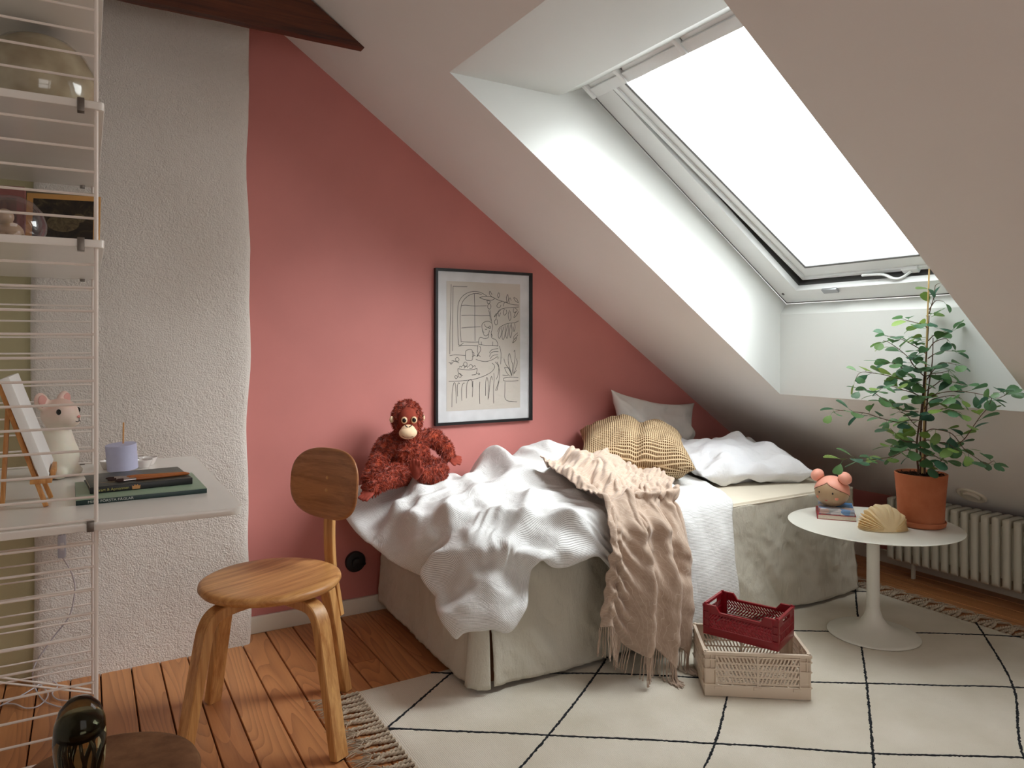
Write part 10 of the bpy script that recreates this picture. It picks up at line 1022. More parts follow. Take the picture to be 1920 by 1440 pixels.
1,1,-1,2,-2,0,-1,4,-2,-3,3,-2,0,0,1,0,0,0,2,-1,1,1,0,0,0,-3,3,-1,3,-5,2,0,0,-1,0,1,0,0,-1,2,-1,1,0,2,13,2,-1,-1,-2,2,5,-7,2,1,1,0,1,0,0,1,-1,1,-2,1,-1,1,0,-2,3,-1,0,0,0,1,0,0,1,0,1,0,0,0,1,-4,0,3,0,0,-1,0,1,-1,-1,1,2,-1,0,1,-1,0,1,14,-3,8,-2,-4,-1,1,6,-5,0,1,1,0,0,1,-1,1,0,-1,0,1,0,0,-2,1,0,-1,1,0,0,1,0,1,0,0,3,-2,0,0,0,1,-3,1,-2,2,-1,0,1,0,-1,1,1,0,0,1,0,0,14,1,0,0,-3,2,-2,1,2,-1,1,0,1,0,0,1,-1,1,1,-1,-1,1,-2,1,-1,1,0,-1,2,0,0,1,-1,1,0,-1,2,0,1,0,-2,0,1,0,-1,-1,0,0,1,0,0,1,1,0,0,0,0,14,1,-4,3,-1,-2,1,2,1,0,0,1,0,1,-1,1,0,0,1,-2,0,-2,4,-4,0,1,2,0,-1,0,1,-1,3,-1,0,0,1,0,-2,2,0,0,-2,2,-1,2,0,-2,0,1,-1,0,0,0,1,1,0,14,-1,3,-6,7,-6,2,2,-1,1,0,0,1,0,1,-1,1,0,-3,3,-1,0,-3,5,-3,0,0,1,0,1,-1,2,0,0,1,0,-1,2,-2,-1,2,-2,0,1,-4,0,0,3,0,0,2,0,0,2,-1,0,0,13,1,-1,4,-7,11,-6,-5,4,1,0,1,-1,1,0,1,1,-2,0,1,1,0,-2,-2,3,-2,0,1,0,0,1,1,-1,1,0,0,2,-2,1,1,-2,1,1,-3,5,-3,-1,0,-1,0,0,2,1,0,1,0,-1,14,0,-2,1,7,-12,5,2,-3,2,1,0,1,0,1,0,1,-3,1,-2,0,4,0,-1,0,-2,2,-2,1,1,0,0,1,1,-1,3,-4,4,-5,2,-1,2,-3,1,0,0,1,0,1,-1,0,1,-1,0,2,0,0,16,-3,1,-2,-1,-1,8,-2,0,-2,1,0,1,1,-1,0,0,4,0,-1,-2,-4,8,-8,0,7,-4,0,1,-1,1,0,1,-1,0,0,6,-7,7,-8,8,-3,-2,-1,0,1,-1,-1,1,2,-1,1,1,-1,-1,2,1,13,3,-3,1,0,6,-13,6,3,0,-1,1,0,0,-1,3,-4,2,2,0,0,-2,-9,15,-5,0,-1,1,-1,1,0,1,-1,4,-2,-1,-2,6,-6,5,-6,1,3,-1,-1,1,-1,1,0,-1,2,-1,1,1,0,-1,1,13,-1,1,1,-2,2,1,-3,1,1,1,0,1,-1,4,-5,7,-2,-2,-2,-2,7,4,-10,2,-4,5,-1,0,0,1,1,0,0,2,-1,-1,-2,6,-3,-1,0,1,-1,0,-2,3,-2,0,2,-1,1,0,1,0,0,0,14,-1,1,-1,1,0,4,-4,2,-1,-1,2,0,1,-3,4,-6,4,6,-1,1,-7,-2,4,0,-1,-2,3,0,1,-1,0,0,0,3,0,-1,-1,-1,3,0,-2,-2,3,-1,1,-1,0,-1,-1,1,0,2,-2,5,-2,0,13,0,0,-2,-4,3,0,5,-4,4,1,-1,0,1,3,-4,1,-6,5,4,-6,3,1,-2,2,-1,0,-2,1,0,2,1,-1,0,0,2,1,-1,-1,2,-1,0,-1,-1,1,-1,0,1,0,2,-1,0,0,4,-4,2,0,14,2,-1,1,-1,-2,1,3,0,-3,1,0,1,0,0,3,-1,3,-8,1,6,-4,-1,2,-3,1,-1,2,0,0,1,0,2,-1,-1,1,2,1,0,-4,1,0,-1,2,-2,1,-1,0,1,1,1,-2,0,2,-1,0,0,13,-3,3,3,6,-7,-1,1,0,1,-1,1,0,0,0,0,1,-3,-1,1,-1,3,-1,-1,3,0,-2,1,0,1,0,-1,1,2,-1,-1,-1,1,1,2,-1,0,2,-6,4,-2,1,1,-1,0,1,-1,-1,3,1,-1,0,14,2,-3,-1,0,4,-3,-8,9,0,1,-1,2,0,0,-1,3,-1,1,-2,1,-3,-1,3,-2,1,-1,2,0,1,1,0,-2,2,4,-2,2,-3,-1,-1,0,1,1,2,-5,2,-1,0,2,-2,2,2,-1,0,0,0,0,17,-3,0,-4,-3,6,3,1,-6,2,1,2,-2,3,0,-6,7,0,-4,7,0,-5,-1,2,-9,9,3,-5,2,-1,1,2,0,-6,8,3,-8,2,-1,1,1,-1,-6,8,-1,-2,1,0,1,-1,0,2,0,-1,0,1,1,14,-3,0,5,-3,0,3,1,-2,-1,1,1,1,-2,0,2,0,2,-2,-8,7,5,-4,-7,9,3,-6,1,-2,2,-2,-1,8,-2,-12,11,6,-5,1,-4,0,-1,5,-12,8,2,-4,2,0,0,-2,0,5,1,0,-1,1,14,2,-3,-5,5,-3,2,2,1,1,-1,0,1,1,-1,2,-3,-1,2,-2,-6,5,8,-5,-2,-11,9,-2,1,0,4,-1,2,-1,0,-8,10,7,-4,0,-1,1,-2,0,-7,1,5,1,1,-5,3,2,-4,5,1,-1,-1,10,4,-1,1,-6,-4,0,7,3,-2,1,3,1,-3,-3,2,0,3,0,3,-6,-5,2,12,1,-3,9,2,-3,-3,-13,1,2,3,-1,-5,-3,-4,3,6,3,1,0,5,-2,6,-5,-14,-2,6,-8,-1,2,0,2,0,1,6,6,6,-4,6,-2,-7,-3,1,3,0,-2,2,4,5,-7,2,-1,7,-4,4,-1,-5,0,0,2,-5,-5,4,3,8,-2,-9,10,3,5,-7,1,-6,-3,-3,-4,-1,3,7,-7,4,7,-4,0,3,4,-2,-10,-6,8,3,42,-6,-4,-7,-1,-2,-6,-5,-5,-1,2,1,3,6,8,12,-6,13,-2,2,-9,0,-6,-7,1,0,0,5,-1,0,-3,2,1,-2,-1,-6,5,-2,4,1,0,-4,2,6,-6,-6,3,2,3,4,3,0,0,-3,0,-4,1,-3,-4,6,6,-6,-2,2,2,-5,-2,8,0,-6,-6,-2,9,4,-4,1,3,7,-6,0,-7,-9,0,-11,2,0,1,11,4,0,7,4,8,-4,1,1,-7,-14,0,-10,-9,5,0,-2,12,10,-4,6,6,7,7,6,-1,-15,5,-5,-3,7,-2,1,1,-8,9,-7,-12,6,8,1,-8,-7,-1,-4,1,3,-4,3,3,-4,1,-3,6,-7,1,1,-2,6,11,-4,-5,-5,5,-1,-4,0,2,-3,5,-4,7,3,-7,-3,0,10,0,-8,-1,2,3,2,4,-10,15,0,-11,1,8,-2,0,-8,15,-7,-10,0,8,9,2,-11,-7,-4,2,9,-5,2,12,-1,-7,-10,1,1,4,-3,0,-3,2,4,-9,-5,-1,-3,-1,6,7,8,5,-2,15,4,-18,-11,-6,1,4,-4,-1,0,3,7,2,-11,7,8,-5,-6,9,-3,-3,2,9,-6,-10,-2,6,-5,15,2,-10,-9,7,7,0,-4,5,0,0,-6,3,-14,5,-4,10,-10,3,3,-1,4,7,-4,10,13,-1,-10,-16,-13,13,16,2,-5,-15,-3,8,-11,-5,-2,0,8,-8,-10,10,6,-4,-6,12,-4,-13,11,7,-8,-3,-7,3,-5,9,10,-10,-10,9,-7,-2,8,9,-3,7,-17,5,-2,4,2,-14,1,7,9,2,1,0,0,-3,1,3,0,-9,-11,0,12,5,9,-12,-9,12,8,-1,-11,0,9,-9,-9,13,2,-5,-7,15,-5,-14,-1,21,0,-1,0,-10,-8,9,11,-11,-11,4,4,-5,7,1,-2,2,4,15,-8,-16,25,-9,-10,-7,6,-1,3,-4,-5,6,3,2,0,8,-15,-12,4,13,10,-6,-10,-5,10,14,-9,9,9,-8,-9,9,0,-4,7,6,0,-6,-11,1,6,1,9,-9,-9,11,9,0,-5,-5,3,1,2,-5,6,-2,3,-5,-7,-6,13,12,-12,1,-1,-2,-2,-3,3,2,-2,3,2,2,-9,1,-3,10,6,-6,-11,
-8,6,1,-10,11,8,-7,-1,0,-1,-11,1,13,7,-7,-3,-7,-1,9,9,-9,-10,9,5,3,-4,-5,3,4,3,2,1,-4,0,-8,-7,-4,8,15,-6,2,2,-8,0,-1,2,-1,0,2,2,-4,-1,5,-5,1,2,2,-9,-12,9,-8,-10,10,8,-9,0,2,7,-6,-13,12,10,-1,-8,-3,-6,14,1,-5,-11,7,7,2,-6,-11,16,5,0,-3,-6,-1,3,-6,-2,-7,5,7,3,3,0,-1,-16,9,5,-4,-3,4,-1,1,-8,5,1,5,-1,-1,-7,2,7,-8,-5,7,-2,0,1,3,4,-8,-11,9,5,-1,-1,-3,0,12,-2,-2,-13,9,4,1,-7,-11,13,8,5,-23,-6,2,22,0,-11,-6,-1,7,5,-1,-6,14,-26,3,20,-2,-8,4,5,-4,-15,8,7,-3,1,0,-7,7,4,0,-1,2,1,-1,-7,7,-1,-3,-7,8,8,-5,-2,-6,10,8,-6,-6,-1,4,2,-1,-9,-6,6,4,6,-8,0,-5,8,10,-12,-10,2,5,10,-5,1,6,-7,-6,3,6,-3,-1,2,-6,-9,8,9,-6,5,1,-6,7,4,-4,6,0,0,-10,5,7,-4,-5,0,8,5,-4,-4,0,4,4,-11,-11,7,5,2,0,-8,-7,5,6,-1,0,-6,2,6,9,-10,-15,2,10,11,-6,3,-2,-5,-1,6,1,-14,6,10,-9,-10,16,1,0,5,-3,0,2,-5,5,3,-1,-4,-9,12,6,-8,-9,7,8,6,-7,-10,6,5,-1,-10,1,1,-3,13,4,-14,-10,9,11,-2,-10,-3,2,6,1,-5,-6,0,12,-4,6,2,-6,-11,10,9,-10,-12,12,11,-10,0,8,-6,-2,11,-4,-3,-4,1,3,0,1,-3,2,3,1,-6,0,-9,19,7,-12,-11,6,7,-5,-10,7,0,-6,9,9,-10,-11,15,-5,6,-8,-5,7,7,-3,-6,-3,1,-1,7,6,3,-8,-16,13,9,-10,-11,9,14,-9,2,3,-5,6,8,-6,-1,-7,6,3,0,-2,-10,10,8,-7,-13,24,-4,5,3,-12,-3,2,4,-8,-8,17,-6,-11,10,8,-8,-3,2,13,-7,-8,-12,16,5,-7,-6,-2,-1,2,6,3,3,-9,-9,11,10,-11,-10,7,1,2,2,0,-5,13,-5,3,-5,-3,5,2,4,-8,-10,10,11,-7,-8,-3,2,6,3,-2,2,1,1,-3,2,6,-7,-11,9,6,-13,5,7,4,-2,-7,-12,12,2,-8,-3,0,-4,5,3,-4,12,-12,-6,10,11,-10,-12,5,4,3,4,-1,-3,4,-2,1,2,1,-1,-1,0,-4,-7,12,3,-1,-10,-7,10,9,-11,6,1,1,0,-8,9,2,-6,-8,4,2,1,1,6,2,-2,-6,5,0,-3,-10,11,-11,-5,7,10,-10,4,-6,-7,10,11,-9,-12,7,3,-3,17,-12,4,-3,0,1,0,1,-2,0,1,3,-3,0,0,7,-11,-9,9,9,-5,2,-1,3,3,-7,-2,6,-1,-8,2,1,2,-15,-1,6,18,-9,3,2,-4,-11,16,-12,-8,10,9,-3,-2,-7,-6,9,11,-9,-11,9,9,-15,7,3,5,-5,-8,6,4,-5,5,-2,3,-3,-1,-1,1,8,-8,-9,9,3,-3,2,-1,2,-3,-7,-3,7,8,-3,-2,-2,9,-2,-5,-14,10,8,2,2,-11,0,11,-11,-10,11,8,-1,-5,-5,-8,10,11,-12,-2,7,-7,-5,7,3,4,-5,-8,8,-2,-4,11,-7,-1,3,-6,1,6,7,-7,-8,10,1,-1,-2,-2,0,4,-8,-8,7,11,-5,-11,13,2,2,-11,-10,5,-5,11,2,-10,9,10,-9,-11,8,7,-1,3,-8,-7,12,-1,-7,2,4,-5,-1,3,1,2,-6,2,5,-3,-5,-10,6,9,-2,-3,4,2,6,-4,-2,3,1,-3,-5,2,-2,9,-7,-12,13,4,-8,0,2,-5,15,-2,-19,6,-4,17,-8,-9,10,8,-8,-10,10,-1,-5,17,1,-15,2,-1,0,6,-4,-9,8,-1,6,-1,-13,9,6,-18,2,1,13,8,-10,0,1,2,5,-6,3,1,-1,-5,-8,0,8,7,-6,-13,19,-1,-20,11,10,-13,0,2,5,8,-5,-2,-6,2,3,6,-8,0,10,-6,-10,6,6,-1,-4,-3,4,8,-7,-7,3,5,1,-6,-9,5,15,-2,-8,-4,11,-3,-8,6,4,2,-1,-3,4,2,0,-6,-1,-9,10,7,-13,-1,7,-4,-9,9,9,-11,4,6,-12,9,6,-7,-12,8,6,1,-14,14,8,-9,-12,8,8,-7,2,-7,8,7,-7,-1,0,3,3,-4,10,-4,0,-7,7,-7,8,-10,-6,6,4,0,0,-5,6,1,-1,3,-6,-10,10,4,-16,7,12,-10,-11,12,6,-3,-9,14,-7,1,6,-10,-10,10,10,-7,-9,13,5,-5,-18,14,6,9,-6,-5,11,1,-6,-2,3,2,-1,-1,4,3,-6,-9,5,3,-1,-4,-6,9,3,1,-2,-6,7,-1,0,6,-6,-11,9,-4,-9,12,9,-8,-14,19,2,-5,-13,5,1,3,6,-9,-5,13,2,-7,2,6,-2,-4,-15,13,1,9,-4,1,-6,3,-1,2,-1,1,-1,-2,-4,18,-12,-12,11,9,-6,-4,-2,5,-1,1,-2,-2,3,-6,7,5,-5,-9,12,-8,-7,11,5,-6,0,4,-1,-8,-11,0,7,6,4,-9,0,15,-7,-12,8,5,-1,-6,-7,0,5,13,-15,3,-2,-4,2,4,1,-6,-4,16,-15,14,-8,-9,12,4,-9,0,2,3,-2,4,-3,-1,-2,-8,9,6,-5,-9,16,0,-21,0,20,-14,6,-1,-2,-1,-5,-6,7,7,0,-8,9,11,-11,-12,11,3,2,-12,4,-3,0,-1,4,0,-5,0,7,-1,-8,13,-9,13,-17,16,-6,-1,1,-2,-15,9,5,3,-8,-4,9,5,-4,-11,9,7,-4,-12,6,9,-5,-10,9,-4,6,1,-9,12,-11,-9,0,13,-4,-8,8,12,-9,-10,12,-4,7,1,9,-17,5,3,2,2,-6,4,7,-4,-7,9,-11,15,-18,17,-8,2,5,-10,-13,6,8,5,-5,-11,14,5,-4,-11,10,7,-9,-11,13,7,-10,-4,9,1,1,2,-4,0,-4,-2,-6,13,-6,-7,5,9,-8,-2,6,-9,4,-5,-1,-7,8,8,-1,-2,-9,9,6,-5,-2,10,-19,12,-4,-15,8,7,5,-11,-8,7,7,-1,5,-15,13,6,-5,-10,9,6,-8,-1,5,0,-5,1,4,-1,0,0,6,-5,-2,7,-8,2,-6,-8,9,8,-12,2,3,-3,-1,10,-6,-10,10,7,0,-4,-7,1,14,-2,-15,22,-8,-10,-3,-7,6,10,0,-9,-9,9,14,-4,-3,-12,13,8,-5,-10,3,3,-6,9,3,-7,0,2,6,-2,-11,10,5,-5,-13,6,2,8,-8,-8,9,6,-7,0,0,-6,5,10,-9,-10,8,5,1,4,-3,-8,4,6,3,5,-22,5,-4,-6,7,12,-2,-11,-4,12,-2,8,-6,-11,14,5,0,-7,1,7,-7,-3,5,-13,7,5,3,-3,-12,13,5,-10,-9,-1,9,10,-7,-9,7,2,-1,7,-9,-6,10,7,-7,-12,1,14,-2,7,-7,-7,15,-16,9,1,-2,-4,-4,-6,11,2,-4,3,0,0,4,-1,-4,1,2,2,5,-4,-12,9,8,0,-3,-15,7,4,4,-6,-13,10,12,-10,-1,-6,9,8,-6,-3,-4,-1,-1,11,-11,-8,11,4,-5,-4,
-5,8,2,8,-6,-9,12,-8,6,1,-5,-1,-2,-1,4,-1,1,0,0,4,2,-6,0,0,-5,10,6,-9,-12,12,4,2,-5,-15,8,4,5,-8,-8,7,11,-6,-1,-6,9,7,-11,3,-3,-4,5,4,-6,-1,2,6,-6,0,-6,-3,11,10,-8,-10,5,7,-1,2,-6,-2,1,-2,0,2,2,1,-5,6,-1,-3,7,-4,-10,12,2,-7,2,-1,1,2,-4,-10,8,-6,6,-1,-7,7,12,-6,2,-11,6,3,-9,-1,7,-14,7,3,-5,-8,0,19,2,-8,-4,-7,10,10,-6,-15,12,0,3,2,-7,-4,2,1,1,-1,7,-6,2,2,-9,7,7,-5,-7,10,-5,-15,8,0,-6,4,2,1,9,-5,-2,0,-8,8,11,-11,7,-15,5,1,0,8,-8,-4,4,-1,5,-5,-9,9,9,-6,-3,-7,8,12,-13,4,6,-5,2,2,-15,5,1,1,0,5,-3,-5,13,-7,-2,5,5,-7,-6,11,-11,-13,9,8,-4,-2,-9,13,10,-8,1,-6,-2,7,9,-17,0,0,2,1,-2,15,-12,-8,5,4,-1,-5,-6,11,2,0,-4,1,2,-1,-2,3,-1,5,-4,-3,-1,2,-1,0,4,4,-5,-4,13,-7,1,-1,3,-2,-7,7,-8,-12,12,9,0,-9,-12,9,12,-17,16,-4,-2,0,5,-7,-10,11,1,-4,4,9,-8,-10,9,8,-7,-4,0,6,2,-4,-7,11,-3,-8,9,1,-8,4,7,-9,3,-2,-1,5,4,2,-1,-4,6,-9,6,-2,2,-5,1,0,-9,-11,4,13,6,-12,-9,6,8,9,-6,-1,-2,0,1,-2,-7,9,6,-11,7,7,-7,-12,10,4,-7,-2,-1,6,6,-10,6,5,3,-18,14,2,-1,-6,3,-2,0,-6,5,3,2,4,4,-13,1,0,4,1,1,-9,12,3,-7,-7,-8,6,2,-5,-6,16,6,-8,-11,7,-1,3,1,-3,-7,4,-3,0,2,2,-6,0,7,-9,0,3,-9,7,3,0,5,-2,-4,-10,8,6,0,-1,1,0,0,-5,5,3,6,-7,-3,0,-1,0,3,1,1,-11,15,4,0,-6,-3,0,8,4,-10,-1,10,-12,-17,8,6,-2,1,-3,3,-2,0,3,4,-2,-15,7,-1,1,6,-7,-6,9,0,7,-6,4,-8,-8,7,7,-1,8,-12,4,-3,0,11,-2,-1,4,-4,-2,-1,0,4,1,1,-13,3,6,5,-5,0,-2,7,1,-9,4,0,-5,-12,11,1,-1,-2,9,-6,-8,6,4,0,-6,-2,3,-7,4,10,-9,-3,3,-2,1,-2,9,-8,-10,14,9,-4,0,-9,4,-1,-6,3,7,6,3,-2,-2,-5,7,3,-3,-1,-2,-13,-4,12,7,-5,6,5,3,-12,-2,1,-5,-1,3,-1,0,1,9,-9,-7,10,2,-7,3,-2,-6,-3,6,4,1,-2,-4,1,7,-7,14,-9,-12,12,10,1,-6,-11,6,-6,-7,5,7,11,-1,-1,-1,-9,8,-1,0,-2,2,-7,-9,9,5,-7,19,-9,-7,-2,-2,5,-1,1,-1,0,-4,6,8,-7,-5,-1,-1,2,11,-8,-7,-6,12,4,-3,-3,-7,7,4,1,5,-7,-8,9,0,-5,-2,3,10,-10,-7,-1,13,8,2,-1,-3,-5,0,-1,-1,-2,5,-5,-4,17,4,-12,-6,4,-4,4,-2,-2,3,0,0,4,-11,10,6,-15,2,4,-11,12,-1,-1,-4,-1,11,-7,10,-7,-7,13,-8,-2,7,8,-12,-11,-3,12,-1,0,15,-12,-1,-1,-3,8,5,-2,-4,2,-2,-6,1,-1,8,-4,-2,7,-19,-3,12,11,-2,0,-13,8,3,0,10,-7,-13,7,5,-7,2,1,1,10,-8,-3,0,-3,-5,10,9,-7,-10,11,7,-7,-14,5,5,-6,-7,4,3,-2,21,-13,-3,9,-14,7,-5,-3,5,0,-5,-6,10,5,2,-5,3,4,-14,-2,11,6,-1,-2,-8,7,3,4,5,-10,-11,8,5,-1,-3,-6,12,7,-5,9,-5,-5,-10,7,8,-7,-2,3,4,-10,-13,9,9,-11,0,2,0,0,18,-15,1,4,-6,1,-5,-9,5,5,-3,-4,8,13,-10,-8,6,5,-10,2,6,5,-1,-3,1,3,-3,5,5,-10,-10,10,10,-7,2,-6,10,3,1,4,-4,-9,-8,10,7,-13,-4,8,6,-9,-10,1,6,-5,4,1,-2,2,11,-7,1,-14,9,-1,-3,-10,7,3,2,-1,8,3,-16,1,9,-3,-7,5,5,2,0,-5,10,3,-3,-1,3,-7,-6,9,8,5,-5,-12,13,-5,-2,5,7,-7,-13,10,7,-6,-11,9,7,-6,2,7,-10,-9,11,-3,-5,0,0,1,7,-18,6,1,-4,-7,16,-1,1,-2,1,-4,-6,2,15,-9,-7,6,8,-2,3,-7,4,-3,-5,0,7,-6,-5,14,-2,8,-5,2,-5,6,-15,9,5,-6,-10,8,4,-4,-10,9,6,-5,1,10,-8,-7,7,-3,-4,-2,-3,-2,0,-4,6,3,-4,-5,13,-1,-2,-1,4,-2,-1,-1,11,-8,-11,10,10,0,-3]
def unpack(a, w_, h_):
    n = w_ * h_; C = []
    for c in range(3):
        g = [list(a[c * n + j * w_: c * n + (j + 1) * w_]) for j in range(h_)]
        for j in range(1, h_):
            for i in range(w_): g[j][i] += g[j - 1][i]
        for r_ in g:
            for i in range(1, w_): r_[i] += r_[i - 1]
        C.append([x * .001 for r_ in g for x in r_])
    return list(zip(*C))
def grid_faces(nu, nv): return [(j * (nu + 1) + i, j * (nu + 1) + i + 1, (j + 1) * (nu + 1) + i + 1, (j + 1) * (nu + 1) + i) for j in range(nv) for i in range(nu)]
# ================================================================ bed
def m_linen(name, c, c2, rough=.9, bump=.25, crease=.5, mapping=(1, 1, 1)):
    n = NT(name, rough, .15); v = n.coord('Object', mapping, (0, R(22), 0) if mapping != (1, 1, 1) else (0, 0, 0))
    n.color(n.ramp(n.noise(v, 5, 4), [(.35, L(c2)), (.65, L(c))]))
    cz = n.noise(v, 9, 6, .62, .35); wv = n.noise(v, 500, 2)
    n.bump(n.math('ADD', n.math('MULTIPLY', cz, crease * 6), n.math('MULTIPLY', wv, .25)), bump, .006); return n.m
M_skirt = m_linen('stone_linen', (206, 200, 186), (196, 190, 174), .9, .55, 1.0, (1, 1, .38)); M_top = m_linen('cream_sheet', (226, 216, 198), (220, 210, 192), .9, .15, .3)
BX0, BX1, BY0, BY1, BZ = 1.115, 3.07, 2.125, 3.02, .498
bed = thing('bed', 'single bed with a stone linen valance against the pink wall', 'bed', (2.09, 2.57, 0)); bo = -Vector(bed.location)
def put(mb): mb.v = [tuple(Vector(v) + bo) for v in mb.v]; return mb
put(MB().cbox((BX0, BY0, .20), (BX1, BY1, BZ), .022)).build('mattress', M_top, bed)
put(MB().tube(cr_spline([(BX0 + .03, BY0 - .002, BZ - .014), (2.0, BY0 - .003, BZ - .015), (BX1 - .02, BY0 - .002, BZ - .014)], 12), .0035, 8)).build('piping', M_top, bed)
for x, y in ((1.19, 2.185), (3.0, 2.2), (1.19, 2.95), (3.0, 2.95)):
    put(MB().lathe([(.022, .0), (.030, .13), (.030, .20)], 20, (x, y, 0.0))).build('leg', wood('bed_leg', (120, 66, 30), (150, 90, 46), 'Z'), bed)
def skirt(p0, p1, nrm, name, hem=.028, flare=.05, seed=1, fold=.012, diag=0, lift=None):
    p0, p1, nrm = Vector(p0), Vector(p1), Vector(nrm); L_ = (p1 - p0).length; nu = int(L_ / .012); nv = 40
    def fn(u, v):
        s = u * L_; d = 1 - v; zt_ = BZ - .012; z = zt_ - (zt_ - hem - (lift(u) if lift else 0)) * d
        sd = s + diag * d * .35
        f = fold * (.15 + .85 * d) * (math.sin(s * 11 + seed) * .4 + noise.noise(Vector((sd * 7, d * 1.2, seed))) * 1.3 + .55 * noise.noise(Vector((sd * 19, d * 2.0, seed + 5))) + .25 * noise.noise(Vector((sd * 42, d * 5, seed + 9))))
        cr_ = .0045 * noise.noise(Vector((sd * 30, d * 11, seed + 3))) + .0025 * noise.noise(Vector((sd * 70, d * 30, seed)))
        hm = .0035 if d > .93 and d < .95 else 0
        return p0 + (p1 - p0) * u + nrm * (.004 + flare * d ** 1.4 + f + cr_ * min(1, d * 5) + hm) + Vector((0, 0, z + .004 * math.sin(s * 9 + seed) * d))
    mb = MB().grid(nu, nv, fn); o = put(mb).build(name, M_skirt, bed, smooth=75); md = o.modifiers.new('t', 'SOLIDIFY'); md.thickness = .002; return o
skirt((1.150, BY0, 0), (BX1, BY0, 0), (0, -1, 0), 'skirt', diag=-1.0, seed=2, flare=.035, fold=.016)
skirt((BX0, BY1 - .03, 0), (BX0, BY0 + .03, 0), (-1, 0, 0), 'skirt', seed=7, flare=.03, fold=.008, lift=lambda u: .02 - .02 * u)
skirt((BX1, BY0, 0), (BX1, BY1, 0), (1, 0, 0), 'skirt', seed=9, flare=.02, fold=.006)
# loose corner gusset between the two slits
mb = MB()
def gf(u, v):
    a = R(-90 - 90 * (1 - u)) if False else R(180 + 90 * u); d = 1 - v; r_ = .020 + .034 * d
    return Vector((BX0 + .035 + (r_ + .010) * math.cos(a) * 1.0 - .015 * d, BY0 + .035 + (r_ + .010) * math.sin(a) - .018 * d, BZ - .012 - (BZ - .042) * d + .004 * noise.noise(Vector((u * 4, d * 3, 3)))))
o = put(mb.grid(20, 30, gf)).build('corner_gusset', M_skirt, bed, smooth=75); o.modifiers.new('t', 'SOLIDIFY').thickness = .002
# ---------------------------------------------------------------- bedding cloths
def m_stripe():
    n = NT('pinstripe_cotton', .85, .15); v = n.n('ShaderNodeUVMap', uv_map='weave').outputs[0]; s = n.n('ShaderNodeSeparateXYZ'); n.l(v, s.inputs[0])
    f = n.math('FRACT', n.math('MULTIPLY', s.outputs[1], 1 / .0064)); st = n.ramp(f, [(.0, (1, 1, 1)), (.60, (1, 1, 1)), (.70, (0, 0, 0)), (.90, (0, 0, 0)), (1, (1, 1, 1))])
    n.color(n.mix(st, L((168, 166, 162)), L((240, 239, 238)))); n.bump(n.math('ADD', n.math('MULTIPLY', n.noise(n.coord(), 11, 6, .62, 1.6), 2.6), n.math('MULTIPLY', n.noise(n.coord(), 420, 2), .12)), .35, .008); return n.m
def cloth_obj(V, F, uvs, name, m, thick, lv=1, offset=-1):
    me = bpy.data.meshes.new(name); me.from_pydata(V, [], F); me.materials.append(m); me.update()
    uv = me.uv_layers.new(name='weave')
    for lp in me.loops: uv.data[lp.index].uv = uvs[lp.vertex_index]
    me.shade_smooth(); o = bpy.data.objects.new(name, me); col.objects.link(o)
    s1 = o.modifiers.new('s', 'SUBSURF'); s1.levels = s1.render_levels = lv
    if thick: sd = o.modifiers.new('t', 'SOLIDIFY'); sd.thickness = thick; sd.offset = offset
    return o
def guv(nu, nv, su, sv): return [(i * su / nu, j * sv / nv) for j in range(nv + 1) for i in range(nu + 1)]
M_str = m_stripe()
nu, nv = DUVET_NU, DUVET_NV; V = unpack(DUVET_TOP, nu + 1, nv + 1); n1 = len(V); V += unpack(DUVET_BOTTOM, nu - 1, nv - 1)
def b_id(i, j): return j * (nu + 1) + i if i in (0, nu) or j in (0, nv) else n1 + (j - 1) * (nu - 1) + i - 1
F = grid_faces(nu, nv) + [(b_id(i, j), b_id(i, j + 1), b_id(i + 1, j + 1), b_id(i + 1, j)) for j in range(nv) for i in range(nu)]
uvs = guv(nu, nv, 1.5, 1.6); uvs = uvs + [uvs[j * (nu + 1) + i] for j in range(1, nv) for i in range(1, nu)]
dv = cloth_obj(V, F, uvs, 'duvet', M_str, 0, 2)
tag(dv, 'rumpled white duvet with grey pinstripes spread over the foot of the bed', 'duvet')
def m_throw():
    n = NT('fawn_wool_throw', .95, .1); n.b.inputs['Sheen Weight'].default_value = .3
    v = n.n('ShaderNodeUVMap', uv_map='weave').outputs[0]; wv = n.n('ShaderNodeTexWave', wave_type='RINGS', rings_direction='Z'); wv.inputs['Scale'].default_value = 9; wv.inputs['Distortion'].default_value = 9; wv.inputs['Detail'].default_value = 1.2; wv.inputs['Detail Scale'].default_value = 1.6
    n.l(v, wv.inputs['Vector']); p = n.ramp(wv.outputs['Fac'], [(.42, (0, 0, 0)), (.5, (1, 1, 1)), (.58, (0, 0, 0))])
    f = n.noise(v, 60, 4, .7); n.color(n.mix(n.math('MULTIPLY', p, .65), n.ramp(f, [(.3, L((178, 154, 136))), (.7, L((196, 174, 156)))]), L((228, 214, 200)))); n.bump(f, .25, .004); return n.m
M_thr = m_throw()
tr = thing('throw', 'fawn patterned wool throw crumpled over the duvet and hanging down to the rug', 'blanket')
V_ = unpack(THROW_TOP, THROW_NU + 1, THROW_NV + 1); to = cloth_obj(V_, grid_faces(THROW_NU, THROW_NV), guv(THROW_NU, THROW_NV, .8, 1.5), 'woven_cloth', M_thr, .004, 2, 0); to.parent = tr
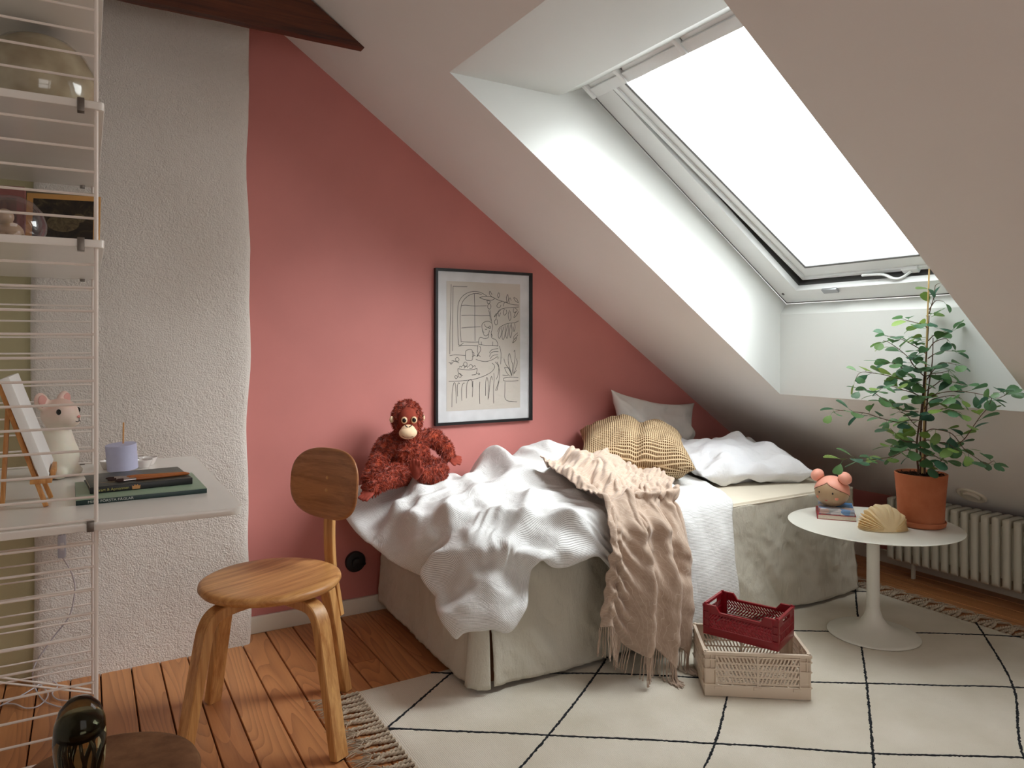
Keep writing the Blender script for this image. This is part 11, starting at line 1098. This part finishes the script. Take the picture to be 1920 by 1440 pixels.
# twisted fringe along the hem
r_ = random.Random(9); fr_m = []
for i in range(0, THROW_NU + 1):
    if i % 1: continue
    p = Vector(V_[i]); q = Vector(V_[i + 2 * (THROW_NU + 1)]); d_ = (p - q); d_.z = min(d_.z, -.01); d_ = (d_.normalized() * .4 + Vector((0, 0, -1))).normalized(); Lf = r_.uniform(.075, .095)
    for h_ in (0, .5):
        if h_ and i < THROW_NU: p = (Vector(V_[i]) + Vector(V_[i + 1])) / 2
        pts = [p]
        for k in range(1, 6):
            x = pts[-1] + d_ * Lf / 5 + Vector((r_.uniform(-.002, .002), r_.uniform(-.002, .002), 0))
            if x.z < .0165: x = Vector((x.x + d_.x * .01, x.y - .012, .0165))
            pts.append(x)
        fr_m.append(pts)
k = 0
for pts in fr_m[:260]:
    f = MB(); b0 = pts[0]; pl_ = [p - b0 for p in pts]; f.tube(pl_, [.0017, .0019, .0016, .0019, .0016, .0022], 5)
    e = pl_[-1]; f.ball(e, .0028, 6, 4)
    for s_ in range(3): f.tube([e, e + Vector((r_.uniform(-.005, .005), r_.uniform(-.005, .005), -.012 if b0.z + e.z > .04 else .002))], .0007, 3)
    o = f.build('fringe_tassel', M_thr, tr, smooth=60); o.location = b0
# ---------------------------------------------------------------- pillows
def pillow(name, label, c, size, thick, rot, m, seed=1, flange=.0, wr=.006, ear=.06, cat='pillow', sag=0, crease=0):
    nu, nv = 44, 34; mb = MB(); W, H_ = size
    for side in (1, -1):
        def fn(u, v):
            x, y = 2 * u - 1, 2 * v - 1
            e = max(0, (1 - abs(x) ** 2.6)) * max(0, (1 - abs(y) ** 2.6)); z = thick / 2 * e ** .62
            px = x * W / 2 * (1 - ear * (1 - y * y) * x * x); py = y * H_ / 2 * (1 - ear * (1 - x * x) * y * y)
            n_ = noise.noise(Vector((x * 2.2, y * 2.2, seed))) * wr * 3 + noise.noise(Vector((x * 5, y * 5, seed + 3))) * wr * 1.4 + noise.noise(Vector((x * 11, y * 9, seed + 7))) * wr * .5
            r_ = min(1, e * 6); cz = wr * .9 * math.sin(10 * math.atan2(y, x) + seed + side) * (1 - e) * r_
            z = z - (crease * math.exp(-((px - .02 - .1 * py) / .022) ** 2) * r_ if side > 0 and crease else 0)
            return (px, py, side * z + (n_ * side + cz * side) * r_ + sag * (x * x + y * y) + .010 * noise.noise(Vector((x * 3, y * 3, seed + 20))) * (1 - r_))
        mb.grid(nu, nv, fn)
    me_o = mb.build(name, m, smooth=0, merge=2e-4); me = me_o.data
    uv = me.uv_layers.new(name='weave')
    for lp in me.loops: p = me.vertices[lp.vertex_index].co; uv.data[lp.index].uv = (p.x, p.y)
    me.shade_smooth(); sub(me_o, 1); me_o.location = c; me_o.rotation_euler = rot; return tag(me_o, label, cat)
M_wp = m_linen('white_cotton', (240, 240, 242), (234, 234, 238), .85, .45, .8)
M_gp = m_linen('pale_grey_cotton', (224, 219, 214), (214, 208, 203), .85, .25, .4)
def m_burlap():
    n = NT('open_weave_jute', .95, .1); v = n.n('ShaderNodeUVMap', uv_map='weave').outputs[0]; s = n.n('ShaderNodeSeparateXYZ'); nz_ = n.noise(v, 30, 3)
    sc = 2 * math.pi / .0092; wob = n.math('MULTIPLY', nz_, 1.3); mp = n.n('ShaderNodeMapping'); n.l(v, mp.inputs[0]); n.l(mp.outputs[0], s.inputs[0])
    a = n.math('SINE', n.math('ADD', n.math('MULTIPLY', s.outputs[0], sc), wob)); b_ = n.math('SINE', n.math('ADD', n.math('MULTIPLY', s.outputs[1], sc), wob))
    g = n.math('MAXIMUM', a, b_); n.color(n.ramp(g, [(.05, L((120, 90, 60))), (.4, L((190, 160, 122))), (.9, L((212, 186, 150)))])); n.bump(g, .9, .004); return n.m
M_jute = m_burlap()

pillow('pillow', 'white cotton pillow lying flat at the head of the bed', (2.735, 2.535, .583), (.62, .52), .175, (R(7), R(2), R(-16)), M_wp, 4, wr=.013, ear=.07)
pillow('pillow', 'pale grey pillow leaning against the pink wall behind the jute cushion', (2.575, 2.915, .655), (.62, .46), .12, (R(78), R(9), R(2)), M_gp, 11, wr=.012, ear=.17)
pillow('cushion', 'woven jute cushion propped on the duvet between the throw and the pillows', (2.215, 2.665, .662), (.52, .52), .26, (R(9), R(3), R(-36)), M_jute, 21, wr=.008, ear=.10, cat='cushion', crease=.022)
# ================================================================ plush ape on the duvet
ap = thing('plush_ape', 'rust-red long-haired plush ape sitting against the pink wall at the bed foot', 'toy', (1.14, 2.83, .55))
ao = Vector(ap.location)
P_ = lambda x, y, Y: atY(680 + x / 7.2, 740 + y / 7.2, Y) - ao
def m_fur(name, a, b, c):
    n = NT(name, .8, .2); n.b.inputs['Sheen Weight'].default_value = .4; v = n.coord(); n.color(n.ramp(n.noise(v, 60, 3, .7), [(.3, L(a)), (.5, L(b)), (.72, L(c))])); return n.m
M_fur = m_fur('rust_fur', (104, 34, 20), (156, 56, 30), (186, 80, 46)); M_suede_r = simple('rust_suede', (150, 58, 40), .85, .1, 30)
b = MB(); hc = P_(600, 320, 2.84)
b.ball(hc, (.062, .058, .066)); b.ball(P_(600, 440, 2.83), (.052, .05, .045)); b.ball(P_(600, 210, 2.86), (.050, .052, .042))
b.ball(P_(640, 840, 2.85), (.080, .068, .085)); b.ball(P_(620, 660, 2.87), (.072, .055, .055))
b.tube(cr_spline([P_(460, 640, 2.88), P_(320, 690, 2.86), P_(230, 850, 2.83), P_(150, 1030, 2.78), P_(80, 1190, 2.75)], 5), [.040] * 8 + [.035] * 6 + [.030] * 7, 12)
b.tube(cr_spline([P_(800, 600, 2.88), P_(930, 580, 2.88), P_(1080, 680, 2.88), P_(1150, 800, 2.87), P_(1180, 870, 2.86)], 5), [.036] * 8 + [.033] * 6 + [.026] * 7, 12)
b.tube(cr_spline([P_(560, 1060, 2.84), P_(430, 1090, 2.76), P_(290, 1130, 2.70), P_(170, 1230, 2.66), P_(110, 1310, 2.64)], 5), [.042] * 8 + [.036] * 6 + [.026] * 7, 12)
b.tube(cr_spline([P_(800, 960, 2.84), P_(1000, 1010, 2.79), P_(960, 1060, 2.74), P_(840, 1070, 2.71), P_(770, 1075, 2.70)], 5), [.044] * 8 + [.038] * 6 + [.028] * 7, 12)
bodym = fuse(b, .007, 5); body = bodym.build('body', M_fur, ap, smooth=80)
# face: flat plush patch, muzzle, eyes, ears
cdir = Vector((-ao.x, -ao.y, 0)).normalized()
fc = MB(); fc.ball(P_(610, 330, 2.80), (.042, .030, .048), 24, 16); fc.build('face', simple('short_rust_plush', (140, 52, 32), .9, .1, 80), ap, smooth=80)
M_mz = simple('cream_plush', (232, 200, 164), .8, .03, 60)
mz = MB(); mz.ball(P_(612, 515, 2.752), (.038, .030, .026), 28, 18); mz.ball(P_(612, 470, 2.765), (.030, .024, .02), 24, 14); mz = fuse(mz, .003, 6).build('muzzle', M_mz, ap, smooth=80)
front = lambda x, y, Y: P_(x, y, Y)
MB().tube(cr_spline([front(528, 553, 2.735), front(570, 575, 2.7235), front(615, 582, 2.7205), front(660, 575, 2.7235), front(700, 550, 2.735)], 5), .0013, 6).build('mouth', simple('brown_stitch', (110, 60, 40), .8), ap)
nz = MB(); nz.tube([front(575, 415, 2.745), front(590, 430, 2.737), front(605, 440, 2.736)], .0022, 6); nz.tube([front(660, 412, 2.745), front(645, 426, 2.737), front(628, 437, 2.736)], .0022, 6); nz.build('nostrils', simple('black_stitch', (30, 16, 14), .7), ap)
M_er = simple('cream_felt', (236, 206, 172), .7); M_ey = simple('eye_rim', (222, 190, 150), .5); M_pu = simple('black_bead', (8, 8, 8), .08)
for x, y in ((562, 346), (694, 341)):
    c = front(x, y, 2.765); M_ = cdir.to_track_quat('Z', 'Y').to_matrix()
    MB().ball(c, (.0125, .0145, .0075), 24, 12, M_).build('eye_white', M_ey, ap, smooth=80)
    MB().ball(c + cdir * .0045, (.0082, .0092, .0052), 20, 10, M_).build('pupil', M_pu, ap, smooth=80)
for x, y, Y, s_ in ((392, 335, 2.83, -1), (812, 310, 2.84, 1)):
    MB().ball(front(x, y, Y), (.010, .006, .014), 18, 12).ball(front(x + 8 * s_, y - 5, Y - .004), (.006, .004, .010), 14, 8).build('ear', M_er, ap, smooth=80)
# hands and feet in suede with separate digits
def paw(name, c, d_, up, Lp, wd, nd=4):
    d_ = d_.normalized(); up = (up - d_ * up.dot(d_)).normalized(); s_ = d_.cross(up); mb = MB()
    M_ = Matrix((d_, s_, up)).transposed(); mb.ball(c + d_ * Lp * .32, (Lp * .42, wd * .62, wd * .34), 18, 12, M_)
    for k in range(nd):
        o_ = s_ * (k - (nd - 1) / 2) * wd * .34
        mb.tube(cr_spline([c + d_ * Lp * .4 + o_, c + d_ * Lp * .72 + o_ * 1.15, c + d_ * Lp * (1.02 - .06 * abs(k - 1.3)) + o_ * 1.2 - up * wd * .1], 3), [wd * .19] * 6 + [wd * .12], 8)
    mb.tube(cr_spline([c + d_ * Lp * .15 + s_ * wd * .4, c + d_ * Lp * .36 + s_ * wd * .82, c + d_ * Lp * .55 + s_ * wd * .9], 3), [wd * .2] * 6 + [wd * .13], 8)
    return fuse(mb, .003, 4).build(name, M_suede_r, ap, smooth=80)
paw('foot', P_(725, 1125, 2.675), Vector((-.12, -.10, 1)), Vector((-.6, -.8, 0)), .078, .032)
paw('foot', P_(140, 1300, 2.645), Vector((-.8, -.45, -.30)), Vector((0, -.2, 1)), .070, .030)
paw('hand', P_(1165, 860, 2.86), Vector((1, -.15, -.25)), Vector((0, -1, .5)), .062, .028)
paw('hand', P_(85, 1180, 2.75), Vector((-.35, -.35, -1)), Vector((0, -1, .2)), .060, .028)
# shaggy pile grown from the body surface
r_ = random.Random(2)
patches = []
sums = []
whole = 0
V3 = [Vector(v) for v in bodym.v]
for f in bodym.f:
    for t in ((f[0], f[1], f[2]),) + (((f[0], f[2], f[3]),) if len(f) == 4 else ()):
        a, b_, c = V3[t[0]], V3[t[1]], V3[t[2]]
        n_ = (b_ - a).cross(c - a)
        ar = n_.length / 2
        if ar < 1e-9: continue
        whole += ar
        patches.append((a, b_, c, n_.normalized()))
        sums.append(whole)
import bisect
cen = sum(V3, Vector()) / len(V3); fv = []; ff = []
# winding: normals should leave the body
sgn = 1 if sum((t[0] - cen).dot(t[3]) for t in patches) > 0 else -1
fcw = P_(608, 400, 2.79)
for k in range(26000):
    a, b_, c, n_ = patches[min(len(patches) - 1, bisect.bisect(sums, r_.random() * whole))]
    u, v = r_.random(), r_.random()
    if u + v > 1: u, v = 1 - u, 1 - v
    p = a + (b_ - a) * u + (c - a) * v; n_ = n_ * sgn
    q = p - fcw
    if abs(q.x) < .042 and abs(q.z) < .062 and q.y < .015: continue
    cl = Vector((noise.noise(p * 55), noise.noise(p * 55 + Vector((9, 0, 0))), noise.noise(p * 55 + Vector((0, 9, 0))))) * 1.3
    l_ = r_.uniform(.009, .017); d_ = (n_ * .8 + Vector((0, 0, -.35)) + cl).normalized(); d2 = (d_ + Vector((0, 0, -.5)) + cl * .6).normalized()
    s_ = d_.cross(Vector((r_.uniform(-1, 1), r_.uniform(-1, 1), r_.uniform(-1, 1)))).normalized() * .0011; i = len(fv)
    m_ = p + d_ * l_ * .55; e = m_ + d2 * l_ * .5
    fv += [p - s_, p + s_, m_ - s_ * .8, m_ + s_ * .8, e]; ff += [(i, i + 1, i + 3, i + 2), (i + 2, i + 3, i + 4)]
me = bpy.data.meshes.new('fur'); me.from_pydata(fv, [], ff); me.materials.append(M_fur); fo_ = bpy.data.objects.new('fur', me); col.objects.link(fo_); fo_.parent = ap; tag(fo_, kind='stuff')
